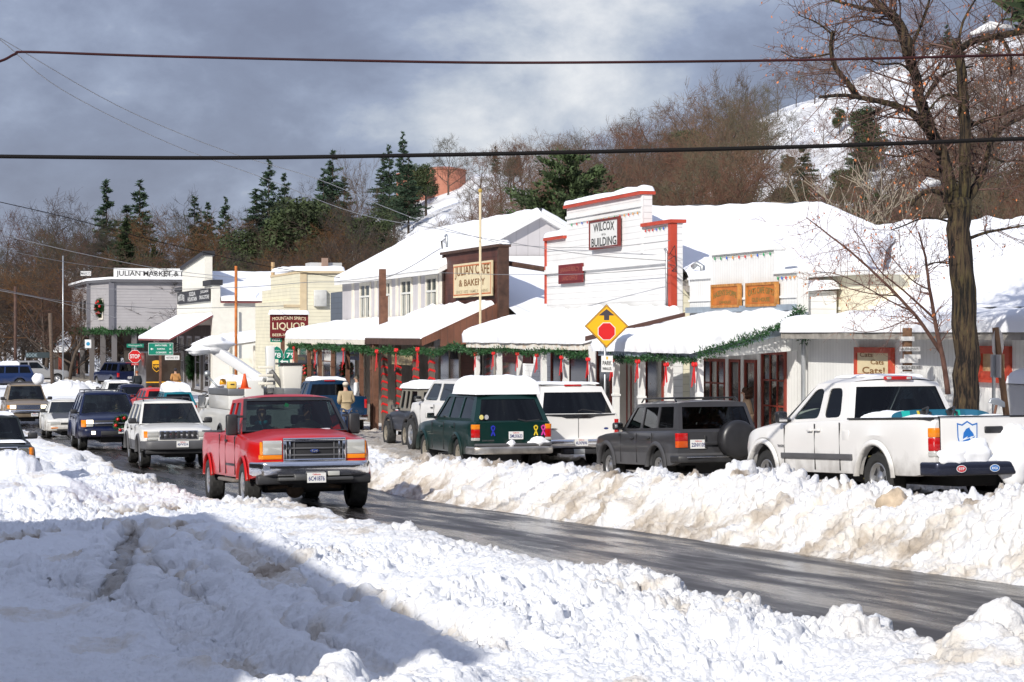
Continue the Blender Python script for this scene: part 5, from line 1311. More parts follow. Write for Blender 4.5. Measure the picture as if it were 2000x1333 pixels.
sp = cv.t.location+Vector((.45, -1.55, 2.02)); sbo = sb.build('snowball', SNOWP, None, smooth=True); sbo.location = sp; tag(sbo, 'big round snowball sitting on the roof of the tan wagon', 'snowball')
# ------------------------------------------------ dark old wagon at the left edge
dk = paint('black_green_paint', (.012, .016, .014))
cv = vehicle('old_off_roader', 'black older four wheel drive with orange corner lamp half out of the picture', 'car', 1.56, 41.6, PI, L=4.4, W=1.69, H=1.50, fo=.72, wb=2.62, rt=.36, tw=.25, zb=.42, low=.6,
    belt=[(-2.2, .98), (.70, .95), (1.5, .93), (2.2, .90)], hood=[(-2.2, .98), (.68, .97), (.8, .99), (1.6, .97), (2.2, .92)],
    open=[(-2.0, .70)], cab=(.78, .25, -1.8, -2.1), tum=.13, paint=dk, wins=[(-1.9, -1.0, -1.75, -1.0, GM), (-.9, -.2, -.9, -.2, GM), (-.1, .6, -.1, .22, GM)], seams=(-.15, .62), seats=[-.2, -1.0], flare=.06, flare_m=blackpl, tf=.04, rfw=.2)
L2 = cv.L2
fbox(cv, 'grille_opening', dark, -.5, .5, L2-.02, L2+.014, .68, .86, .006); gframe('grille_frame', chrome, -.52, .52, .66, .88, L2-.02, L2+.03, .022)
for z in (.73, .80): fbox(cv, 'grille_bar', chrome, -.5, .5, L2, L2+.026, z-.008, z+.008, .004)
for s in (-1, 1): gframe('lamp_frame', chrome, *(sorted((s*.53, s*.74))), .69, .86, L2-.01, L2+.024, .014)
for s in (-1, 1): fbox(cv, 'headlight', mat('dull_lamp', (.12, .12, .10), .15, spec=.8), s*.545, s*.725, L2-.01, L2+.018, .70, .845, .006)
wrap(cv, 'corner_lamp', lampa, .745, None, .68, .86, 1, ylen=.07)
bumper(cv, .50, .62, chrome, 1, off=.12, wrapl=.12, bevel=.02); wrap(cv, 'turn_signal', lampa, .46, .70, .54, .585, 1, off=.185)
wrap(cv, 'bumper_end', blackpl, .72, None, .49, .63, 1, ylen=.3, off=.12)
for s in (-1, 1):
    m = MB(); m.lathe([(.001, 0), (.07, 0), (.085, -.03), (.07, -.09), (.001, -.1)], 14, Matrix.Translation((s*.22, L2+.22, .74)) @ Matrix.Rotation(PI/2, 4, 'Z')); cv.B(m, 'spot_lamp', lampw, smooth=True)
snowcap(cv, .95, 2.0, -.7, .55, .955, .03, 9, .1, .03, .01, 'hood_snow', (20, 20)); snowcap(cv, -1.7, .1, -.55, .55, 1.48, .05, 10, .1, .03, .01); wiper(cv)
# ------------------------------------------------ white pickup parked, seen from behind left
wh2 = paint('white_truck_paint', (.72, .71, .69))
cv = vehicle('pickup_truck', 'white extended cab pickup with a blue shield sticker on its tailgate, parked nearest the camera', 'pickup truck', 13.36, 23.0, R_(3.2), raise_=.22, L=5.52, W=1.91, H=1.80, fo=.86, wb=3.26, rt=.37, tw=.25, zb=.42, gap=.10,
    belt=[(-2.76, 1.18), (-.60, 1.18), (1.3, 1.14), (2.2, 1.06), (2.76, .95)], hood=[(-2.76, 1.18), (1.28, 1.18), (1.45, 1.22), (2.2, 1.16), (2.76, 1.0)],
    open=[(-2.68, -.66), (-.48, 1.26)], cab=(1.42, .62, -.34, -.52), tum=.17, paint=wh2, tf=.18, rfw=.6, rail=.10, bowr=.07,
    wins=[(-.28, .22, -.14, .24, GP), (.36, 1.15, .38, .62, GL)], wr=.10, wfrac=(.07, .86), rear_win=(-.90, .90, .03, .88), rwg=GM, rw_frame=wh2, seams=(.30, 1.22, -.42), handles=(.42, .20), handle_m=wh2, molding=(.62, .70, trimgrey), mirror=(.17, .17, .1), mir_z=-.02,
    seats=[-.1], flare=.07, flare_m=wh2, style='five', wsg=GL)
L2, B = cv.L2, cv.B
m = MB(); m.box(-.78, .78, -2.68, -.66, .70, .74); m.box(-.80, -.76, -2.68, -.66, .7, 1.17); m.box(.76, .80, -2.68, -.66, .7, 1.17); B(m, 'bed_liner', dark)
for s in (-1, 1): fbox(cv, 'bed_rail', blackpl, s*.78, s*.935, -2.72, -.60, 1.175, 1.20, .008)
fbox(cv, 'tailgate', wh2, -.80, .80, -L2-.015, -L2+.05, .60, 1.185, .02); fbox(cv, 'tailgate_cap', blackpl, -.80, .80, -L2-.02, -L2+.05, 1.19, 1.21, .006)
for s in (-1, 1): fbox(cv, 'tailgate_seam', dark, s*.803, s*.811, -L2-.018, -L2+.01, .6, 1.19, .001)
fbox(cv, 'tailgate_handle', blackpl, -.14, .14, -L2-.03, -L2, .98, 1.07, .015)
for s in (-1, 1):
    for z0, z1, mm in ((.98, 1.05, lampa), (.88, .98, lampa), (.76, .88, lampr), (.68, .76, lampr), (.63, .68, lampw)):
        pass
for z0, z1, mm in ((.935, 1.06, lampa), (.76, .932, lampr), (.685, .757, lampw)): wrap(cv, 'tail_lamp', mm, .80, None, z0, z1, -1, ylen=.09, off=.014, bevel=.012)
bumper(cv, .44, .62, mat('navy_bumper', (.03, .035, .06), .25, metal=.5, coat=.5), -1, off=.12, wrapl=.25, bevel=.03)
# shield sticker: blue shield with white field, horse head and bolt
stB, stW = mat('sticker_blue', (.02, .16, .50), .4), mat('sticker_white', (.75, .78, .8), .4)
def shape2d(pts, M, d): return [M @ Vector((p[0], p[1], d)) for p in pts]
Ms = BK(L2, .93, -.40, .018)
sh = [(-.155, .19), (-.08, .17), (0, .215), (.08, .17), (.155, .19), (.15, 0), (.12, -.11), (.06, -.18), (0, -.215), (-.06, -.18), (-.12, -.11), (-.15, 0)]
m = MB(); m.add(shape2d(sh, Ms, 0), [tuple(range(len(sh)))]); stk = B(m, 'shield_sticker', stB)
sh2 = [(-.138, .165), (-.075, .15), (0, .193), (.075, .15), (.138, .165), (.134, .0), (.12, -.05), (-.12, -.05), (-.134, 0)]
m = MB(); m.add(shape2d(sh2, Ms, .002), [tuple(range(len(sh2)))]); m.build('sticker_field', stW, stk, local=True)
hd = [(-.07, .0), (-.06, .06), (-.02, .11), (.03, .13), (.04, .10), (.08, .06), (.11, .0), (.08, -.01), (.05, .02), (.04, -.04), (-.07, -.05)]
m = MB(); m.add(shape2d(hd, Ms, .004), [tuple(range(len(hd)))]); m.build('sticker_figure', stB, stk, local=True)
bl = [(-.09, -.03), (.0, .015), (-.01, -.01), (.13, .03), (.03, -.025), (.04, -.005), (-.09, -.045)]
m = MB(); m.add(shape2d(bl, Ms, .006), [tuple(range(len(bl)))]); m.build('sticker_bolt', stW, stk, local=True)
txt('CHARGERS', Ms @ Matrix.Translation((.0, -.085, .004)), .22, .04, stW, stk, local=True, bold=.02, depth=0)
def oval(M, a, b, d, n=20): return [M @ Vector((a*math.cos(2*PI*i/n), b*math.sin(2*PI*i/n), d)) for i in range(n)]
for xx, mm, tx, tm in ((-.60, mat('sticker_red', (.55, .02, .03), .4), 'STP', stW), (-.10, MATS['sticker_blue'], 'RVCA', stW)):
    Mo = BK(L2, .53, xx, .172)
    m = MB(); m.add(oval(Mo, .075, .048, 0), [tuple(range(20))]); o1 = B(m, 'oval_sticker', stW); m = MB(); m.add(oval(Mo, .066, .040, .002), [tuple(range(20))]); m.build('sticker_field', mm, o1, local=True)
    txt(tx, Mo @ Matrix.Translation((0, 0, .004)), .09, .035, tm, o1, local=True, bold=.04, depth=0)
fbox(cv, 'high_brake_lamp', lampr, -.22, .22, cv.yC-.115, cv.yC-.05, cv.H-.075, cv.H-.02, .015)
for s in (-1, 1): fbox(cv, 'high_lamp_lens', lampw, s*.16-.035, s*.16+.035, cv.yC-.122, cv.yC-.11, cv.H-.065, cv.H-.03, .01)
txt('TUNDRA', SD(-1, cv.W2, 1.30, .80, .012), .22, .035, trimgrey, cv.t, local=True, bold=.04)
fbox(cv, 'fuel_door', wh2, -cv.W2-.004, -cv.W2+.02, -1.0+.32, -1.0+.50, .86, 1.02, .004)
# things in the bed: snow, snowboard
bedM = cv.t.matrix_world if False else Matrix.Translation(cv.t.location) @ cv.t.rotation_euler.to_matrix().to_4x4()
def bed_thing(name, label, cat, loc, rot=(0, 0, 0)):
    t_ = thing(name, label, cat, (0, 0, 0)); M = bedM @ Matrix.Translation(loc) @ Matrix.Rotation(rot[2], 4, 'Z') @ Matrix.Rotation(rot[0], 4, 'X') @ Matrix.Rotation(rot[1], 4, 'Y')
    t_.location = M.translation; t_.rotation_euler = M.to_euler(); ORI[t_.name] = Vector((0, 0, 0)); return t_
snowcap(cv, -2.6, -.72, -.74, .74, .98, .22, 41, .4, .12, 0, 'bed_snow', (30, 40))
snowcap(cv, -1.3, -.62, -.80, .55, 1.12, .17, 42, .3, .12, 0, 'bed_snow', (30, 30))
sbd = bed_thing('snowboard', 'blue and green snowboard lying on the snow in the white pickup bed', 'snowboard', (.12, -1.35, 1.19), (R_(50), 0, R_(-4)))
m = MB(); pts = []
for i in range(40):
    a = 2*PI*i/40; pts.append((math.copysign(abs(math.cos(a))**.45, math.cos(a))*.76, math.sin(a)*.135, 0))
m.prism(pts, (0, 0, .014)); m.build('deck', mat('board_blue', (.01, .10, .16), .3), sbd, local=True, bevel=.003)
for i, (x_, w_, cc) in enumerate(((-.55, .13, (.01, .35, .30)), (-.33, .10, (.55, .42, .05)), (.22, .12, (.01, .30, .22)), (.45, .20, (.02, .12, .2)))):
    m = MB(); m.prism([(x_-w_/2, -.11, .015), (x_+w_/2-.03, -.11, .015), (x_+w_/2+.03, .11, .015), (x_-w_/2+.03, .11, .015)], (0, 0, .002)); m.build('graphic', mat('graphic_%s' % 'abcd'[i], cc, .3), sbd, local=True)
for x_ in (-.27, .13):
    m = MB(); m.box(x_-.05, x_+.05, -.10, .10, .016, .04); m.tube([(x_, -.11, .03), (x_-.05, -.08, .12), (x_, 0, .15), (x_+.04, .08, .12), (x_, .11, .03)], .02, 6); m.tube([(x_+.03, -.10, .03), (x_+.06, 0, .10), (x_+.03, .10, .03)], .016, 6); m.build('binding', blackpl, sbd, local=True, bevel=.01)
sv = bed_thing('snow_shovel', 'grey shovel blade standing in the white pickup bed', 'shovel', (.35, -2.25, 1.15), (0, R_(15), 0))
m = MB(); m.tube([(0, 0, -.3), (0, 0, .22)], .018, 8); m.build('handle', post_wood, sv, local=True)
m = MB(); m.prism([(-.13, -.02, .2), (.13, -.02, .2), (.11, -.02, .27), (0, -.02, .30), (-.11, -.02, .27)], (0, .03, 0)); m.build('blade', galv, sv, local=True, bevel=.01)
# snow plastered over bumper and tailgate
def blob(name, cv, c, r, sx_, sy_, sz_, seed=1, parent=None):
    m = MB(); m.ball((0, 0, 0), r, 12); rnd = random.Random(seed); ph = [rnd.random()*6 for _ in range(6)]
    for v in m.v:
        d = v.normalized(); k_ = 1+.12*math.sin(d.x*5+ph[0])+.10*math.sin(d.y*6+ph[1]+d.z*3)+.09*math.sin(d.z*7+ph[2])+.05*math.sin(d.x*17+d.z*13+ph[3])
        v.x *= sx_*k_; v.y *= sy_*k_; v.z *= sz_*k_
    for v in m.v: v += Vector(c)
    return cv.B(m, name, SNOWP, smooth=True)
for i, (xx, zz, r_, a_, b_) in enumerate(((-.62, .68, .14, 1.7, 1.0), (-.32, .70, .16, 1.5, 1.2), (.30, .66, .24, 1.5, 1.5), (.62, .74, .2, 1.2, 1.6), (.0, .60, .12, 2.2, .8), (-.50, .80, .1, 2.0, .8))): blob('stuck_snow', cv, (xx, -L2-.07, zz), r_, a_, .55, b_, i+1)
snowcap(cv, cv.yC+.05, cv.yB-.1, -.5, .5, cv.H-.03, .05, 43, .15, .03, .0)
occupant(cv, -.37, .15, 1.42, MATS['dark_brown_hair'], mat('purple_jacket', (.14, .015, .08), .8), None, face_dir=1, label='person in a purple jacket at the wheel of the nearest white pickup')
# tyre chains on the rear left wheel
m = MB()
for k_ in range(7):
    a = k_*.9; y_ = cv.yr+math.cos(a)*.385; z_ = .37+math.sin(a)*.385
    m.tube([(-.90, y_, z_), (-.66, y_, z_)], .012, 5)
m.tube([(-.905, cv.yr+math.cos(a)*.31, .37+math.sin(a)*.31) for a in np.linspace(0, 2*PI, 15)], .010, 5, False)
cv.B(m, 'snow_chain', mat('chain_brass', (.45, .40, .15), .4, metal=.8))
# ------------------------------------------------ grey boxy wagon
gy_ = paint('grey_paint', (.042, .042, .046), dirt=True)
cv = vehicle('off_road_wagon', 'dark grey boxy wagon with a black covered spare wheel on its tailgate', 'car', 13.90, 33.2, R_(1.0), raise_=.17, L=4.24, W=1.70, H=1.60, fo=.72, wb=2.58, rt=.35, zb=.40, low=.64,
    belt=[(-2.12, 1.05), (.72, 1.03), (1.6, .98), (2.12, .92)], hood=[(-2.12, 1.05), (.70, 1.04), (.85, 1.06), (1.6, 1.03), (2.12, .95)],
    open=[(-1.95, .72)], cab=(.80, .18, -1.82, -2.05), tum=.10, paint=gy_, lower=trimgrey, wins=[(-1.78, -1.02, -1.64, -1.02, GM), (-.92, -.24, -.92, -.26, GM), (-.14, .58, -.18, .16, GM)], wr=.03,
    rear_win=(-.90, .90, .08, .86), rwg=GM, seams=(-.19, .64, -.97), handles=(.02, -.80), seats=[-.2, -1.15], flare=.075, flare_m=mat('flare_grey', (.06, .06, .064), .5, var=.15), tf=.05, rfw=.2, bowr=.03, tr=.04)
L2 = cv.L2
for z0, z1, mm in ((.86, 1.0, lampr), (.74, .858, mat('amber_red_lamp', (.55, .08, .01), .15))): wrap(cv, 'tail_lamp', mm, .62, None, z0, z1, -1, ylen=.05, off=.02)
bumper(cv, .47, .60, blackpl, -1, off=.10, wrapl=.25, bevel=.025); fbox(cv, 'bumper_strip', chrome, -.7, .7, -L2-.165, -L2-.15, .56, .575, .003)
plate(cv.t, BK(L2, .80, -.42, .015), '2SNV109', .31, .16)
m = MB(); m.lathe([(.001, -.30), (.27, -.30), (.335, -.27), (.35, -.22), (.35, -.06), (.30, -.03), (.001, -.02)], 40, Matrix.Translation((.28, -L2, .87)) @ Matrix.Rotation(PI/2, 4, 'Z')); cv.B(m, 'spare_wheel_cover', mat('vinyl_black', (.018, .018, .02), .38, var=.3, vscale=4, bump=.2, bscale=6), smooth=True)
for o in (cv.t.children[-1],): o.data.transform(Matrix.Identity(4))
fbox(cv, 'spare_carrier', blackpl, -.30, .3, -L2-.05, -L2, .78, .84, .01); fbox(cv, 'liftgate_handle', blackpl, -.30, -.26, -L2-.03, -L2, .72, .96, .008)
rack(cv, -1.6, .1, 4); 
for s in (-1,): fbox(cv, 'mirror_pad', galv, s*.95, s*1.0, .5, .6, 1.1, 1.16, .01)
# ------------------------------------------------ green wagon
gr_ = paint('dark_green_paint', (.002, .022, .019))
cv = vehicle('sport_wagon', 'dark green wagon with deep snow on its roof and ribbon stickers on its tailgate', 'car', 11.85, 39.2, 0, raise_=.24, L=4.78, W=1.79, H=1.70, fo=.80, wb=2.83, rt=.365, zb=.40, low=.52,
    belt=[(-2.39, 1.10), (.85, 1.06), (1.7, 1.0), (2.39, .90)], hood=[(-2.39, 1.1), (.82, 1.08), (.95, 1.12), (1.7, 1.06), (2.3, .95), (2.39, .92)],
    open=[(-2.2, .84)], cab=(.92, .22, -2.0, -2.32), tum=.17, paint=gr_, wins=[(-2.0, -1.15, -1.84, -1.15, GM), (-1.05, -.27, -1.05, -.29, GM), (-.17, .68, -.2, .16, GL)],
    rear_win=(-.86, .86, .04, .82), seams=(-.22, .76, -1.10), handles=(0, -.88), handle_m=gr_, seats=[-.15, -1.1], flare=.045, flare_m=gr_, rim=rimd, mirror_m=mat('pale_mirror', (.5, .5, .48), .4), bowr=.06)
L2 = cv.L2
for z0, z1, mm in ((.93, 1.03, lampa), (.76, .928, lampr), (.70, .757, lampw)): wrap(cv, 'tail_lamp', mm, .70, None, z0, z1, -1, ylen=.08, off=.014)
bumper(cv, .42, .58, mat('scuffed_chrome', (.42, .40, .37), .35, metal=.8, var=.3, vscale=5), -1, off=.13, wrapl=.35, bevel=.035); fbox(cv, 'bumper_pad', trimgrey, -.82, .82, -L2-.12, -L2+.02, .585, .64, .015)
plate(cv.t, BK(L2, .80, .07, .015), '5MUX633', .31, .16)
for xx, cc in ((-.42, mat('ribbon_blue', (.02, .03, .45), .5)), (.50, mat('ribbon_yellow', (.75, .55, .03), .5)), (.66, mat('ribbon_pink', (.7, .05, .35), .5))):
    m = MB(); Mr = BK(L2, .90, xx, .016); P_ = [(-.035, -.10), (-.01, -.03), (.03, .04), (.035, .075), (0, .10), (-.035, .075), (-.03, .04), (.01, -.03), (.035, -.10)]
    for a, b in zip(P_[:-1], P_[1:]):
        a, b = Vector(a), Vector(b); d = (b-a).normalized(); nn_ = Vector((-d.y, d.x))*.013; a = a-d*.004; b = b+d*.004
        m.add(shape2d([a-nn_, b-nn_, b+nn_, a+nn_], Mr, .0), [(0, 1, 2, 3)])
    cv.B(m, 'ribbon_sticker', cc)
for xx, cc in ((-.66, mat('sticker_yellow', (.7, .6, .2), .5)), (-.55, mat('sticker_grey', (.4, .4, .42), .5))):
    m = MB(); m.add(oval(BK(cv.L2-.02, 1.18, xx, .0), .045, .05, .01), [tuple(range(20))]); cv.B(m, 'window_sticker', cc)
fbox(cv, 'high_brake_lamp', mat('bright_red_lamp', (.8, .02, .01), .3), -.02, .26, cv.yC-.09, cv.yC-.03, cv.H-.055, cv.H-.02, .006)
m = MB(); m.tube([(.58, -L2-.02, 1.12), (.30, -L2-.01, 1.09), (.12, -L2+.01, 1.13)], .012, 6); cv.B(m, 'rear_wiper', dark)
txt('EXPLORER', BK(L2, .70, -.52, .006), .26, .028, trimgrey, cv.t, local=True, bold=.03)
snowcap(cv, cv.yC-.06, cv.yB-.55, -cv.xt-.03, cv.xt+.02, cv.H-.06, .35, 54, .34, .12, .08, n=(50, 90))
blob('bumper_snow', cv, (.55, -L2-.05, .66), .12, 1.9, .7, .8, 3); blob('bumper_snow', cv, (-.05, -L2-.08, .63), .08, 1.2, .7, .9, 4); blob('bumper_snow', cv, (.05, -L2-.13, .50), .10, 2.2, .4, .6, 5)
# ------------------------------------------------ white long wagon behind it
cv = vehicle('long_wagon', 'long white wagon with a wide black rear window parked beside the posts', 'car', 14.40, 42.5, 0, raise_=.12, L=5.76, W=2.03, H=1.96, fo=.95, wb=3.48, rt=.39, tw=.26, zb=.50,
    belt=[(-2.88, 1.28), (1.35, 1.24), (2.2, 1.18), (2.88, 1.10)], hood=[(-2.88, 1.28), (1.3, 1.26), (1.45, 1.32), (2.2, 1.28), (2.88, 1.14)],
    open=[(-2.7, 1.32)], cab=(1.40, .72, -2.42, -2.80), tum=.20, paint=wh2, wins=[(-2.5, -1.3, -2.2, -1.3, GP), (-1.2, -.25, -1.2, -.25, GP), (-.15, 1.1, -.15, .64, GP)], rail=.09,
    rear_win=(-.90, .90, .02, .80), seams=(-.2, 1.2, -1.25), handles=(.0, -1.05), seats=[.2, -1.0], bowr=.07, rw_frame=wh2)
L2 = cv.L2
wrap(cv, 'tail_lamp', lampr, .86, None, .80, 1.14, -1, ylen=.06, off=.016)
bumper(cv, .50, .70, chrome, -1, off=.12, wrapl=.3, bevel=.04); plate(cv.t, BK(L2, .63, 0, .20), '4UXP696', .31, .16)
fbox(cv, 'high_brake_lamp', lampr, -.2, .2, cv.yC-.10, cv.yC-.03, cv.H-.08, cv.H-.035, .01); fbox(cv, 'door_split', dark, -.004, .004, -L2-.008, -L2+.01, .72, 1.22, .001)
m = MB(); pts = [(-.88, 1.26), (.88, 1.26), (.86, 1.235), (.40, 1.20), (.28, 1.165), (-.28, 1.165), (-.40, 1.20), (-.86, 1.235)]
m.prism([(p[0], -L2-.012, p[1]) for p in pts], (0, .012, 0)); cv.B(m, 'lower_glass', mat('black_glass', (.012, .012, .014), .05, spec=.9))
m = MB(); m.add(oval(BK(L2, .93, .66, .004), .055, .025, .0), [tuple(range(20))]); cv.B(m, 'badge', MATS['badge_blue'])
txt('EXCURSION', BK(L2, .93, -.66, .004), .30, .035, trimgrey, cv.t, local=True, bold=.04)
m = MB(); m.tube([(.55, -L2-.02, 1.30), (.1, -L2+.0, 1.36), (0, -L2+.0, 1.33)], .012, 6); cv.B(m, 'rear_wiper', dark)
fbox(cv, 'hitch', blackpl, -.4, .4, -L2-.15, -L2+.1, .36, .48, .02); fbox(cv, 'hitch_plate', galv, -.16, .1, -L2-.16, -L2-.15, .36, .48, .004)
snowcap(cv, cv.yC+.05, cv.yB-.2, -.7, .7, cv.H-.03, .05, 53, .15, .03, .0)
# ------------------------------------------------ white lifted pickup/wagon further on
cv = vehicle('lifted_pickup', 'white lifted four wheel drive with big black tyres between the soft top and green wagon', 'pickup truck', 14.15, 48.6, 0, raise_=.15, L=5.1, W=1.98, H=2.0, fo=.75, wb=3.3, rt=.46, tw=.32, zb=.66, gap=.1,
    belt=[(-2.55, 1.38), (1.1, 1.36), (2.0, 1.34), (2.55, 1.18)], hood=[(-2.55, 1.38), (1.05, 1.38), (1.2, 1.42), (2.0, 1.42), (2.55, 1.22)],
    open=[(-2.4, 1.1)], cab=(1.22, .55, -2.2, -2.4), tum=.18, paint=wh2, wins=[(-1.9, -.55, -1.8, -.55, GM), (-.42, .92, -.42, .50, GM)], wr=.1, tf=.22, rfw=.6, seams=(-.48, 1.0), handles=(-.28,), flare=.09, flare_m=blackpl, inset=-.09, seats=[-.3])
txt('V8', SD(-1, cv.W2, 1.45, 1.05, .012), .22, .05, trimgrey, cv.t, local=True) if False else None
# ------------------------------------------------ soft top jeep-like
bk = paint('black_paint', (.012, .014, .02))
khaki = mat('khaki_soft_top', (.20, .185, .155), .85, var=.08)
cv = vehicle('soft_top_off_roader', 'small black off roader with khaki soft top under a thick cap of snow', 'car', 14.60, 55.3, 0, raise_=.10, L=3.75, W=1.62, H=1.80, fo=.52, wb=2.37, rt=.38, tw=.25, zb=.50, gap=.11,
    belt=[(-1.88, 1.10), (.35, 1.08), (.6, 1.06), (1.88, .98)], hood=[(-1.88, 1.1), (.34, 1.08), (.5, 1.12), (1.88, 1.04)],
    open=[(-1.8, .42)], cab=(.50, .32, -1.72, -1.84), tum=.10, paint=bk, pillar=khaki, roof_m=khaki, rw_frame=khaki, wins=[(-1.62, -.85, -1.55, -.85, GP), (-.68, -.32, -.68, -.32, GP), (-.12, .30, -.12, .22, GM)], wr=.07,
    rear_win=(-.78, .78, .1, .85), rwg=GP, tf=.22, rfw=.7, flare=.10, flare_m=blackpl, inset=-.10, rim=rimd, bow=.02, bowr=.03, seats=[-.5], tr=.02)
L2 = cv.L2
for s in (-1, 1): fbox(cv, 'tail_lamp', lampr, s*.62, s*.74, -L2-.06, -L2, .86, 1.02, .01)
bumper(cv, .50, .62, blackpl, -1, off=.08, wrapl=.1, bevel=.02); plate(cv.t, BK(L2, .80, -.5, .05), '5YBC611')
snowcap(cv, cv.yC-.05, cv.yB+.12, -cv.xt-.05, cv.xt+.05, cv.H-.06, .20, 55, .25, .08, .03, n=(40, 60)); snowcap(cv, .8, 1.8, -.5, .5, 1.06, .10, 56, .2, .1, .0, 'hood_snow')
fbox(cv, 'front_fender', bk, -.80, -.55, .45, 1.8, .78, .84, .03)
# ------------------------------------------------ blue pickup
bl_ = paint('blue_paint', (.003, .028, .075))
cv = vehicle('pickup_truck', 'deep blue pickup with snow on the cab roof parked by the liquor store', 'pickup truck', 14.85, 70.4, 0, raise_=.1, L=5.7, W=2.0, H=1.95, fo=.9, wb=3.6, rt=.40, tw=.26, zb=.55,
    belt=[(-2.85, 1.32), (-.7, 1.32), (1.3, 1.26), (2.85, 1.1)], hood=[(-2.85, 1.32), (1.25, 1.3), (1.4, 1.35), (2.85, 1.14)], open=[(-2.76, -.9), (-.7, 1.27)], cab=(1.35, .7, -.62, -.82), tum=.2, paint=bl_, rail=.1, rwg=GP, rear_win=(-.86, .86, .08, .82),
    wins=[(-.55, .1, -.5, .1, GM), (.2, 1.0, .2, .62, GM)], seams=(.15, 1.1), seats=[0], bowr=.1)
L2 = cv.L2
fbox(cv, 'tailgate', bl_, -.82, .82, -L2-.015, -L2+.04, .68, 1.32, .02); wrap(cv, 'tail_lamp', lampr, .84, None, .90, 1.22, -1, ylen=.06, off=.016); bumper(cv, .48, .66, chrome, -1, off=.12, wrapl=.2, bevel=.03)
fbox(cv, 'high_brake_lamp', lampr, -.2, .2, cv.yC-.15, cv.yC-.06, cv.H-.09, cv.H-.05, .01); snowcap(cv, cv.yC-.02, cv.yB-.05, -cv.xt+.05, cv.xt-.05, cv.H-.07, .15, 57, .2, .05, .0)
txt('XL', BK(L2, .80, .55, .02), .1, .05, chrome, cv.t, local=True, bold=.05)
m = MB(); m.box(-.7, .7, -2.7, -.95, .8, .84); cv.B(m, 'bed_liner', dark)
# ------------------------------------------------ bucket truck
ut = paint('utility_white', (.66, .66, .63))
cv = vehicle('bucket_truck', 'white utility truck with folded boom and a lift bucket parked behind the red pickup', 'truck', 10.12, 59.0, 0, raise_=-.22, L=7.0, W=2.15, H=2.15, fo=1.0, wb=4.2, rt=.42, tw=.28, zb=.6,
    belt=[(-3.5, 1.45), (.9, 1.45), (2.0, 1.40), (3.5, 1.25)], hood=[(-3.5, 1.45), (2.0, 1.45), (3.5, 1.3)], open=[(-3.4, .8), (.9, 2.1)], cab=(2.15, 1.5, .95, .85), tum=.18, paint=ut, rear_win=(-.7, .7, .15, .8), wins=[(1.1, 1.95, 1.1, 1.5, GM)], seats=[1.3], flare=.10, flare_m=blackpl, mirror=(.22, .42, .1), mir_z=.1, inset=-.06)
for s in (-1, 1):
    fbox(cv, 'tool_box', ut, s*.62, s*1.07, -3.4, .7, 1.44, 1.86, .02); fbox(cv, 'box_lid', mat('dull_aluminium', (.22, .23, .24), .45, metal=.6), s*.60, s*1.09, -3.42, .72, 1.865, 2.06, .015)
B = cv.B
m = MB(); m.box(-.3, .3, -1.6, -1.0, 1.0, 2.3); B(m, 'turret', ut, bevel=.03)
m = MB(); m.box(-.28, .28, -.28, .28, -.02, .02)
m = MB(); m.prism([(-.10, -1.5, 2.3), (.20, -1.5, 2.3), (.20, -.6, 3.85), (-.10, -.6, 3.85), (-.10, -.85, 3.95), (-.10, -1.75, 2.4)], (.26, 0, 0)) if False else None
a_, b_ = Vector((.35, -1.3, 2.25)), Vector((-1.15, .6, 3.45))
def beam(a, b, w, h):
    m = MB(); d = (b-a).normalized(); s_ = d.cross(Vector((0, 0, 1))).normalized()*w/2; u_ = s_.cross(d).normalized()*h/2
    m.add([a-s_-u_, a+s_-u_, a+s_+u_, a-s_+u_, b-s_-u_, b+s_-u_, b+s_+u_, b-s_+u_], [(0, 1, 2, 3), (7, 6, 5, 4), (0, 4, 5, 1), (1, 5, 6, 2), (2, 6, 7, 3), (3, 7, 4, 0)]); return m
B(beam(a_, b_, .22, .30), 'lower_boom', mat('boom_grey', (.62, .63, .64), .5), bevel=.03)
B(beam(Vector((.55, -1.4, 1.9)), Vector((.55, -1.2, 3.35)), .26, .26), 'upper_boom', ut, bevel=.03)
B(beam(Vector((.50, -1.65, 2.6)), Vector((.95, -1.8, 1.95)), .14, .14), 'linkage', MATS['hitch_metal'], bevel=.02)
for z_ in (2.2, 2.45, 2.7): B(beam(Vector((.1, -1.75, z_)), Vector((.55, -1.75, z_)), .1, .08), 'control_box', cream, bevel=.01)
m = MB(); m.prism([(.80, -2.2, 1.95), (1.34, -2.2, 1.95), (1.40, -2.25, 2.78), (.74, -2.25, 2.78)], (0, .6, 0)); B(m, 'bucket', mat('bucket_plastic', (.66, .64, .58), .5), bevel=.05)
m = MB(); m.box(.66, 1.48, -2.32, -1.5, 2.78, 2.84); B(m, 'bucket_lid', blackpl, bevel=.02)
blob('boom_snow', cv, (-.95, .3, 3.42), .42, 1.5, 1.0, .55, 8); blob('boom_snow', cv, (-1.45, .2, 3.25), .3, 1.4, 1.0, .5, 9)
m = MB(); m.lathe([(.001, .0), (.11, .0), (.11, .10), (.08, .18), (.001, .2)], 14, Matrix.Translation((-.55, 1.2, 2.15)) @ Matrix.Rotation(-PI/2, 4, 'Y')); B(m, 'beacon', mat('amber_beacon', (.8, .35, .01), .2), smooth=True)
m = MB(); m.tube([(-.85, .1, 2.05), (-1.15, .5, 2.45)], .035, 6); m.ball((-1.15, .5, 2.5), .11, 6); B(m, 'flood_lamp', galv, smooth=True)
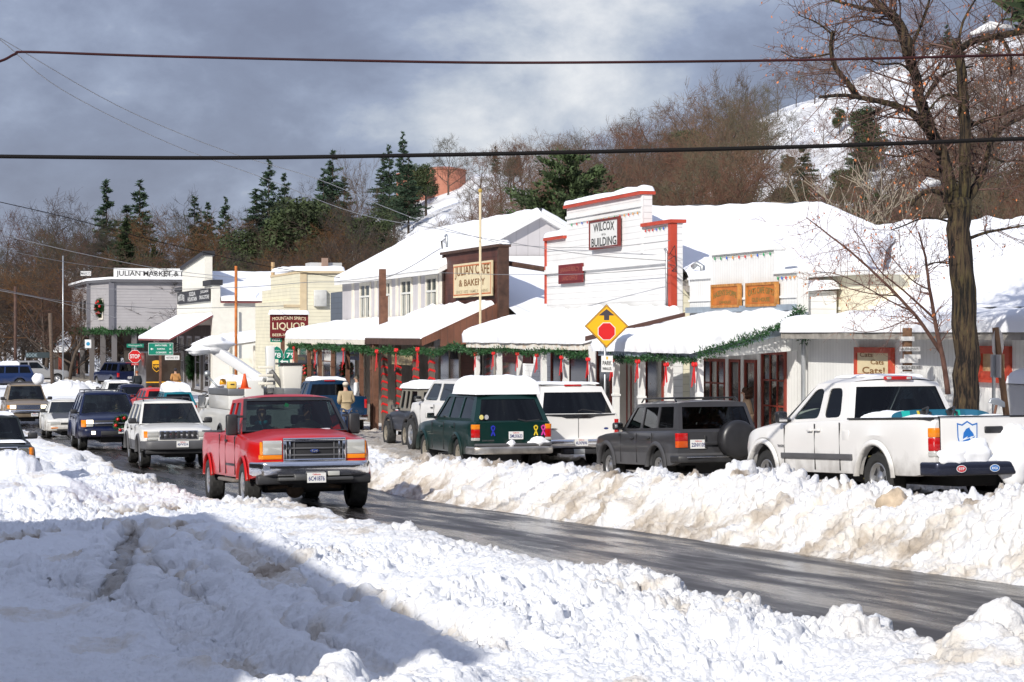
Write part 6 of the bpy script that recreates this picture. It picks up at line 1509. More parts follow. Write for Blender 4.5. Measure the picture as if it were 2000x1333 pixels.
def cone(name, label, loc, s=1):
    t = thing(name, label, 'traffic cone', loc); m = MB(); m.box(loc[0]-.17*s, loc[0]+.17*s, loc[1]-.17*s, loc[1]+.17*s, loc[2], loc[2]+.03); m.build('base', mat('cone_orange', (.75, .10, .02), .5), t)
    m = MB(); m.tube([Vector(loc)+Vector((0, 0, .03)), Vector(loc)+Vector((0, 0, .45*s))], (.12*s, .03*s), 14); m.build('cone_body', MATS['cone_orange'], t, smooth=True)
L_ = cv.t.location
cone('traffic_cone', 'small orange traffic cone on the tool box of the bucket truck', (L_.x-.55, L_.y-3.1, L_.z+2.12))
t = thing('tool_case', 'yellow tool case beside the orange cone on the bucket truck', 'tool case', (L_.x-.95, L_.y-3.1, L_.z+2.12)); m = MB(); m.box(L_.x-1.07, L_.x-.80, L_.y-3.2, L_.y-2.95, L_.z+2.12, L_.z+2.34); m.build('case', mat('case_yellow', (.75, .5, .1), .5), t, bevel=.03)
m = MB(); m.box(L_.x-.99, L_.x-.88, L_.y-3.215, L_.y-3.2, L_.z+2.24, L_.z+2.27); m.build('latch', dark, t)
# ------------------------------------------------ snow covered white pickup
cv = vehicle('pickup_truck', 'white pickup buried in snow beside the cream drug store wall', 'pickup truck', 12.75, 79.5, 0, raise_=.1, L=5.4, W=1.9, H=1.85, fo=.85, wb=3.3, rt=.37, zb=.5,
    belt=[(-2.7, 1.2), (1.3, 1.18), (2.7, 1.0)], hood=[(-2.7, 1.2), (1.25, 1.2), (1.4, 1.24), (2.7, 1.02)], open=[(-2.6, 1.26)], cab=(1.4, .6, -.6, -.8), tum=.2, paint=wh2, wins=[(.1, 1.1, .1, .55, GM)], wr=.1, seams=(0, 1.2), handles=(.2,), flare=.06, seats=[.1], mirror_m=galv)
snowcap(cv, -2.65, .75, -.9, .9, 1.3, .75, 63, .6, .2, .05, n=(40, 60)); snowcap(cv, cv.yA, 2.6, -.8, .8, 1.12, .25, 64, .3, .1, 0, 'hood_snow')
# ------------------------------------------------ the cars further down
def small_car(name, label, x, y, rot, pm, L=4.3, W=1.68, H=1.42, kind='wagon', snow=0, **k):
    z = H/1.42
    cab = (.8, .1, -1.75, -2.05) if kind == 'wagon' else (.8, .05, -.95, -1.55)
    op = [(-1.95, .74)] if kind == 'wagon' else [(-1.45, .74)]
    wn_ = [(-1.8, -1.05, -1.65, -1.05, GM), (-.95, -.25, -.95, -.27, GM), (-.15, .6, -.18, .08, GM)] if kind == 'wagon' else [(-1.25, -.5, -.95, -.5, GM), (-.4, .55, -.4, .05, GM)]
    q = dict(L=L, W=W, H=H, fo=.8, wb=2.5, rt=.31, tw=.2, zb=.27, low=.45, belt=[(-L/2, .90*z), (.8, .88*z), (L/2, .68*z)], hood=[(-L/2, .93*z), (.75, .92*z), (L/2, .7*z)], open=op, cab=cab, tum=.17, paint=pm, wins=wn_, seams=(-.2,), seats=[-.2], rail=.08)
    q.update(k)
    cv = vehicle(name, label, 'car', x, y, rot, **q)
    wrap(cv, 'tail_lamp', lampr, .5, None, .66*z, .80*z, -1, ylen=.1, off=.015); bumper(cv, .32, .50, pm, -1, off=.06, wrapl=.3, bevel=.04); plate(cv.t, BK(cv.L2, .62*z, 0, .015), '3KWB512')
    if snow: snowcap(cv, cv.yC-.02, cv.yB-.1, -cv.xt, cv.xt, cv.H-.06, snow, int(x*10), .25, .1, .03)
    return cv
teal = paint('teal_paint', (.004, .14, .19)); rd2 = paint('bright_red_paint', (.55, .03, .03)); nb = paint('slate_blue_paint', (.012, .016, .045)); sil = paint('silver_paint', (.25, .25, .25)); bl2 = paint('mid_blue_paint', (.008, .022, .08))
small_car('station_wagon', 'teal station wagon with a heap of snow on its roof', 11.35, 88.5, 0, teal, H=1.46, snow=.40)
small_car('hatchback', 'bright red hatchback squeezed between the teal wagon and the dark blue sedan', 11.45, 97.6, R_(4), rd2, L=4.0, H=1.38)
cvb = small_car('sedan', 'dark blue sedan with glowing red lamps ahead of the red hatchback', 10.95, 103.0, 0, nb, L=4.5, kind='sedan'); wrap(cvb, 'brake_lamp', brakeon, .45, None, .68, .78, -1, ylen=.1, off=.03)
cvw = small_car('station_wagon', 'white station wagon with a full width red lamp bar below the stop sign', 10.75, 109.0, 0, wh2, H=1.5, snow=.05); fbox(cvw, 'lamp_bar', lampr, -.7, .7, -cvw.L2-.02, -cvw.L2, .80, .92, .01)
cv = vehicle('long_wagon', 'dark blue long wagon turning at the corner in front of the market posts', 'car', 14.6, 150, R_(14), L=5.5, W=2.0, H=1.9, fo=.9, wb=3.3, rt=.38, zb=.45, cxy=(14.9, 152.5, 0), belt=[(-2.75, 1.2), (1.3, 1.18), (2.75, 1.05)], hood=[(-2.75, 1.2), (1.3, 1.22), (2.75, 1.08)], open=[(-2.6, 1.26)], cab=(1.35, .7, -2.4, -2.7), tum=.17, paint=nv,
    wins=[(-2.4, -1.2, -2.3, -1.2, GP), (-1.1, -.2, -1.1, -.2, GP), (-.1, 1.1, -.1, .6, GM)], seats=[0], rear_win=(-.88, .88, .05, .85)); wrap(cv, 'tail_lamp', lampr, .8, None, .8, 1.1, -1, ylen=.06); plate(cv.t, BK(cv.L2, .75, 0, .01), '2LDF108'); fbox(cv, 'high_brake_lamp', lampr, -.2, .2, cv.yC-.1, cv.yC-.04, cv.H-.07, cv.H-.03, .01); bumper(cv, .42, .6, chrome, -1, off=.1)
cv = vehicle('pickup_truck', 'silver crew cab pickup crossing at the far corner', 'pickup truck', 9, 165, R_(-90), cxy=(9.4, 165, 0), L=5.6, W=1.9, H=1.85, fo=.9, wb=3.4, rt=.38, zb=.45, belt=[(-2.8, 1.2), (1.1, 1.16), (2.8, 1.0)], hood=[(-2.8, 1.2), (1.05, 1.18), (1.2, 1.22), (2.8, 1.02)], open=[(-2.7, -1.3), (-1.1, 1.06)], cab=(1.15, .4, -1.15, -1.35), tum=.2, paint=sil,
    wins=[(-1.05, -.4, -1.0, -.4, GM), (-.3, .85, -.3, .35, GM)], seats=[0], flare=.08)
cv = vehicle('off_road_wagon', 'blue wagon with snow on its roof heading left at the far left edge', 'car', 6, 150, R_(90), cxy=(6.3, 150, 0), L=4.8, W=1.85, H=1.75, fo=.9, wb=2.8, rt=.37, zb=.4, belt=[(-2.4, 1.1), (1, 1.08), (2.4, .95)], hood=[(-2.4, 1.1), (1, 1.1), (2.4, .97)], open=[(-2.2, .96)], cab=(1.05, .3, -2.0, -2.3), tum=.2, paint=bl2,
    wins=[(-2.1, -1.3, -1.9, -1.3, GP), (-1.2, -.28, -1.2, -.32, GP), (-.18, .76, -.22, .2, GM)], seats=[0]); snowcap(cv, -1.3, .1, -.5, .5, 1.7, .3, 71, .25, .1, 0); wrap(cv, 'tail_lamp', lampr, .8, None, .85, 1.05, -1, ylen=.06)
# ------------------------------------------------ brown parcel van
bx = 14.65; by = 121.5; z0 = gz(122)
t = thing('parcel_van', 'tall brown parcel van with a gold shield emblem and gold stripe', 'van', (bx, by, z0)); ORI[t.name] = Vector((bx, by, z0))
vb = mat('parcel_brown', (.028, .016, .010), .35, coat=.3); gold = mat('parcel_gold', (.75, .38, .02), .35, coat=.2)
m = MB(); m.box(bx-1.05, bx+1.05, by, by+4.6, z0+.65, z0+2.9); m.build('cargo_body', vb, t, bevel=.06)
m = MB(); m.prism([(bx-1.03, by+4.6, z0+.5), (bx-1.03, by+6.6, z0+.5), (bx-1.03, by+6.6, z0+1.3), (bx-1.03, by+5.5, z0+2.5), (bx-1.03, by+4.6, z0+2.8)], (2.06, 0, 0)); m.build('cab', vb, t, bevel=.05)
m = MB(); m.box(bx-1.045, bx-1.035, by+4.8, by+5.5, z0+1.5, z0+2.3); m.build('side_window', window_glass, t)
m = MB(); m.box(bx-1.06, bx+1.06, by-.012, by+.001, z0+1.05, z0+1.12); m.build('stripe', gold, t)
m = MB(); Mv = frame_Y(bx-.42, z0+2.05, by-.005); sh3 = [(-.26, .30), (-.1, .36), (.1, .36), (.26, .30), (.26, -.1), (.14, -.26), (0, -.36), (-.14, -.26), (-.26, -.1)]
m.add(shape2d(sh3, Mv, .006), [tuple(range(9))]); em = m.build('emblem', gold, t)
m = MB(); m.add(shape2d([(p[0]*.86, min(p[1]*.86, .13)) for p in sh3], Mv, .010), [tuple(range(9))]); m.build('emblem_field', vb, em); txt('ups', Mv @ Matrix.Translation((0, -.02, .012)), .36, .2, gold, em, bold=.03, depth=.003)
for y_ in (by+1.1, by+5.6):
    for s in (-1, 1):
        m = MB(); m.lathe([(.001, -.1), (.25, -.1), (.42, -.12), (.42, .12), (.25, .1), (.001, .1)], 20, Matrix.Translation((bx+s*.9, y_, z0+.42))); m.build('wheel', black, t)
m = MB(); m.box(bx-.9, bx-.7, by-.02, by, z0+.7, z0+.85); m.build('tail_lamp', lampr, t); m = MB(); m.box(bx+.7, bx+.9, by-.02, by, z0+.7, z0+.85); m.build('tail_lamp', lampr, t)
# ================================================================== HILL
RP = [(-200, 530), (0, 525), (300, 520), (500, 505), (640, 470), (720, 440), (790, 384), (830, 368), (905, 356), (925, 340), (960, 338), (1050, 365), (1200, 352), (1330, 330), (1400, 290), (1460, 245), (1530, 210), (1602, 189), (1697, 142), (1751, 125), (1872, 78), (2000, 62), (2300, 40)]
def ridge_py(px): return np.interp(px, [p[0] for p in RP], [p[1] for p in RP])
def ridge_t(px): return np.interp(px, [-200, 400, 900, 1400, 2300], [360, 330, 270, 235, 215])
def foot_t(px): return np.interp(px, [-200, 350, 700, 1000, 1300, 2300], [225, 200, 130, 90, 75, 62])
def hill_z(px, t):
    R, f0 = ridge_t(px), foot_t(px)
    zr = EZ+R*(HZ-ridge_py(px))/F; zb = EZ-4.1
    s = np.clip((t-f0)/(R-f0), 0, 1)
    prof = s**1.05*(.82+.18*s)
    nz = (fbm(px/70+3, t/16, 4, 101)-.5)*5.0*np.sin(np.pi*np.clip(s, 0, 1))
    z = zb+(zr-zb)*prof+nz
    back = np.clip((t-R)/80, 0, 1)
    return z-(zr-zb)*.35*back**1.5-.3*(s <= 0)
def hill_at(px, t):
    p = PD(px, HZ, t); return Vector((p.x, p.y, float(hill_z(np.float64(px), np.float64(t)))))
PX, T = np.meshgrid(np.linspace(-420, 2420, 300), np.concatenate([np.linspace(60, 240, 130), np.linspace(242, 460, 60)]), indexing='ij')
U = (PX-1000)/F
hm_ = mat('hill_snow', (.80, .82, .85), .9, var=.08, vscale=.1, dirt=(.10, .075, .05), dscale=.11, bump=.3, bscale=2)
tag(grid_mesh('hill', T*(SA+U*CA), T*(CA-U*SA), hill_z(PX, T), hm_), kind='structure')
# ================================================================== TREES
bark = mat('grey_brown_bark', (.075, .055, .042), .9, var=.3, vscale=2)
twigm = mat('reddish_twigs', (.125, .075, .055), .9, var=.3, vscale=.8)
twigo = mat('ochre_twigs', (.13, .062, .022), .9, var=.3, vscale=.8)
twigp = mat('pale_twigs', (.34, .29, .22), .9, var=.2)
pineg = mat('pine_green', (.032, .062, .032), .8, var=.45, vscale=1.2)
cedg = mat('cedar_green', (.022, .038, .010), .85, var=.4, vscale=1.2)
oakg = mat('oak_green', (.040, .058, .018), .8, var=.5, vscale=1.2)
def vary(m, cols):
    nt = m.node_tree; N = nt.nodes.new; L = nt.links.new; b = nt.nodes['Principled BSDF']; oi = N('ShaderNodeObjectInfo'); r = N('ShaderNodeValToRGB'); r.color_ramp.interpolation = 'CONSTANT'
    e = r.color_ramp.elements; e[0].color = (*cols[0], 1); e[1].color = (*cols[-1], 1); e[1].position = (len(cols)-1)/len(cols)
    for i in range(1, len(cols)-1): q = e.new(i/len(cols)); q.color = (*cols[i], 1)
    L(oi.outputs['Random'], r.inputs[0]); L(r.outputs[0], b.inputs['Base Color'])
vary(twigm, [(.075, .043, .030), (.06, .042, .032), (.10, .068, .042), (.05, .040, .034), (.085, .042, .028), (.068, .058, .030)])
def seg_mesh(segs, n=3):
    """segs: (x0,y0,z0,r0,x1,y1,z1,r1) rows -> open tubes"""
    S = np.asarray(segs, float); a, b = S[:, :3], S[:, 4:7]; ra_, rb = S[:, 3], S[:, 7]
    d = b-a; d /= np.maximum(np.linalg.norm(d, axis=1, keepdims=True), 1e-9)
    h = np.where(np.abs(d[:, 2:3]) < .9, np.array([[0, 0, 1.]]), np.array([[1., 0, 0]]))
    u = np.cross(d, h); u /= np.linalg.norm(u, axis=1, keepdims=True); w = np.cross(d, u)
    co = []
    for k in range(n):
        q = 2*np.pi*k/n; o = u*np.cos(q)+w*np.sin(q)
        co.append(a+o*ra_[:, None]); co.append(b+o*rb[:, None])
    co = np.stack(co, 1)   # seg, 2n, 3
    base = np.arange(len(S))[:, None]*2*n
    f = np.stack([np.stack([base[:, 0]+2*k, base[:, 0]+2*k+1, base[:, 0]+2*((k+1) % n)+1, base[:, 0]+2*((k+1) % n)], -1) for k in range(n)], 1)
    return co.reshape(-1, 3), f.reshape(-1, 4)
def grow(rnd, p, d, L, r, lvl, segs, maxl, spread=.65, up=.12, kids=(4, 6), tw=.012, twigs=None, wob=.25, nseg=3):
    pts = [Vector(p)]; d = Vector(d).normalized(); rr = [r]
    for i in range(nseg):
        d = (d+Vector((rnd.gauss(0, wob), rnd.gauss(0, wob), rnd.gauss(0, wob)+up))*.5).normalized()
        pts.append(pts[-1]+d*L/nseg); rr.append(max(tw*.6, r*(1-.62*(i+1)/nseg)))
    dst = twigs if (twigs is not None and lvl >= 2) else segs
    for i in range(nseg): dst.append((*pts[i], rr[i], *pts[i+1], rr[i+1]))
    if lvl >= maxl: return
    for k in range(rnd.randint(*kids)):
        t = rnd.uniform(.25, 1); i = min(nseg-1, int(t*nseg)); q = pts[i].lerp(pts[i+1], t*nseg-i)
        dd = (pts[i+1]-pts[i]).normalized(); side = Vector((rnd.gauss(0, 1), rnd.gauss(0, 1), rnd.gauss(0, .7))); side = (side-dd*side.dot(dd)).normalized()
        nd = (dd*rnd.uniform(.5, 1)+side*spread*rnd.uniform(.7, 1.3)).normalized()
        grow(rnd, q, nd, L*rnd.uniform(.45, .72), max(tw, rr[i]*rnd.uniform(.4, .62)), lvl+1, segs, maxl, spread, up, kids, tw, twigs, wob, 3 if lvl < 1 else 2)
def tree_mesh(seed, Ht=10, maxl=4, spread=.75, up=.15, trunk=.16, first=.3, kids=(4, 6), tw=.013, limbs=7, forks=1):
    rnd = random.Random(seed); segs, tws = [], []
    p = Vector((0, 0, -.4)); d = Vector((rnd.gauss(0, .06), rnd.gauss(0, .06), 1)); r = trunk; n = 8; pts = [p]; rr = [r*1.25]
    for i in range(n):
        d = (d+Vector((rnd.gauss(0, .13), rnd.gauss(0, .13), .1))).normalized(); p = p+d*(Ht*.62/n); pts.append(p); rr.append(max(.04, r*(1-.75*(i+1)/n)))
    for i in range(n): segs.append((*pts[i], rr[i], *pts[i+1], rr[i+1]))
    for k in range(limbs):
        t = first+(1-first)*k/(limbs-1); i = min(n-1, int(t*n)); q = pts[i].lerp(pts[i+1], t*n-i)
        a = k*2.4+rnd.uniform(-.5, .5); el_ = lerp(.35, 1.3, t)
        grow(rnd, q, (math.cos(a), math.sin(a), el_), Ht*lerp(.42, .34, t), max(.05, rr[i]*.6), 1, segs, maxl, spread, up, kids, tw, tws)
    return segs, tws
def make_tree(name, segs, tws, tm, bm_=None, leaves=None):
    """a master tree: Empty > trunk, crown"""
    t = bpy.data.objects.new(name, None); ORI[t.name] = Vector((0, 0, 0))
    co, f = seg_mesh(segs, 5); me = np_mesh('trunk', co, f, bm_ or bark, 4); me.shade_smooth(); a = bpy.data.objects.new('trunk', me)
    co, f = seg_mesh(tws, 3); me = np_mesh('crown', co, f, tm, 4); b = bpy.data.objects.new('crown', me)
    a.parent = t; b.parent = t; return (t, a, b)
def conifer(seed, Ht=10, R=2.2, dens=1.0, cone=True, droop=.25, base=.08, layers=26, mt=None, top=.06, gap=.15):
    rnd = random.Random(seed); segs = [(0, 0, -.4, .16, 0, 0, Ht*.98, .02)]; V = []
    for i in range(layers):
        h = base+(1-base)*(i+rnd.random()*.8)/layers; z = h*Ht; rr = R*((1-h)**.8 if cone else math.sin(math.pi*min(1, .15+h*.85))**.6)+top
        nb = int(5+5*(1-h)*dens)
        for k in range(nb):
            if rnd.random() < gap: continue
            h = min(.985, max(base, base+(1-base)*(i+rnd.uniform(-.9, 1.9))/layers)); z = h*Ht; rr = R*((1-h)**.8 if cone else math.sin(math.pi*min(1, .15+h*.85))**.6)+top
            a = rnd.random()*6.283; ln = rr*rnd.uniform(.6, 1.15); dz = -droop*ln+rnd.uniform(-.1, .25)*ln
            ln *= rnd.uniform(.55, 1.15) if cone else 1; e_ = Vector((math.cos(a)*ln, math.sin(a)*ln, dz)); o = Vector((0, 0, z)); segs.append((*o, .03, *(o+e_), .008))
            n = int(26*ln*dens)+8
            for j in range(n):
                s = rnd.uniform(.15, 1.0); q = o+e_*s+Vector((rnd.gauss(0, .10), rnd.gauss(0, .10), rnd.gauss(0, .07)))*(.5+ln*.35)
                dd = (e_.normalized()+Vector((rnd.gauss(0, .7), rnd.gauss(0, .7), rnd.gauss(0, .45)+.25))).normalized(); w = dd.orthogonal().normalized(); w.rotate(Matrix.Rotation(rnd.random()*6.28, 3, dd))
                l = rnd.uniform(.18, .42); V.append((q-w*.07, q+w*.07, q+dd*l))
    return segs, V
def leafy(seed, Ht=6, R=2.4, n=9000, sz=.14):
    rnd = random.Random(seed); segs = [(0, 0, -.4, .2, 0, 0, Ht*.5, .1)]; V = []; lob = []
    for i in range(16):
        a = rnd.random()*6.28; q = Vector((math.cos(a)*R*rnd.uniform(.1, .75), math.sin(a)*R*rnd.uniform(.1, .75), Ht*rnd.uniform(.32, .85))); lob.append((q, rnd.uniform(.5, 1.0)*R*.48)); segs.append((0, 0, Ht*.35, .08, *q, .03))
    for j in range(n):
        c, r = rnd.choice(lob); d = Vector((rnd.gauss(0, 1), rnd.gauss(0, 1), rnd.gauss(0, 1))).normalized(); q = c+d*r*rnd.uniform(.55, 1.1); q.z = c.z+(q.z-c.z)*.8
        w = Vector((rnd.gauss(0, 1), rnd.gauss(0, 1), rnd.gauss(0, 1))).normalized()*sz*.6; l = Vector((rnd.gauss(0, 1), rnd.gauss(0, 1), rnd.gauss(0, 1))).normalized()*sz
        V.append((q-w, q+w, q+l))
    return segs, V
def make_green(name, segs, V, mt):
    t = bpy.data.objects.new(name, None); ORI[t.name] = Vector((0, 0, 0))
    co, f = seg_mesh(segs, 5); me = np_mesh('trunk', co, f, bark, 4); a = bpy.data.objects.new('trunk', me)
    co = np.array([tuple(p) for tri in V for p in tri]); me = np_mesh('crown', co, np.arange(len(co)).reshape(-1, 3), mt, 3); b = bpy.data.objects.new('crown', me)
    a.parent = t; b.parent = t; return (t, a, b)
# hills added outside the frame, height set to darken reflections in windows and paint
def added_hill(xs, ys, sd_):
    X_, Y_ = np.meshgrid(xs, ys, indexing='ij'); d = np.maximum(np.clip((-52-X_)/28, 0, 1), np.clip((-62-Y_)/28, 0, 1))
    tag(grid_mesh('hill', X_, Y_, gz(0)-3+d*(30+10*fbm(X_/30, Y_/30, 4, sd_))+2.5*fbm(X_/4, Y_/4, 3, sd_)*(d > 0), mat('added_hill_brown', (.05, .042, .03), 1, var=.5, vscale=.3, bump=.6, bscale=1)), kind='structure')
added_hill(np.linspace(-140, -50, 50), np.linspace(-160, 420, 160), 5); added_hill(np.linspace(-50, 260, 90), np.linspace(-160, -60, 50), 6)
MAST = {}
for i in range(5): s_, w_ = tree_mesh(100+i, 10, 4, .8, .14, .17, .22+.04*i, (4, 6), .013, 8); MAST['bare%d' % i] = make_tree('bare_tree', s_, w_, twigo if i == 3 else twigm)
s_, w_ = tree_mesh(140, 10, 3, .6, .2, .14, .3, (4, 5), .03, 7); MAST['pale'] = make_tree('pale_tree', s_, w_, twigp, twigp)
for i in range(3): s_, V_ = conifer(200+i, 10, 2.7+.4*i, 1.35, True, .06, .12+.06*i, 22, gap=.26); MAST['pine%d' % i] = make_green('pine_tree', s_, V_, pineg)
s_, V_ = conifer(210, 10, 2.6, 1.6, True, .05, .03, 34, gap=.02); MAST['cedar'] = make_green('cedar_tree', s_, V_, cedg)
s_, V_ = conifer(215, 10, 3.6, 1.5, False, -.25, .05, 26, gap=.1); MAST['bushpine'] = make_green('pine_tree', s_, V_, mat('bright_pine', (.055, .085, .03), .8, var=.45, vscale=1.2))
for i in range(2): s_, V_ = leafy(220+i); MAST['oak%d' % i] = make_green('evergreen_oak', s_, V_, oakg)
rt = random.Random(11)
warm = mat('warm_twigs', (.13, .08, .05), .9); vary(warm, [(.13, .078, .05), (.11, .08, .055), (.16, .10, .06), (.15, .072, .045), (.115, .098, .058)])
def put_tree(kind, px, t, h, label, cat='tree', group=None, wx=1.0, base=None):
    src = MAST[kind]; o = src[0].copy(); COL.objects.link(o)
    if base is None: base = hill_at(px, t)
    H0 = 6.0 if kind.startswith('oak') else 10.0
    s = h/H0; o.location = base; o.rotation_euler = (0, 0, rt.random()*6.28); o.scale = (s*wx, s*wx, s); o['label'] = label; o['category'] = cat
    if group: o['group'] = group
    for c in src[1:]:
        d = c.copy(); COL.objects.link(d); d.parent = o
        if kind.startswith('bare') and px > 880 and c.name.startswith('crown'): d.material_slots[0].link = 'OBJECT'; d.material_slots[0].material = warm
    return o
def put_top(kind, px, t, top, label, wx=1.0, **k):
    b = hill_at(px, t); h = EZ+t*(HZ-top)/F-b.z
    return put_tree(kind, px, t, max(h, 2), label, wx=wx, **k)
SKY = [('pine0', 208, 300, 350, 'tall ragged conifer, left one of the two high above the market roof', .9), ('pine1', 273, 295, 353, 'tall layered conifer, right one of the two high above the market roof', 1.0), ('pine2', 248, 290, 400, 'broad conifer between the two tall ones left of the market sign', 1.1),
       ('cedar', 245, 262, 425, 'dark cone shaped cedar rising behind the market roof', .9), ('cedar', 547, 225, 437, 'dark cone shaped cedar behind the liquor store roof', 1.05), ('cedar', 300, 262, 478, 'small dark cedar beside the big one behind the market', .8),
       ('pine1', 525, 290, 313, 'tall conifer on the skyline where the thin wires cross it', .9), ('pine0', 500, 285, 368, 'green conifer left of the tall wire crossed one', 1.3), ('pine2', 556, 285, 338, 'slender conifer right of the tall wire crossed one', .8), ('pine0', 380, 300, 383, 'small conifer on the skyline left of centre', .9), ('pine2', 405, 300, 395, 'second small conifer on the skyline left of centre', .9),
       ('pine2', 650, 275, 293, 'dark dense conifer poking over the thick cable', .8), ('pine1', 632, 270, 330, 'green conifer just left of the dark one under the thick cable', 1.0), ('pine0', 672, 268, 345, 'green conifer just right of the dark one under the thick cable', 1.1),
       ('pine0', 760, 262, 282, 'thin conifer left of the slender spire pine near the water tank', .7), ('pine1', 787, 258, 258, 'slender spire shaped pine left of the water tank', .75), ('oak0', 832, 245, 310, 'round dark evergreen in front of the water tank', .85), ('oak1', 770, 240, 375, 'dark evergreen below and left of the water tank', 1.2),
       ('pine2', 968, 255, 285, 'conifer above the flagpole right of the water tank', .8), ('oak0', 1003, 250, 300, 'evergreen right of the water tank above the snowy gable', .9), ('bushpine', 1110, 118, 300, 'big bright long needled pine behind the Wilcox parapet', .95), ('pine1', 1222, 225, 300, 'lone conifer top on the skyline right of the Wilcox parapet', .8), ('bushpine', 1165, 160, 360, 'small bright pine beside the big long needled one', .6),
       ('oak1', 725, 205, 395, 'yellow green evergreen above the casement house roof', 1.0), ('pine1', 440, 290, 385, 'conifer top left of the orange brown trees', .8), ('oak0', 585, 230, 370, 'evergreen clump beside the skyline conifer', 1.3), ('pine0', 745, 215, 385, 'yellowish conifer over the long wires', 1.2),
       ('oak1', 1640, 190, 205, 'dark evergreen alone on the open snow slope', .9), ('pine1', 1675, 150, 255, 'green conifer at the foot of the snow slope', 1.0), ('oak0', 1350, 205, 240, 'dark bushy tree on the ridge shoulder', 1.0), ('pine0', 1925, 205, 30, 'dark conifer at the upper right skyline', 1.0), ('pine2', 1850, 205, 48, 'slim dark conifer on the upper right skyline', 1.0), ('oak1', 1540, 170, 330, 'olive evergreen behind the big snow roof', 1.2), ('pine2', 1570, 150, 285, 'yellow green conifer behind the big snow roof', 1.2), ('oak0', 475, 235, 430, 'green shrubby tree in the brown wood left of the cedar', 1.1),
       ('bare1', 145, 315, 378, 'bare tree with a fine fan crown at the far left skyline', 1.0), ('bare0', 340, 300, 372, 'bare tree standing above the market sign skyline', .9), ('bare2', 875, 262, 264, 'bare round crowned tree behind the water tank', 1.1), ('bare1', 1015, 262, 262, 'bare pale tree right of the water tank above the ridge', 1.0),
       ('bare4', 1072, 245, 250, 'tall bare crooked tree left of the long needled pine', .9), ('bare0', 1112, 245, 255, 'tall bare tree right behind the long needled pine', .8), ('bare2', 1432, 170, 130, 'large bare tree with reddish twigs left of the snow slope', .62), ('bare3', 395, 250, 420, 'orange brown bare tree above the drug store', 1.4), ('bare3', 300, 270, 410, 'orange brown bare tree between the cedar and the drug store', 1.2),
       ('pale', 1645, 85, 300, 'pale barked bare tree with whitish limbs behind the big snow roof', .95), ('pale', 1740, 82, 340, 'leaning pale barked tree behind the low roof', .9), ('bare4', 90, 285, 400, 'bare tree at the left edge skyline', 1.1), ('bare0', 595, 275, 345, 'bare tree on the skyline right of the slender conifer', .8), ('bare1', 690, 262, 300, 'leafless spindly tree beside the dark conifer', .6)]
for k_, px, t_, top, lab, wx in SKY: put_top(k_, px, t_, top, lab, wx)
ZONES = [  # px range, depth range, count, heights, kinds, label, group
    (-60, 330, 205, 320, 30, (8, 13), ('bare0', 'bare1', 'bare2', 'bare4'), 'bare brown tree in the wood at the left behind the market', 'bare trees behind the market'),
    (-60, 720, 165, 200, 26, (8, 12), ('bare0', 'bare3', 'bare2', 'bare4'), 'dark trunked bare tree close behind the far roofs at the left', 'bare trees close behind the far roofs'),
    (940, 1130, 200, 250, 16, (4, 8), ('bare0', 'bare1', 'bare2', 'bare4'), 'bare tree on the ridge between the water tank and the Wilcox parapet', 'bare trees on the ridge by the water tank'),
    (330, 700, 170, 300, 38, (7, 11), ('bare0', 'bare1', 'bare2', 'bare3', 'bare4'), 'bare brown tree on the slope above the drug store and liquor store', 'bare trees above the drug store'),
    (700, 1110, 125, 195, 24, (5, 8), ('bare0', 'bare1', 'bare2', 'bare4'), 'bare tree on the hillside below the water tank', 'bare trees below the water tank'),
    (1110, 1480, 110, 228, 54, (6, 10), ('bare0', 'bare1', 'bare2', 'bare3', 'bare4'), 'bare tree on the ridge left of the open snow slope', 'bare trees left of the snow slope'),
    (1480, 2060, 78, 120, 30, (5, 8), ('bare0', 'bare1', 'bare2', 'bare4'), 'bare reddish tree behind the low white building', 'bare trees behind the low white building'),
    (1800, 2080, 120, 212, 20, (4, 7.5), ('bare0', 'bare1', 'bare4'), 'bare tree on the steep slope at the upper right', 'bare trees at the upper right')]
for a, b, c, d, n, hh_, ks, lab, grp in ZONES:
    for i in range(n):
        px, t_ = a+(b-a)*(i+rt.random())/n, rt.uniform(c, d)
        put_tree(rt.choice(ks), px, min(t_, float(ridge_t(px))-2), rt.uniform(*hh_), lab, group=grp, wx=rt.uniform(.9, 1.3))
for px, t_, h in ((1490, 222, 5), (1520, 225, 5.5), (1555, 228, 4.5), (1590, 226, 6), (1612, 225, 6.5), (1660, 224, 5), (1700, 222, 5.5), (1735, 225, 6), (1770, 221, 5), (1800, 222, 7), (1720, 195, 4), (1610, 188, 3.5), (1560, 150, 5), (1545, 190, 4)):
    put_tree('bare%d' % rt.randint(0, 4), px, t_, h, 'small bare tree scattered along the crest of the open snow slope', group='small bare trees along the snow slope', wx=.8)
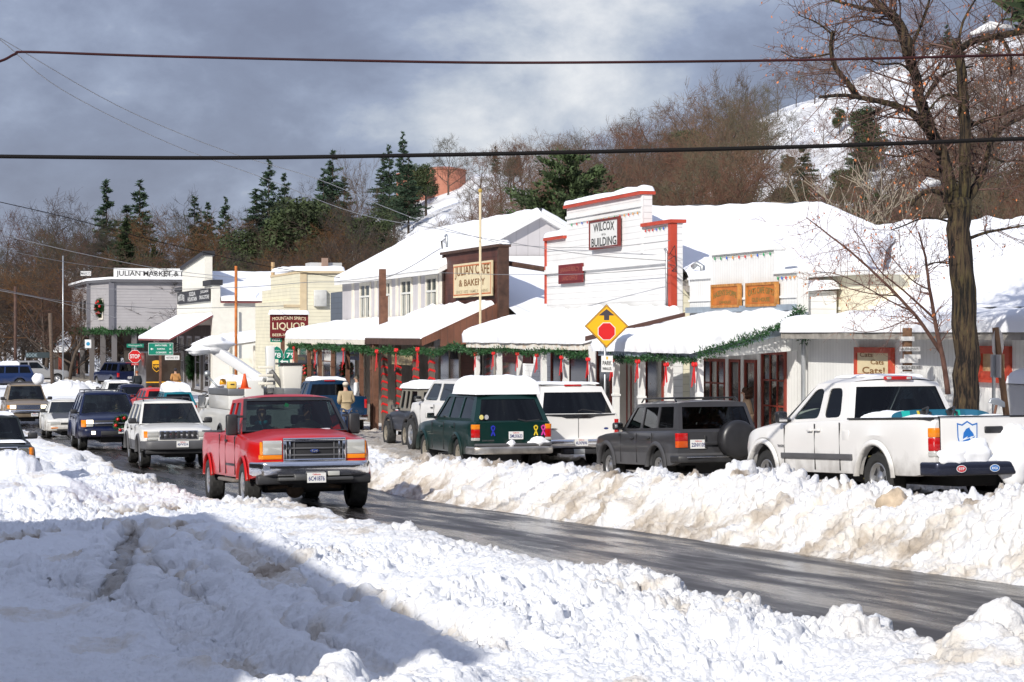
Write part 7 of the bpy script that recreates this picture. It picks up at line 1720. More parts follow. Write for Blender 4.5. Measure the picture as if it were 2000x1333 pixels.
# brush that covers the slopes: one mass
def brush(name, label, areas, seed, mt):
    rnd = random.Random(seed); segs, tw = [], []
    grow(rnd, (0, 0, -.1), (0, 0, 1), 1.3, .03, 0, segs, 3, 1.0, .1, (5, 7), .010, tw); base_ = np.array(segs+tw)
    out = []
    for a, b, c, d, n, smin, smax in areas:
        for i in range(n):
            px, t_ = rnd.uniform(a, b), rnd.uniform(c, d); p = hill_at(px, min(t_, float(ridge_t(px))+3)); s = rnd.uniform(smin, smax); q = rnd.random()*6.28
            B_ = base_[::2] if t_ > 150 else base_
            B_ = B_.copy(); cs, sn = math.cos(q)*s, math.sin(q)*s
            for o in (0, 4):
                x_, y_ = B_[:, o].copy(), B_[:, o+1].copy(); B_[:, o] = x_*cs-y_*sn+p.x; B_[:, o+1] = x_*sn+y_*cs+p.y; B_[:, o+2] = B_[:, o+2]*s+p.z; B_[:, o+3] *= 1.3*s*.8
            out.append(B_)
    co, f = seg_mesh(np.concatenate(out), 3); me = np_mesh(name, co, f, mt, 4); o = bpy.data.objects.new(name, me); COL.objects.link(o); ORI[o.name] = Vector((0, 0, 0))
    tag(o, label, 'undergrowth', kind='stuff')
brush('undergrowth', 'dark leafless brush covering the hillside left of the flagpole', [(-80, 700, 190, 320, 330, 1.4, 2.8), (700, 840, 130, 250, 90, 1.0, 2.2), (840, 960, 120, 185, 70, 1.0, 2.0)], 5, twigm)
brush('undergrowth', 'warm brown leafless brush on the hillside right of the flagpole', [(940, 1480, 100, 235, 420, 1.0, 2.3), (1050, 1480, 205, 240, 90, 1, 2), (1480, 2080, 72, 130, 260, 1.0, 2.0), (1480, 1800, 130, 218, 50, .6, 1.3), (1800, 2100, 130, 212, 150, .9, 1.9), (1440, 1480, 200, 236, 10, 1, 2)], 6, warm)
for i in range(26):
    px = rt.uniform(-20, 800); t_ = rt.uniform(215, 290); put_tree(('oak0', 'pine2', 'pine0', 'pine1')[i % 4], px, t_, rt.uniform(5, 9.5), 'dull green evergreen mixed into the brown wood on the left slope', group='evergreens in the left wood', wx=1.1)
for i in range(20):
    px = rt.uniform(1130, 1800); t_ = rt.uniform(95, 190); put_tree(('oak0', 'oak1', 'bushpine')[i % 3], px, t_, rt.uniform(3, 5.5), 'olive evergreen bush on the slope behind the Wilcox roof', group='evergreens behind the Wilcox roof', wx=1.2)
# water tanks
def tank(name, label, px, t_, r, top, h, tm):
    b = hill_at(px, t_); zt_ = EZ+t_*(HZ-top)/F; h += 2.5; t = thing(name, label, 'water tank', (b.x, b.y, zt_-h))
    m = MB(); n = 48
    pr = [(r, 0), (r, h), (r+.12, h), (r+.12, h+.1), (r*.5, h+.45), (.01, h+.6)]; vs = []
    for q, z in pr:
        for k in range(n): vs.append((b.x+q*math.cos(2*PI*k/n), b.y+q*math.sin(2*PI*k/n), zt_-h+z))
    m.add(vs, [(i*n+k, i*n+(k+1) % n, (i+1)*n+(k+1) % n, (i+1)*n+k) for i in range(len(pr)-1) for k in range(n)]); o = m.build('shell', tm, t); autosmooth(o, 30)
    m = MB()
    for k in range(12): a = 2*PI*k/12; m.box(b.x+r*math.cos(a)-.04, b.x+r*math.cos(a)+.04, b.y+r*math.sin(a)-.04, b.y+r*math.sin(a)+.04, zt_-h, zt_)
    m.build('seam', tm, t)
tm = mat('salmon_tank', (.42, .17, .11), .7, var=.08)
tank('water_tank', 'salmon pink cylindrical water tank on the hill, the bigger right hand one', 866, 267, 3.0, 334, 2.6, tm)
tank('water_tank', 'salmon pink water tank half hidden behind the round evergreen, the left one', 803, 269, 2.0, 342, 2.6, tm)
# ================================================================== HERO TREE
def limb(segs, pts, t0, r0, r1, tw=None, rnd=None, twn=0, twl=.8, out=None, dt=0):
    n = len(pts); P_ = [PD(px, py, t0+dt*i/(n-1)) for i, (px, py) in enumerate(pts)]
    # smooth the path
    Q = []; 
    for i in range(n-1):
        for k in range(3): Q.append(P_[i].lerp(P_[i+1], k/3))
    Q.append(P_[-1])
    for _ in range(2): Q = [Q[0]]+[(Q[i-1]+Q[i]*2+Q[i+1])/4 for i in range(1, len(Q)-1)]+[Q[-1]]
    N_ = len(Q)-1
    for i in range(N_): Q[i] = Q[i]+Vector((rnd.gauss(0, r0*.07), rnd.gauss(0, r0*.07), 0))
    if isinstance(segs, MB): segs.tube(Q, [lerp(r0, r1, i/N_) for i in range(N_+1)], 12 if r0 > .03 else 7)
    for k in range(int(twn*1.3)):
        s = rnd.uniform(.12, 1)*N_; i = min(N_-1, int(s)); q = Q[i].lerp(Q[i+1], s-i); dd = (Q[i+1]-Q[i]).normalized()
        side = Vector((rnd.gauss(0, 1), rnd.gauss(0, 1), rnd.gauss(.2, 1))); side = (side-dd*side.dot(dd)).normalized()
        grow(rnd, q, dd*.5+side, twl*rnd.uniform(.5, 1.3), lerp(r0, r1, s/N_)*.22+.004, 2, out, 4, .8, .08, (2, 4), .0032, None, .3, 3)
    return Q
def leaf_mesh(tws, n, rnd, sz=.03):
    V = []; T_ = [s for s in tws if s[7] < .006]
    for k in range(n):
        s = rnd.choice(T_); q = Vector(s[4:7]); d = Vector((rnd.gauss(0, .4), rnd.gauss(0, .4), -1)).normalized(); w = d.orthogonal().normalized(); w.rotate(Matrix.Rotation(rnd.random()*6.28, 3, d)); l = sz*rnd.uniform(.6, 1.6)
        V.append((q, q+d*l*.5+w*l*.3, q+d*l)); V.append((q, q+d*l, q+d*l*.5-w*l*.3))
    return V
def bark_mat():
    m = mat('ridged_bark', (.06, .038, .022), .95); nt = m.node_tree; N = nt.nodes.new; L = nt.links.new; b = nt.nodes['Principled BSDF']
    t = N('ShaderNodeTexCoord'); mp = N('ShaderNodeMapping'); mp.inputs['Scale'].default_value = (12, 12, 1.1); L(t.outputs['Object'], mp.inputs[0])
    n = N('ShaderNodeTexNoise'); n.inputs['Scale'].default_value = 1.6; n.inputs['Detail'].default_value = 8; n.inputs['Roughness'].default_value = .65; L(mp.outputs[0], n.inputs['Vector'])
    r = N('ShaderNodeValToRGB'); e = r.color_ramp.elements; e[0].position = .44; e[0].color = (.007, .005, .004, 1); e[1].position = .70; e[1].color = (.19, .10, .05, 1)
    q = e.new(.52); q.color = (.06, .038, .022, 1); q = e.new(.62); q.color = (.085, .065, .03, 1); L(n.outputs[0], r.inputs[0])
    n2 = N('ShaderNodeTexNoise'); n2.inputs['Scale'].default_value = .9; n2.inputs['Detail'].default_value = 4; L(t.outputs['Object'], n2.inputs['Vector'])
    mr = N('ShaderNodeMapRange'); mr.inputs[1].default_value = .5; mr.inputs[2].default_value = .68; mr.inputs[4].default_value = .7; L(n2.outputs[0], mr.inputs[0])
    x = N('ShaderNodeMixRGB'); x.blend_type = 'MULTIPLY'; x.inputs[2].default_value = (.75, 1.0, .35, 1); L(mr.outputs[0], x.inputs[0]); L(r.outputs[0], x.inputs[1]); L(x.outputs[0], b.inputs['Base Color'])
    bp = N('ShaderNodeBump'); bp.inputs['Strength'].default_value = 1; bp.inputs['Distance'].default_value = .06; L(n.outputs[0], bp.inputs['Height']); L(bp.outputs[0], b.inputs['Normal'])
    return m
barkm = bark_mat()
rnd = random.Random(77); sg, tw = MB(), []
D0 = 31.2
LIMBS = [([(1886, 880), (1888, 800), (1888, 700), (1884, 600), (1876, 500), (1872, 420), (1874, 395)], .215, .18, 0, 0, 0),
         ([(1872, 420), (1852, 350), (1838, 300), (1818, 255), (1800, 205), (1788, 150), (1775, 110)], .125, .075, 20, .8, .3),
         ([(1775, 110), (1765, 60), (1738, 25), (1705, 5), (1690, -20)], .10, .05, 16, 1.0, .2),
         ([(1775, 110), (1776, 80), (1772, 75)], .08, .06, 0, .3, 0),
         ([(1880, 410), (1884, 330), (1886, 240), (1880, 170), (1870, 95), (1868, 78)], .105, .07, 12, .7, -.3),
         ([(1818, 262), (1790, 225), (1750, 205), (1700, 195), (1650, 185), (1600, 190)], .07, .022, 20, .8, -.6),
         ([(1672, 188), (1660, 165), (1635, 140), (1625, 115), (1622, 90), (1628, 60)], .05, .03, 14, .9, -.2),
         ([(1628, 70), (1600, 45), (1560, 30)], .02, .008, 8, .6, 0),
         ([(1622, 105), (1590, 112), (1550, 115), (1525, 100)], .018, .006, 8, .6, 0),
         ([(1740, 25), (1700, 20), (1650, 8), (1610, -5)], .045, .015, 12, .9, .4),
         ([(1720, 212), (1690, 230), (1675, 260), (1645, 280)], .025, .01, 8, .7, -.4),
         ([(1880, 400), (1905, 370), (1922, 330), (1930, 285), (1945, 265)], .08, .04, 14, .8, .5),
         ([(1930, 285), (1955, 250), (1985, 235), (2030, 215)], .045, .02, 12, .9, .4),
         ([(1886, 250), (1920, 235), (1960, 225), (2010, 200)], .04, .015, 14, 1.0, .3),
         ([(1870, 100), (1900, 78), (1950, 72), (1990, 62), (2050, 60)], .06, .05, 10, .8, .2),
         ([(1865, 95), (1830, 85), (1800, 92)], .03, .012, 8, .7, 0),
         ([(1945, 66), (1965, 85), (1975, 110), (1975, 150)], .04, .015, 8, .6, 0),
         ([(1868, 470), (1850, 395), (1835, 372), (1800, 375), (1780, 402)], .05, .025, 6, .5, -.4),
         ([(1885, 470), (1920, 455), (1960, 448), (2005, 440)], .03, .014, 12, .7, .3),
         ([(1876, 440), (1810, 420), (1770, 440), (1740, 450)], .02, .008, 14, .7, -.3),
         ([(1874, 520), (1830, 510), (1800, 520)], .014, .005, 6, .5, -.2),
         ([(1800, 205), (1825, 160), (1850, 140), (1900, 130)], .035, .012, 14, 1.0, .3),
         ([(1838, 300), (1800, 290), (1760, 310), (1725, 300)], .025, .008, 14, .8, -.3),
         ([(1886, 200), (1850, 180), (1825, 200), (1800, 235)], .03, .01, 10, .8, -.3),
         ([(1930, 300), (1960, 320), (1990, 310), (2030, 330)], .025, .008, 14, .9, .3),
         ([(1788, 150), (1760, 120), (1720, 130), (1690, 110)], .025, .008, 12, .9, -.3),
         ([(1775, 100), (1800, 50), (1815, 0), (1830, -40)], .03, .012, 12, 1.1, .2),
         ([(1870, 90), (1880, 40), (1905, 0), (1920, -30)], .025, .01, 12, 1.1, .2)]
for pts, r0, r1, n, l, dt in LIMBS: limb(sg, pts, D0, r0, r1, None, rnd, n, l, tw, dt)
ht_ = thing('old_oak_tree', 'big old gnarled bare tree with thick mossy trunk and broken stubs at the right', 'tree', tuple(PD(1886, 880, D0)))
o0 = ORI[ht_.name]
def place_np(name, co, f, m_, nv, parent, smooth=False):
    me = np_mesh(name, np.asarray(co)-np.array(ORI[parent.name]), f, m_, nv)
    if smooth: me.shade_smooth()
    o = bpy.data.objects.new(name, me); COL.objects.link(o); o.parent = parent; ORI[o.name] = ORI[parent.name]; return o
sg.build('trunk', barkm, ht_, smooth=True)
co, f = seg_mesh(tw, 3); place_np('crown', co, f, mat('grey_red_twigs', (.13, .075, .06), .9, var=.3), 4, ht_)
V_ = leaf_mesh(tw, 1000, rnd, .042); co = np.array([tuple(p) for q in V_ for p in q]); place_np('dead_leaves', co, np.arange(len(co)).reshape(-1, 3), mat('dead_leaf', (.50, .17, .06), .8, var=.3), 3, ht_)
for a_, b_ in (((1895, 74), (1975, 62)), ((1790, 378), (1838, 366))):
    p0, p1 = PD(*a_, D0+.1), PD(*b_, D0+.1); m = MB(); m.tube([p0+Vector((0, 0, .05)), (p0+p1)/2+Vector((0, 0, .13)), p1+Vector((0, 0, .06))], (.03, .085, .04), 8); m.build('branch_snow', SNOWP, ht_, smooth=True)
# young tree in front of the low building
rnd = random.Random(8); sg, tw = MB(), []; D1 = 34.5
for pts, r0, r1, n, l in (([(1852, 770), (1842, 700), (1828, 640), (1815, 560), (1808, 500), (1795, 455)], .05, .014, 16, .6), ([(1838, 690), (1800, 630), (1765, 590), (1715, 540), (1660, 490), (1600, 445), (1575, 425)], .035, .008, 22, .7), ([(1822, 620), (1790, 590), (1750, 555), (1715, 530), (1690, 480), (1665, 445)], .022, .006, 14, .6), ([(1785, 610), (1740, 590), (1690, 560), (1640, 535), (1590, 530)], .016, .005, 14, .6), ([(1812, 565), (1780, 550), (1740, 500), (1700, 460)], .015, .005, 10, .5), ([(1750, 578), (1700, 575), (1640, 560), (1600, 520)], .012, .004, 12, .5), ([(1810, 520), (1835, 510), (1865, 512)], .012, .004, 6, .4), ([(1783, 618), (1740, 640), (1690, 652), (1650, 640)], .01, .004, 6, .5)):
    limb(sg, pts, D1, r0, r1, None, rnd, n, l, tw, -.3)
yt_ = thing('sapling', 'slim young tree with spreading reddish twigs in front of the low white building', 'tree', tuple(PD(1852, 770, D1)))
sg.build('trunk', mat('sapling_bark', (.12, .06, .045), .9), yt_, smooth=True); co, f = seg_mesh(tw, 3); place_np('crown', co, f, mat('sapling_twigs', (.24, .12, .09), .9), 4, yt_)
V_ = leaf_mesh(tw, 330, rnd, .036); co = np.array([tuple(p) for q in V_ for p in q]); place_np('dead_leaves', co, np.arange(len(co)).reshape(-1, 3), MATS['dead_leaf'], 3, yt_)
# pine bough entering at the upper right: the tree stands just outside
s_, V_ = conifer(250, 10, 2.6, 1.3, True, .05, .60, 14, gap=.1); MAST['bough'] = make_green('pine_tree', s_, V_, MATS['bright_pine'])
b_ = PD(2050, 880, 31); put_tree('bough', 0, 0, 12.8, 'green long needled pine whose boughs enter at the upper right corner', wx=.95, base=Vector((b_.x, b_.y, gz(b_.y))))
# trees by the street at the far left
for px, t_, top, k_ in ((45, 185, 470, 'bare1'), (95, 190, 450, 'bare2'), (10, 178, 500, 'bare4'), (130, 200, 480, 'bare0'), (70, 205, 430, 'bare4')):
    b_ = PD(px, HZ, t_); b_.z = gz(b_.y); h = EZ+t_*(HZ-top)/F-b_.z; put_tree(k_, px, t_, h, 'tall bare street tree at the far left beyond the crossing', base=b_, group='street trees at the far left')
# ================================================================== HOUSE OUTSIDE THE FRAME that throws the foreground shade
ot = thing('neighbour_house', 'white house left of the snow field, just outside the picture, shading it', 'building', (-10.7, 11.3, gz(11)))
m = MB(); m.box(-16, -5.4, 3.4, 19.3, gz(14)-.4, 8.9); m.build('wall', lap_w, ot)
m = MB(); m.box(-16.3, -5.2, 3.2, 19.5, 8.9, 9.05); m.build('roof', greyboard, ot)
for y_ in (5, 9, 13, 16.5):
    m = MB(); m.box(-5.4, -5.36, y_, y_+1.1, 3.6, 5.2); m.box(-5.4, -5.36, y_, y_+1.1, 6.4, 7.9); m.build('window', window_glass, ot)
# ================================================================== SIGNS
ink = mat('sign_ink', (.03, .03, .03), .6); signw = mat('sign_white', (.72, .72, .70), .5); goldink = mat('gold_ink', (.45, .30, .06), .5); maroon = mat('sign_maroon', (.16, .012, .015), .5)
signcream = mat('sign_cream', (.66, .56, .36), .6, var=.06); brownink = mat('brown_ink', (.20, .09, .025), .6); orangew = mat('orange_wood', (.46, .14, .02), .5, var=.25, vscale=3); orangerim = mat('orange_rim', (.42, .18, .04), .5, var=.35, vscale=8); pale = mat('pale_gold_ink', (.17, .15, .035), .6); signgreen = mat('sign_green', (.005, .20, .13), .35); shieldw = mat('white_ink', (.78, .8, .78), .4)
board('shop_sign', 'white WILCOX BUILDING sign in a dark red frame high on the stepped front', 'sign', [(1151, 434), (1208, 423), (1208, 480), (1152.5, 489.5)], XF, signw, mat('oxblood', (.16, .02, .015), .5), [('WILCOX', 0, .24, .72, .30, .04), ('& Co', 0, -.02, .14, .07, 0), ('BUILDING', 0, -.27, .86, .30, .0)], lm=ink)
board('shop_sign', 'maroon realty and land office board on the left of the white stepped front', 'sign', [(1090, 519), (1136, 513.6), (1136, 551), (1091, 556)], XF, maroon, None, [('SPRAGUE REALTY', 0, .22, .82, .24, .08), ('LAND OFFICE', 0, -.22, .66, .24, 0)], lm=mat('rose_ink', (.33, .10, .07), .6))
board('shop_sign', 'left one of the two orange wooden signs above the short awning', 'sign', [(1389, 557.4), (1442.7, 555.3), (1443.4, 599.5), (1390.6, 601.2)], XF, orangew, orangerim, [("HAZEN'S SHOPPE", 0, .08, .84, .26, .16), ('CANDLES', 0, -.28, .42, .12, 0)], lm=pale)
board('shop_sign', 'right one of the two orange wooden signs, slightly larger, above the short awning', 'sign', [(1457, 554.6), (1515, 551.5), (1516.5, 597.4), (1458, 598.8)], XF, orangew, orangerim, [('CATS CAFE GIFTS', 0, .12, .86, .28, .14), ('OLD HOUSE', 0, -.22, .6, .18, 0)], lm=pale)
board('shop_sign', 'cream JULIAN CAFE & BAKERY sign on the dark brown false front', 'sign', [(884.7, 516.7), (960, 509.3), (960, 577.5), (885.7, 582.6)], XF, signcream, None, [('JULIAN CAFE', 0, .24, .90, .38, .03), ('& BAKERY', 0, -.08, .68, .20, 0), ('SINCE 1872  FAMILY DINING', 0, -.34, .84, .09, 0, mat('faded_ink', (.40, .33, .20), .6))], lm=brownink)
t = bpy.data.objects['shop_sign.004'] if 'shop_sign.004' in bpy.data.objects else None
p0, p1 = P(884.7, 516.7, XF-.12), P(960, 577.5, XF-.12)
ya, yb2, zt2, zb2 = p1.y, p0.y, (P(884.7, 516.7, XF-.12).z+P(960, 509.3, XF-.12).z)/2, (P(960, 577.5, XF-.12).z+P(885.7, 582.6, XF-.12).z)/2
m = MB()
for a, b, c, d in ((ya+.08, yb2-.08, zt2-.11, zt2-.07), (ya+.08, yb2-.08, zb2+.07, zb2+.11)): m.box(XF-.128, XF-.121, a, b, c, d)
for a in (ya+.08, yb2-.12): m.box(XF-.1275, XF-.121, a, a+.04, zb2+.112, zt2-.112)
m.build('sign_border', mat('orange_line', (.5, .12, .03), .5), t)
board('shop_sign', 'cream Cats Cats Cats! sign in a red frame above the nearest white pickup', 'sign', [(1670, 680), (1741, 680), (1741, 741), (1670, 741)], XF, signcream, red_trim, [('Cats', -.18, .28, .36, .15, 0), ('Cats', .12, .05, .36, .15, 0), ('Cats!', .02, -.22, .62, .22, 0)], lm=brownink, rimw=.10, proud=.08)
board('shop_sign', 'black three part drug store sign, the word SODA FOUNTAIN in its middle', 'sign', [(346, 571), (408.5, 564), (408.5, 589), (346, 594.5)], XF, sign_black, None, [("MINER'S DINER", -.36, 0, .22, .55, .15), ('SODA', 0, .22, .2, .34, 0), ('FOUNTAIN', 0, -.2, .28, .34, 0), ('JULIAN', .36, .25, .22, .26, 0), ('DRUG STORE', .36, -.15, .28, .3, 0)], lm=signw)
q0, q1 = PY(222, 540, 168), PY(386, 526, 168)
sign_board('roof_sign', 'long white JULIAN MARKET & DELI sign along the corner market roof', 'sign', frame_Y((q0.x+q1.x)/2, (q0.z+q1.z)/2-.1, 168), q1.x-q0.x, q1.z-q0.z+.25, signw, None, [('JULIAN MARKET & DELI', .0, -.05, .94, .62, 0)], lm=ink)
q0, q1 = PY(156, 540, 174), PY(179, 529, 174)
sign_board('roof_sign', 'short white sign over the left front of the corner market', 'sign', frame_Y((q0.x+q1.x)/2, (q0.z+q1.z)/2, 174, R_(-14)), q1.x-q0.x, q1.z-q0.z, signw, ink, [('MARKET', 0, 0, .8, .5, 0)], lm=mat('grey_ink', (.12, .13, .15), .6))
q0, q1 = PY(527.5, 660, 92), PY(602, 615, 92)
sign_board('shop_sign', 'maroon MOUNTAIN SPIRITS LIQUOR sign with snow on top', 'sign', frame_Y((q0.x+q1.x)/2, (q0.z+q1.z)/2, 92), q1.x-q0.x, q1.z-q0.z, maroon, None, [('MOUNTAIN SPIRITS', 0, .33, .88, .14, .04), ('LIQUOR', 0, -.02, .88, .36, 0), ('BEER-WINE-GIFTS', 0, -.38, .88, .12, 0)], lm=mat('cream_ink', (.75, .66, .45), .5))
snow_slab('sign_snow', [(q0.x-.05, 91.9, q1.z), (q1.x+.05, 91.9, q1.z), (q1.x+.05, 92.2, q1.z), (q0.x-.05, 92.2, q1.z)], bpy.data.objects[[o.name for o in bpy.data.objects if o.get('label', '').startswith('maroon MOUNTAIN')][0]], .2, .1, (20, 8), .03, 7, .02)
# diamond stop ahead sign
def pole(name, label, cat, p, ztop, r, m_, group=None, sq=False, lean=0):
    t = thing(name, label, cat, (p.x, p.y, gz(p.y)), 0, group); m = MB()
    if sq: m.box(p.x-r, p.x+r, p.y-r*.6, p.y+r*.6, gz(p.y)-.4, ztop)
    else: m.tube([(p.x, p.y, gz(p.y)-.4), (p.x+lean, p.y, ztop)], r, 8)
    m.build('post', m_, t, smooth=not sq); return t
pc = PD(1183, 637.5, 46.5); M0 = frame_Y(pc.x, pc.z, pc.y-.06, R_(-14)+.0)
t = pole('road_sign', 'yellow diamond stop ahead sign above a PARK PARALLEL plate on one pole', 'road sign', pc+Vector((0, .05, 0)), pc.z+.4, .03, galv)
def poly2(pts, M, d): return [M @ Vector((x, y, d)) for x, y in pts]
def plate2(name, pts, M, d, m_, parent, th=.004):
    m = MB(); m.prism(poly2(pts, M, d-th), (M.to_3x3() @ Vector((0, 0, th)))); return m.build(name, m_, parent)
D_ = .515; yel = mat('sign_yellow', (.85, .42, .01), .4)
dia = lambda s: [(0, s), (-s, 0), (0, -s), (s, 0)]
plate2('sign_plate', dia(D_), M0, .0, ink, t, .008); yp = plate2('sign_face', dia(D_-.018), M0, .004, yel, t); plate2('sign_line', dia(D_-.035), M0, .006, ink, t, .002); plate2('sign_face', dia(D_-.052), M0, .008, yel, t, .002)
plate2('arrow', [(0, .40), (-.19, .25), (-.06, .25), (-.06, .14), (.06, .14), (.06, .25), (.19, .25)], M0, .012, mat('arrow_grey', (.05, .04, .05), .5), t)
octo = lambda s, cy=0: [(s*math.cos(R_(22.5+45*k)), cy+s*math.sin(R_(22.5+45*k))) for k in range(8)]
plate2('stop_symbol_rim', octo(.222, -.12), M0, .012, signw, t); plate2('stop_symbol', octo(.205, -.12), M0, .016, mat('sign_red', (.60, .015, .015), .4), t)
pk = PD(1184, 711, 46.5); M1 = frame_Y(pk.x, pk.z, pk.y-.06, R_(-14)); plate2('small_plate', [(-.135, -.19), (.135, -.19), (.135, .19), (-.135, .19)], M1, 0, signw, t); plate2('sign_stripe', [(-.02, .10), (.02, .10), (.02, .17), (-.02, .17)], M1, .003, yel, t)
txt('PARK', M1 @ Matrix.Translation((0, .02, .004)), .21, .10, ink, t, bold=.01); txt('PARALLEL', M1 @ Matrix.Translation((0, -.11, .004)), .21, .07, ink, t, bold=.01)
# stop sign + street name
ps = PD(263.5, 696.5, 123); t = pole('stop_sign', 'red STOP sign below the street name blade at the corner market', 'road sign', ps+Vector((0, .06, 0)), PD(263, 676, 123).z, .04, galv); Ms_ = frame_Y(ps.x, ps.z, ps.y)
plate2('stop_rim', octo(.42), Ms_, 0, signw, t); plate2('stop_plate', octo(.39), Ms_, .006, MATS['sign_red'], t); txt('STOP', Ms_ @ Matrix.Translation((0, 0, .008)), .60, .26, signw, t, bold=.03)
pn = PD(264, 675.5, 123); Mn = frame_Y(pn.x, pn.z, pn.y-.05); plate2('name_plate', [(-.52, -.115), (.52, -.115), (.52, .115), (-.52, .115)], Mn, 0, signgreen, t); txt('Washington St', Mn @ Matrix.Translation((0, 0, .008)), .85, .13, shieldw, t)
Mw_ = frame_Y(ps.x, ps.z-.48, ps.y); plate2('all_way_plate', [(-.22, -.06), (.22, -.06), (.22, .06), (-.22, .06)], Mw_, 0, MATS['sign_red'], t); txt('ALL WAY', Mw_ @ Matrix.Translation((0, 0, .008)), .34, .07, signw, t)
# distance sign
pg = PD(314, 682, 118); t = pole('direction_sign', 'green direction sign reading RAMONA and OCEANSIDE beside the parcel van', 'road sign', pg+Vector((-.02, .08, 0)), pg.z+.1, .07, post_wood, sq=True); Mg = frame_Y(pg.x, pg.z, pg.y)
plate2('sign_rim', [(-.73, -.36), (.73, -.36), (.73, .36), (-.73, .36)], Mg, 0, shieldw, t); plate2('sign_plate', [(-.71, -.34), (.71, -.34), (.71, .34), (-.71, .34)], Mg, .006, signgreen, t)
for k, (a, b) in enumerate((('SANTA YSABEL', '7'), ('RAMONA', '22'), ('OCEANSIDE', '60'))): txt(a, Mg @ Matrix.Translation((.02, .21-.21*k, .008)), (.72, .46, .62)[k], .10, shieldw, t, bold=.02); txt(b, Mg @ Matrix.Translation((.56, .21-.21*k, .008)), .12, .10, shieldw, t, bold=.02)
plate2('arrow', [(-.62, 0), (-.52, .07), (-.52, .02), (-.44, .02), (-.44, -.02), (-.52, -.02), (-.52, -.07)], Mg, .010, shieldw, t)
Mh = frame_Y(pg.x+.25, pg.z-.52, pg.y); plate2('small_plate', [(-.0, -.13), (.85, -.13), (.85, .13), (-.0, .13)], Mh, 0, signw, t); txt('HISTORIC SITE', Mh @ Matrix.Translation((.42, 0, .008)), .7, .12, ink, t)
# highway shields
ph = PD(552, 686, 93); t = pole('highway_sign', 'green WEST 78 and 79 highway shields with an arrow plate', 'road sign', ph+Vector((.02, .09, 0)), ph.z+.75, .09, post_wood, sq=True)
def shield(cx, cy, num, nm='shield'):
    M = frame_Y(cx, cy, ph.y); S = [(-.26, -.26), (.26, -.26), (.30, -.05), (.24, .14), (.12, .27), (0, .34), (-.12, .27), (-.24, .14), (-.30, -.05)]
    plate2('shield_rim', [(x*1.05, y*1.05) for x, y in S], M, 0, shieldw, t); plate2('shield_plate', S, M, .006, signgreen, t); txt(num, M @ Matrix.Translation((0, -.08, .01)), .38, .24, shieldw, t, bold=.02); txt('CALIFORNIA', M @ Matrix.Translation((0, .14, .01)), .26, .05, shieldw, t)
s1, s2, s3, s4 = PD(540, 691, 93), PD(568, 691, 93), PD(538.5, 664, 93), PD(555, 703.5, 93)
shield(s1.x, s1.z, '78'); shield(s2.x, s2.z, '79')
M = frame_Y(s3.x, s3.z, ph.y); plate2('west_plate', [(-.27, -.11), (.27, -.11), (.27, .11), (-.27, .11)], M, 0, signgreen, t); txt('WEST', M @ Matrix.Translation((0, 0, .008)), .42, .13, shieldw, t, bold=.02)
M = frame_Y(s4.x, s4.z-.12, ph.y); plate2('arrow_rim', [(-.285, -.21), (.285, -.21), (.285, .21), (-.285, .21)], M, 0, shieldw, t); plate2('arrow_plate', [(-.27, -.195), (.27, -.195), (.27, .195), (-.27, .195)], M, .006, signgreen, t)
plate2('arrow', [(-.2, .05), (-.06, .14), (-.06, .08), (.19, .08), (.19, -.13), (.12, -.13), (.12, .02), (-.06, .02), (-.06, -.04)], M, .010, shieldw, t)
# poles
pf = PD(938, 640, 62); t = thing('flag_pole', 'slim cream flagpole rising in front of the brown cafe sign', 'pole', (pf.x, pf.y, pf.z-.4)); m = MB(); m.tube([(pf.x, pf.y, pf.z-.5), (pf.x, pf.y, PD(938, 376, 62).z)], .04, 8); m.build('shaft', mat('cream_pole', (.66, .55, .36), .6), t); m = MB(); m.ball((pf.x, pf.y, PD(938, 373, 62).z), .07, 6); m.build('finial', goldink, t, smooth=True)
pr_ = PD(461, 720, 96); t = pole('rusty_pole', 'thin rusty orange pole in front of the drug store roof', 'pole', pr_, PD(461, 520, 96).z, .07, mat('rust', (.45, .14, .03), .8, var=.4, vscale=3))
pl_ = PD(103, 740, 150); t = pole('utility_pole', 'leaning brown utility pole at the far left beyond the silver pickup', 'pole', pl_, PD(100, 612, 150).z, .14, MATS['rusty_axle'] if 'rusty_axle' in MATS else brown, lean=-.2)
pl_ = PD(123, 740, 150); t = pole('utility_pole', 'thin grey utility pole left of the corner market', 'pole', pl_, PD(123, 500, 150).z, .05, galv)
pl_ = PD(30, 740, 150); t = pole('utility_pole', 'dark brown utility pole near the left edge', 'pole', pl_, PD(28, 560, 150).z, .12, brown)
# back of stop sign on leaning post, next to a steel post
pb = PD(1954, 672, 33); t = thing('stop_sign', 'back of an octagonal sign on a leaning wooden post at the right', 'road sign', (pb.x, pb.y, gz(pb.y)))
a_, b_ = PD(1968, 830, 33), PD(1944, 640, 33); m = MB(); m.tube([a_, b_], .055, 4); m.build('post', mat('weathered_post', (.20, .11, .06), .8, var=.3, vscale=5), t)
Mo_ = frame_Y(pb.x+.0, pb.z, pb.y+.08, R_(38)) @ Matrix.Rotation(R_(7), 4, 'Z'); plate2('sign_back', octo(.27), Mo_, 0, mat('sign_back_grey', (.5, .47, .45), .5), t)
pk_ = PD(1941, 745, 32.7); t = thing('sign_post', 'thin grey steel post with an edge-on plate left of the leaning octagon', 'road sign', (pk_.x, pk_.y, gz(pk_.y))); m = MB(); m.box(pk_.x-.022, pk_.x+.022, pk_.y-.02, pk_.y+.02, gz(pk_.y)-.3, PD(1941, 693, 32.7).z); m.build('post', galv, t)
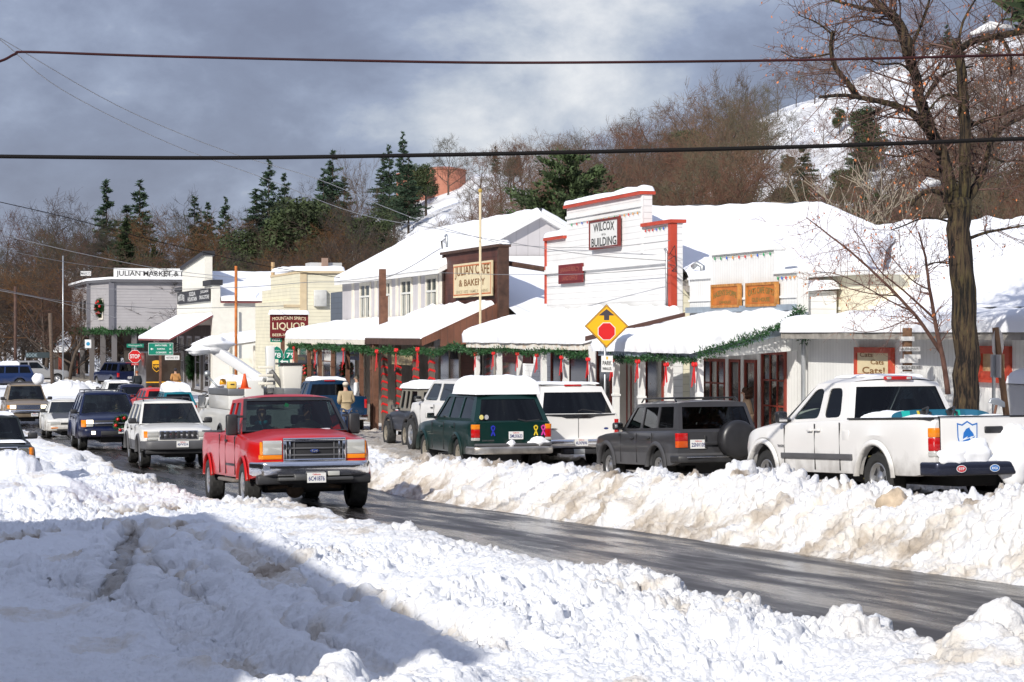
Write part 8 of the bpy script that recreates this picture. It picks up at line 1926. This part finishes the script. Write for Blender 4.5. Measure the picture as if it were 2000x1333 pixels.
m = MB(); m.box(pk_.x+.025, pk_.x+.05, pk_.y-.15, pk_.y+.15, PD(1941, 738, 32.7).z, PD(1941, 693, 32.7).z); m.build('sign_plate', MATS['sign_back_grey'], t)
# finger post with snowy boards
pw2 = PD(1772, 740, 37); t = pole('directory_post', 'wooden directory post stacked with small snow crusted white boards', 'sign', pw2, PD(1772, 641, 37).z, .075, MATS['weathered_post'], sq=True)
for k, (a, b, y_) in enumerate(((1753, 1782, 662), (1752, 1795, 682), (1762, 1796, 697), (1753, 1790, 705), (1752, 1800, 718), (1755, 1797, 730))):
    c0, c1 = PD(a, y_-4, 37), PD(b, y_+4, 37); Mb = frame_Y((c0.x+c1.x)/2, (c0.z+c1.z)/2, pw2.y-.08, R_(-10)); w_ = (c1-c0).length*.95
    plate2('name_board', [(-w_/2, -.04), (w_/2, -.04), (w_/2, .04), (-w_/2, .04)], Mb, 0, signw, t, .02)
    if k in (1, 4): txt('BUSINESSES', Mb @ Matrix.Translation((0, 0, .004)), w_*.8, .05, ink, t)
# hanging boards under the awnings
def hang(px0, px1, py0, py1, X, name, label, face, rim, lines, lm):
    c0, c1 = P(px0, py0, X), P(px1, py1, X); y0_, y1_ = c1.y, c0.y
    return sign_board(name, label, 'sign', frame_X((y0_+y1_)/2, (c0.z+c1.z)/2, X), y1_-y0_, c0.z-c1.z, face, rim, lines, None, lm, .03)
hang(980, 1038, 688, 711, XE+.9, 'hanging_sign', 'dark maroon realty board hanging behind the white posts', maroon, None, [('SPRAGUE REALTY', 0, .2, .86, .3, 0), ('LAND OFFICE', 0, -.22, .6, .26, 0)], MATS['rose_ink'])
hang(765, 803, 692, 714, XE+.4, 'hanging_sign', 'gold flecked beige board hanging from the cafe awning', mat('beige_board', (.42, .34, .20), .6, var=.3, vscale=5), None, [], None)
hang(626, 648, 682, 707, XE+.3, 'hanging_sign', 'white double notice board in a brown frame at the liquor store', signw, post_wood, [('WINE', -.22, .2, .3, .12, 0), ('SHOP', .22, .2, .3, .12, 0)], maroon)
hang(601, 613, 684, 703, XE+.3, 'hanging_sign', 'small tan notice board left of the white double one', mat('tan_board', (.5, .36, .2), .6), post_wood, [('OPEN', 0, 0, .7, .2, 0)], ink)
hang(681, 701, 685, 704, XE+.5, 'hanging_sign', 'navy blue board hanging at the liquor store', mat('navy_board', (.01, .025, .08), .5), None, [('SPIRITS', 0, 0, .8, .25, 0)], pale)
hang(575, 598, 693, 710, XF-.3, 'hanging_sign', 'dark arched LIQUOR board deep under the long awning', sign_black, None, [('LIQUOR', 0, 0, .85, .4, .1)], pale)
pbk = PD(75, 694, 150); sign_board('hanging_sign', 'faint grey BOOK sign hanging among the trees at the far left', 'sign', frame_Y(pbk.x, pbk.z, pbk.y), 1.9, .42, mat('dark_teal_board', (.03, .045, .05), .6), None, [('BOOK', -.25, 0, .42, .6, 0)], None, mat('blue_grey_ink', (.25, .33, .36), .6))
pbl = PD(172, 672, 160); sign_board('banner_sign', 'small white and blue banner on a post of the corner market', 'sign', frame_Y(pbl.x, pbl.z, pbl.y), .5, .68, signw, MATS['sign_grey'] if 'sign_grey' in MATS else None, [], None, None)
m = MB(); M = frame_Y(pbl.x, pbl.z, pbl.y); m.add([M @ Vector((.15*math.cos(a), .15*math.sin(a), .01)) for a in np.linspace(0, 6.28, 13)[:-1]], [tuple(range(12))]); m.build('emblem', mat('emblem_blue', (.02, .25, .45), .5), [o for o in bpy.data.objects if o.name.startswith('banner_sign')][0])
# ================================================================== GARLANDS, BOWS, LIGHTS
def garland(label, pts, r=.11, dens=230, seed=1, sz=.10):
    rnd = random.Random(seed); t = thing('garland', label, 'garland', tuple(pts[0]), 0, 'green garlands along the awnings'); V = []
    L_ = [(a, b, (b-a).length) for a, b in zip(pts[:-1], pts[1:])]
    for a, b, l in L_:
        d0 = (b-a).normalized()
        for i in range(int(l*dens)):
            q = a.lerp(b, rnd.random()); s_ = (q-pts[0]).length; rr = r*(1+.35*math.sin(s_*2.1)+.2*math.sin(s_*5.3)); d = Vector((rnd.gauss(0, 1), rnd.gauss(0, 1), rnd.gauss(0, 1))).normalized()
            p = q+d*rr*rnd.random()+Vector((0, 0, -.05*math.sin(s_*1.4))); e_ = (d+d0*rnd.uniform(-.8, .8)).normalized(); w = e_.orthogonal().normalized(); w.rotate(Matrix.Rotation(rnd.random()*6.28, 3, e_)); V.append((p-w*sz*.2, p+w*sz*.2, p+e_*sz))
    co = np.array([tuple(p) for q in V for p in q]); place_np('greenery', co, np.arange(len(co)).reshape(-1, 3), green_leaf, 3, t); return t
def line(pxs, X): return [P(a, b, X) for a, b in pxs]
garland('long garland under the Wilcox awning eave with red bows', line([(914, 684), (960, 686), (1000, 684), (1050, 688), (1095, 687), (1145, 690)], XE-.02), .10, 300, 1, .075)
garland('garland hanging below the drooping snow of the short awning', line([(1190, 696), (1240, 699), (1290, 701), (1330, 702), (1358, 699)], 16.15), .10, 300, 2, .075)
gq = [Vector((16.2, yB0-.08, EZ-.52)), Vector((17.2, yB0-.1, EZ-.18)), Vector((18.1, yB0-.12, EZ+.12)), Vector((XF-.05, yB0-.12, EZ+.46))]
garland('garland climbing the slanting end of the short awning', [q+Vector((-.05, -.16, .04)) for q in gq], .115, 420, 3, .08)
garland('short garland dropping down the corner above the steel downpipe', line([(1556, 606), (1566, 608), (1572, 640), (1570, 664)], XF-.2), .11, 380, 4, .075)
garland('garland under the cafe awning', line([(716, 684), (760, 686), (800, 688), (850, 687), (880, 680), (912, 682)], XE-.02), .11, 250, 5, .10)
garland('garland under the long white edged liquor store awning', line([(566, 674), (600, 678), (640, 677), (680, 680), (715, 680)], XE-.02), .12, 230, 6, .11)
garland('dark garland under the corner market storey', [Vector((mC.x-.1, mC.y, zq-.1)), Vector((mB.x-.1, mB.y, zq-.1)), Vector((mA.x, mA.y-.1, zq-.1)), Vector((mA.x+4, mA.y-.1, zq-.1))], .22, 90, 7, .3)
ORD = ('first', 'second', 'third', 'fourth', 'fifth', 'sixth')
def bow(px, py, X, s=1.0, label=None):
    c = P(px, py, X); t = thing('ribbon_bow', label, 'bow', tuple(c), 0, 'red bows on the posts'); m = MB()
    for k in (-1, 1):
        m.ball(c+Vector((-.02, k*.07*s, .02)), .06*s, 6, .5, 1.1, .8)
    m.ball(c+Vector((-.04, 0, 0)), .03*s, 5); m.build('loop', ribbon, t, smooth=True)
    for k, l in ((-1, .34), (.6, .42)):
        m = MB(); m.prism([c+Vector((-.03, -.02*s, 0)), c+Vector((-.03, .03*s, 0)), c+Vector((-.06, (k*.10+.03)*s, -l*s)), c+Vector((-.06, (k*.10-.04)*s, -l*s*.93))], (.008, 0, 0)); m.build('ribbon_tail', ribbon, t)
for i, (px, py) in enumerate(((930, 694), (965, 692), (1012, 693), (1050, 696), (1098, 700), (1150, 704))): bow(px, py, XE-.02, 1.1, 'red bow on the %s white post from the left under the Wilcox awning' % ORD[i])
for i, (px, py) in enumerate(((1197, 706), (1247, 708), (1303, 714), (1358, 714))): bow(px, py, 16.15, 1.15, 'red bow on the %s white post from the left of the short awning' % ORD[i])
for i, (px, py) in enumerate(((617, 686), (672, 684), (737, 688), (775, 686), (817, 684), (575, 681))): bow(px, py, XE-.05, 1.7, 'red bow in the garland over the brown posts, %s from the left' % ('second', 'third', 'fourth', 'fifth', 'sixth', 'first')[i])
for px, py, s in ((598, 722, 1.0), (671, 722, .9)):
    c = P(px, py, XF-.25); wreath(frame_X(c.y, c.z, c.x), .22, None, .12, int(px), True, label='green wreath on the liquor store front at column %s' % ('left of the tan notice board' if px < 640 else 'below the navy board'))
c = P(375, 716, XF-.1); wreath(frame_X(c.y, c.z, c.x), .62, None, .28, 9, False, label='large dark wreath on the drug store window')
wreath(Mw @ Matrix.Translation((0, .15, .12)), .52, None, .22, 10, True, label='wreath with a red bow on the corner market upper window')
def string_lights(label, pts, n, seed):
    t = thing('string_lights', label, 'string lights', tuple(pts[0])); rnd = random.Random(seed); cs = [mat('bulb_red', (.6, .03, .02), .3), mat('bulb_green', (.02, .3, .1), .3), mat('bulb_blue', (.03, .1, .5), .3), mat('bulb_orange', (.7, .3, .05), .3)]
    m = MB(); m.tube(pts, .006, 4); m.build('cord', mat('green_cord', (.05, .12, .06), .6), t)
    for i in range(n):
        s = (i+.5)/n*(len(pts)-1); k = min(len(pts)-2, int(s)); p = pts[k].lerp(pts[k+1], s-k); m = MB(); m.ball(p+Vector((-.01, 0, -.04)), .02, 4, 1, 1, 2); m.build('bulb', rnd.choice(cs), t)
string_lights('string of coloured bulbs across the top of the Wilcox front', line([(1112, 438), (1160, 430), (1210, 420), (1250, 413)], XF-.03), 14, 1)
string_lights('string of coloured bulbs on the right shoulder of the Wilcox front', line([(1258, 449), (1300, 443)], XF-.03), 6, 2)
string_lights('string of coloured bulbs across the small false front', line([(1391, 503), (1450, 499), (1511, 492)], XF-.03), 10, 3)
string_lights('string of coloured bulbs on the right shoulder of the small false front', line([(1516, 541), (1556, 538)], XF-.03), 5, 4)
# service mast on the cafe roof corner and conduit on the Wilcox corner board
c = P(873, 470, XF+.2); t = thing('service_mast', 'tangle of cables and a bent mast above the brown cafe sign', 'cable mast', tuple(c)); m = MB(); m.tube([c+Vector((0, 0, -.5)), c+Vector((0, 0, .12)), c+Vector((0, .1, .2)), c+Vector((0, .22, .16))], .05, 8); m.build('mast', galv, t, smooth=True)
for k in range(5): m = MB(); m.tube([c+Vector((0, .15, .1-.05*k)), c+Vector((-.1, .3+.05*k, 0)), c+Vector((-.1, .25, -.3-.05*k)), c+Vector((-.05, .1, -.4))], .012, 5); m.build('cable_loop', dark, t)
c = P(1300, 500, XF-.08); t = thing('conduit', 'grey service conduit with looping cables beside the red corner board', 'conduit', tuple(c)); m = MB(); m.tube([P(1299, 487, XF-.08), P(1302, 492, XF-.08), P(1302, 560, XF-.08), P(1301, 598, XF-.08)], .035, 8); m.build('pipe', galv, t, smooth=True)
for k in range(3): m = MB(); m.tube([P(1306, 500+8*k, XF-.1), P(1318, 480+20*k, XF-.12), P(1322, 520+6*k, XF-.1), P(1312, 530, XF-.1)], .010, 5); m.build('cable_loop', dark, t)
# ================================================================== WIRES
def wire(label, pts, t0, t1, r, m_, group='wires over the street'):
    n = len(pts); Q = []
    P_ = [PD(px, py, lerp(t0, t1, i/(n-1))) for i, (px, py) in enumerate(pts)]
    for i in range(n-1):
        p0, p1, p2, p3 = P_[max(i-1, 0)], P_[i], P_[i+1], P_[min(i+2, n-1)]
        for k in range(6):
            s = k/6; Q.append(.5*((2*p1)+(p2-p0)*s+(2*p0-5*p1+4*p2-p3)*s*s+(3*p1-p0-3*p2+p3)*s**3))
    Q.append(P_[-1]); m = MB(); m.tube(Q, r, 6); o = m.build('wire', m_, None, origin=tuple(P_[0]), smooth=True); tag(o, label, 'wire', group)
cable = mat('black_cable', (.006, .005, .005), .8, spec=.2); cable2 = mat('red_black_cable', (.028, .006, .007), .7, spec=.2, var=.5, vscale=.5); wg = mat('grey_wire', (.20, .20, .21), .5); wp = mat('pale_wire', (.42, .43, .44), .5)
wire('upper thick black cable crossing the whole sky', [(-80, 140), (0, 120), (30, 106), (60, 102), (300, 110), (700, 119), (1000, 123), (1400, 120), (1700, 115), (2080, 105)], 26, 24, .0175, cable2)
wire('lower thick black cable crossing in front of the hill', [(-80, 304), (0, 306), (400, 309), (800, 304), (1200, 296), (1600, 286), (2080, 268)], 25, 24, .025, cable)
wire('upper one of two thin pale wires sloping from the top left', [(-60, 50), (0, 75), (230, 207), (440, 295), (620, 350), (760, 408), (860, 444), (985, 478)], 36, 64, .010, wp)
wire('lower one of two thin pale wires sloping from the top left', [(-60, 52), (0, 78), (120, 175), (330, 280), (520, 350), (700, 418), (870, 450)], 36, 64, .010, wp)
wire('thin dark wire entering at mid height on the left', [(-60, 380), (0, 395), (130, 425), (300, 470), (520, 520), (700, 548)], 60, 90, .015, cable)
wire('white thin wire dropping to the market roof from the left', [(-60, 446), (0, 458), (170, 498), (330, 528), (480, 545)], 60, 130, .016, wp)
wire('thin grey wire passing in front of the market wall', [(-60, 555), (0, 565), (120, 588), (260, 600), (345, 603), (560, 598)], 60, 100, .013, wg)
wire('thin pale wire passing low in front of the market wall', [(-60, 560), (0, 568), (120, 592), (230, 622)], 60, 120, .014, wp)
wire('thin grey wire over the far left wood', [(-60, 475), (0, 487), (180, 520), (420, 545)], 60, 120, .014, wg)
wire('nearly level thin wire from the market to the casement house', [(148, 563), (300, 566), (480, 561), (600, 552), (745, 545), (860, 486)], 110, 66, .014, wg)
wire('thin wire from the brown sign to the Wilcox corner', [(870, 452), (1000, 475), (1150, 498), (1308, 510)], 64, 50, .010, wg)
wire('thin level wire across the Wilcox front', [(860, 533), (1000, 537), (1150, 535), (1310, 524)], 64, 50, .009, wg)
wire('thin wire in front of the Wilcox sign to the corner board', [(985, 478), (1100, 484), (1200, 482), (1308, 470)], 64, 50, .008, wg)
# ================================================================== PEOPLE
def skinmesh(name, verts, edges, m_, parent, sub=2, local=True):
    me = bpy.data.meshes.new(name); me.from_pydata([v[:3] for v in verts], edges, []); o = bpy.data.objects.new(name, me); COL.objects.link(o)
    sk = o.modifiers.new('skin', 'SKIN'); sk.use_smooth_shade = True
    for i, v in enumerate(verts):
        r = v[3]; me.skin_vertices[0].data[i].radius = (r, r) if not hasattr(r, '__len__') else r
    me.skin_vertices[0].data[0].use_root = True
    sb_ = o.modifiers.new('sub', 'SUBSURF'); sb_.levels = sub; sb_.render_levels = sub
    dg = bpy.context.evaluated_depsgraph_get(); m2 = bpy.data.meshes.new_from_object(o.evaluated_get(dg)); bpy.data.objects.remove(o)
    m2.materials.clear(); m2.materials.append(m_); m2.shade_smooth(); o = bpy.data.objects.new(name, m2); COL.objects.link(o); o.parent = parent; ORI[o.name] = Vector((0, 0, 0)); return o
def person(label, loc, rot, h, jacket, trousers, hairm, cap=None, arms='down', bend=.03):
    t = thing('person', label, 'person', loc, rot); ORI[t.name] = Vector((0, 0, 0)); s = h/1.75; sc = lambda V: [(v[0]*s, v[1]*s, v[2]*s, (v[3][0]*s, v[3][1]*s) if hasattr(v[3], '__len__') else v[3]*s) for v in V]
    # facing +y; skeleton root at the pelvis
    B_ = [(0, 0, .93, (.13, .10)), (0, .01, 1.12, (.125, .09)), (0, bend, 1.34, (.16, .10)), (0, bend+.01, 1.47, .06), (0, bend+.03, 1.56, .058), (0, bend+.045, 1.64, (.078, .095)), (0, bend+.03, 1.71, (.066, .08))]
    E_ = [(0, 1), (1, 2), (2, 3), (3, 4), (4, 5), (5, 6)]
    for sd_ in (-1, 1):
        i = len(B_); fw = .06 if sd_ > 0 else -.04
        B_ += [(sd_*.095, 0, .86, .085), (sd_*.10, .02+fw, .48, .058), (sd_*.10, fw*1.6, .09, .042), (sd_*.105, .14+fw*1.6, .04, .035)]; E_ += [(0, i), (i, i+1), (i+1, i+2), (i+2, i+3)]
        j = len(B_)
        if arms == 'front': ar = [(sd_*.19, bend, 1.42, .055), (sd_*.25, -.02, 1.14, .045), (sd_*.14, .22, 1.05, .032), (sd_*.08, .28, 1.06, .028)]
        else: ar = [(sd_*.19, bend, 1.42, .055), (sd_*.26, -.02, 1.14, .045), (sd_*.25, .08, .90, .032), (sd_*.245, .10, .84, .030)]
        B_ += ar; E_ += [(2, j), (j, j+1), (j+1, j+2), (j+2, j+3)]
        hx, hy, hz = ar[3][:3]
        for q, (dx_, dy_, l) in enumerate(((-.022, .0, .070), (-.008, .008, .080), (.008, .008, .076), (.022, 0, .062), (-.034*sd_, .03, .045))):
            k = len(B_); dn = (0, .6, -.3) if arms == 'front' else (0, .25, -1)
            B_ += [(hx+dx_, hy+dy_, hz-.02, .011), (hx+dx_*1.3+dn[0]*l, hy+dy_+dn[1]*l, hz-.02+dn[2]*l, .009)]; E_ += [(j+3, k), (k, k+1)]
    skinmesh('body', sc(B_), E_, skin, t)
    J = [(0, 0, .95, (.175, .14)), (0, .0, 1.10, (.165, .13)), (0, bend, 1.34, (.19, .13)), (0, bend+.01, 1.46, .095)]; EJ = [(0, 1), (1, 2), (2, 3)]
    J.append((0, 0, .82, (.18, .145))); EJ.append((0, 4))
    T = [(0, 0, .90, (.15, .12))]; ET = []
    for sd_ in (-1, 1):
        fw = .06 if sd_ > 0 else -.04
        j = len(J); ar = [(sd_*.20, bend, 1.41, .085), (sd_*.26, -.02, 1.14, .075), ((sd_*.17, .17, 1.06, .058) if arms == 'front' else (sd_*.255, .06, .93, .058))]; J += ar; EJ += [(2, j), (j, j+1), (j+1, j+2)]
        i = len(T); T += [(sd_*.10, 0, .82, .105), (sd_*.105, .02+fw, .48, .078), (sd_*.10, fw*1.6, .10, .068)]; ET += [(0, i), (i, i+1), (i+1, i+2)]
    skinmesh('jacket', sc(J), EJ, jacket, t); skinmesh('trousers', sc(T), ET, trousers, t)
    m = MB(); m.ball((0, (bend+.02)*s, 1.675*s), .098*s, 8, .92, 1.05, 1.0)
    if hairm.name.startswith('curly'):
        for k in range(16): a = k*2.4; m.ball((.10*s*math.cos(a), (bend-.04+.06*math.sin(a))*s, (1.50+.015*k)*s), .055*s, 5)
    m.build('hair', hairm, t, local=True, smooth=True)
    m = MB(); m.ball((0, (bend+.13)*s, 1.62*s), .018*s, 5, 1, 1, 1.4); m.build('nose', skin, t, local=True, smooth=True)
    if cap:
        m = MB(); m.ball((0, (bend+.02)*s, 1.71*s), .105*s, 8, .95, 1.08, .72); m.build('cap', cap, t, local=True, smooth=True)
        if 'cap' in cap.name: m = MB(); m.ball((0, (bend+.13)*s, 1.70*s), .07*s, 8, 1, 1.1, .12); m.build('cap_peak', cap, t, local=True, smooth=True)
    m = MB()
    for sd_ in (-1, 1):
        fw = .06 if sd_ > 0 else -.04; m.ball((sd_*.105*s, (.06+fw*1.6)*s, .05*s), .07*s, 6, .75, 1.9, .8)
    m.build('boots', dark, t, local=True, smooth=True); return t
p = PD(676, 840, 68.5); person('man in a beige jacket and pale cap walking away beside the blue pickup', (p.x, p.y, PD(676, 748, 68.5).z-1.80), R_(8), 1.80, mat('beige_jacket', (.42, .33, .20), .9, var=.1, vscale=6), mat('jeans', (.05, .08, .16), .9), mat('grey_hair', (.2, .18, .15), .9), mat('pale_cap', (.62, .56, .46), .8), 'front')
p = PD(1461, 755, 45.5); person('woman with curly brown hair and a tan coat by the shop door', (p.x, p.y, p.z-1.67), R_(70), 1.64, mat('tan_coat', (.50, .36, .24), .9), mat('dark_trousers', (.03, .03, .04), .9), mat('curly_brown_hair', (.06, .03, .018), .9), None, 'front')
p = PD(699, 735, 82); person('man in a white shirt half hidden by a brown post at the liquor store', (p.x, p.y, PD(699, 735, 82).z-1.75), R_(60), 1.78, mat('white_shirt', (.7, .72, .75), .9), MATS['dark_trousers'], MATS['grey_hair'], None, 'down')
p = PD(268, 724, 119); person('person in dark clothes standing by the stop sign', (p.x, p.y, p.z-1.78), R_(20), 1.75, mat('dark_jacket', (.02, .025, .03), .9), MATS['dark_trousers'], mat('auburn_hair', (.25, .08, .03), .9), None, 'down')
p = PD(343, 720, 117); person('person in a tan jacket and dark knit hat beside the parcel van', (p.x, p.y, p.z-1.80), R_(0), 1.78, mat('camel_jacket', (.40, .20, .07), .9), MATS['dark_trousers'], MATS['dark_brown_hair'], mat('dark_knit', (.02, .02, .03), .9), 'front')
# ================================================================== SNOW HEAPS
def heap(label, px, py, t_, w_, d_, h, seed, name='snow_pile'):
    p = PD(px, py, t_); z0_ = gz(p.y)
    U_, V_ = np.meshgrid(np.linspace(-1, 1, 60), np.linspace(-1, 1, 40), indexing='ij'); X_, Y_ = p.x+U_*w_/2, p.y+V_*d_/2
    rr = np.clip(1-(U_**2+V_**2), 0, 1)**.6; Z_ = rr*h*(.6+.8*fbm(X_/1.1+seed, Y_/1.1, 4, seed))+clods(X_, Y_, .5, seed)*.6*(rr > .02)-.05
    o = grid_mesh(name, X_-p.x, Y_-p.y, Z_, SNOW, np.stack([Z_*0+.12, Z_*0, Z_*0, Z_*0+1], -1)); o.location = (p.x, p.y, z0_); tag(o, label, 'snow pile')
heap('low snow heap across the street in front of the silver pickup', 128, 770, 132, 3.6, 3, .9, 5)
heap('snow heap at the kerb left of the corner market posts', 178, 765, 140, 2.6, 3, .6, 6)
heap('snow heap behind the white snow buried pickup', 455, 810, 74, 1.6, 3, .9, 7)
heap('snow heap between the bucket truck and the white pickup', 425, 835, 66, 1.2, 2.4, .9, 8)
p = PG(1748, 1015, .5); m = MB(); m.ball((0, 0, 0), .165, 10)
for v in m.v: d = v.normalized(); v *= 1+.1*math.sin(d.x*6+1)+.1*math.sin(d.y*5+d.z*4)+.05*math.sin(d.z*15+d.x*11)
p = PD(1747, 987, 20.6); o = m.build('snow_boulder', mat('dirty_snowball', (.50, .40, .29), .9, var=.3, vscale=9, bump=.6, bscale=25), None, smooth=True); o.location = p; tag(o, 'brown dirty snow ball on the ploughed bank below the nearest white pickup', 'snow lump')
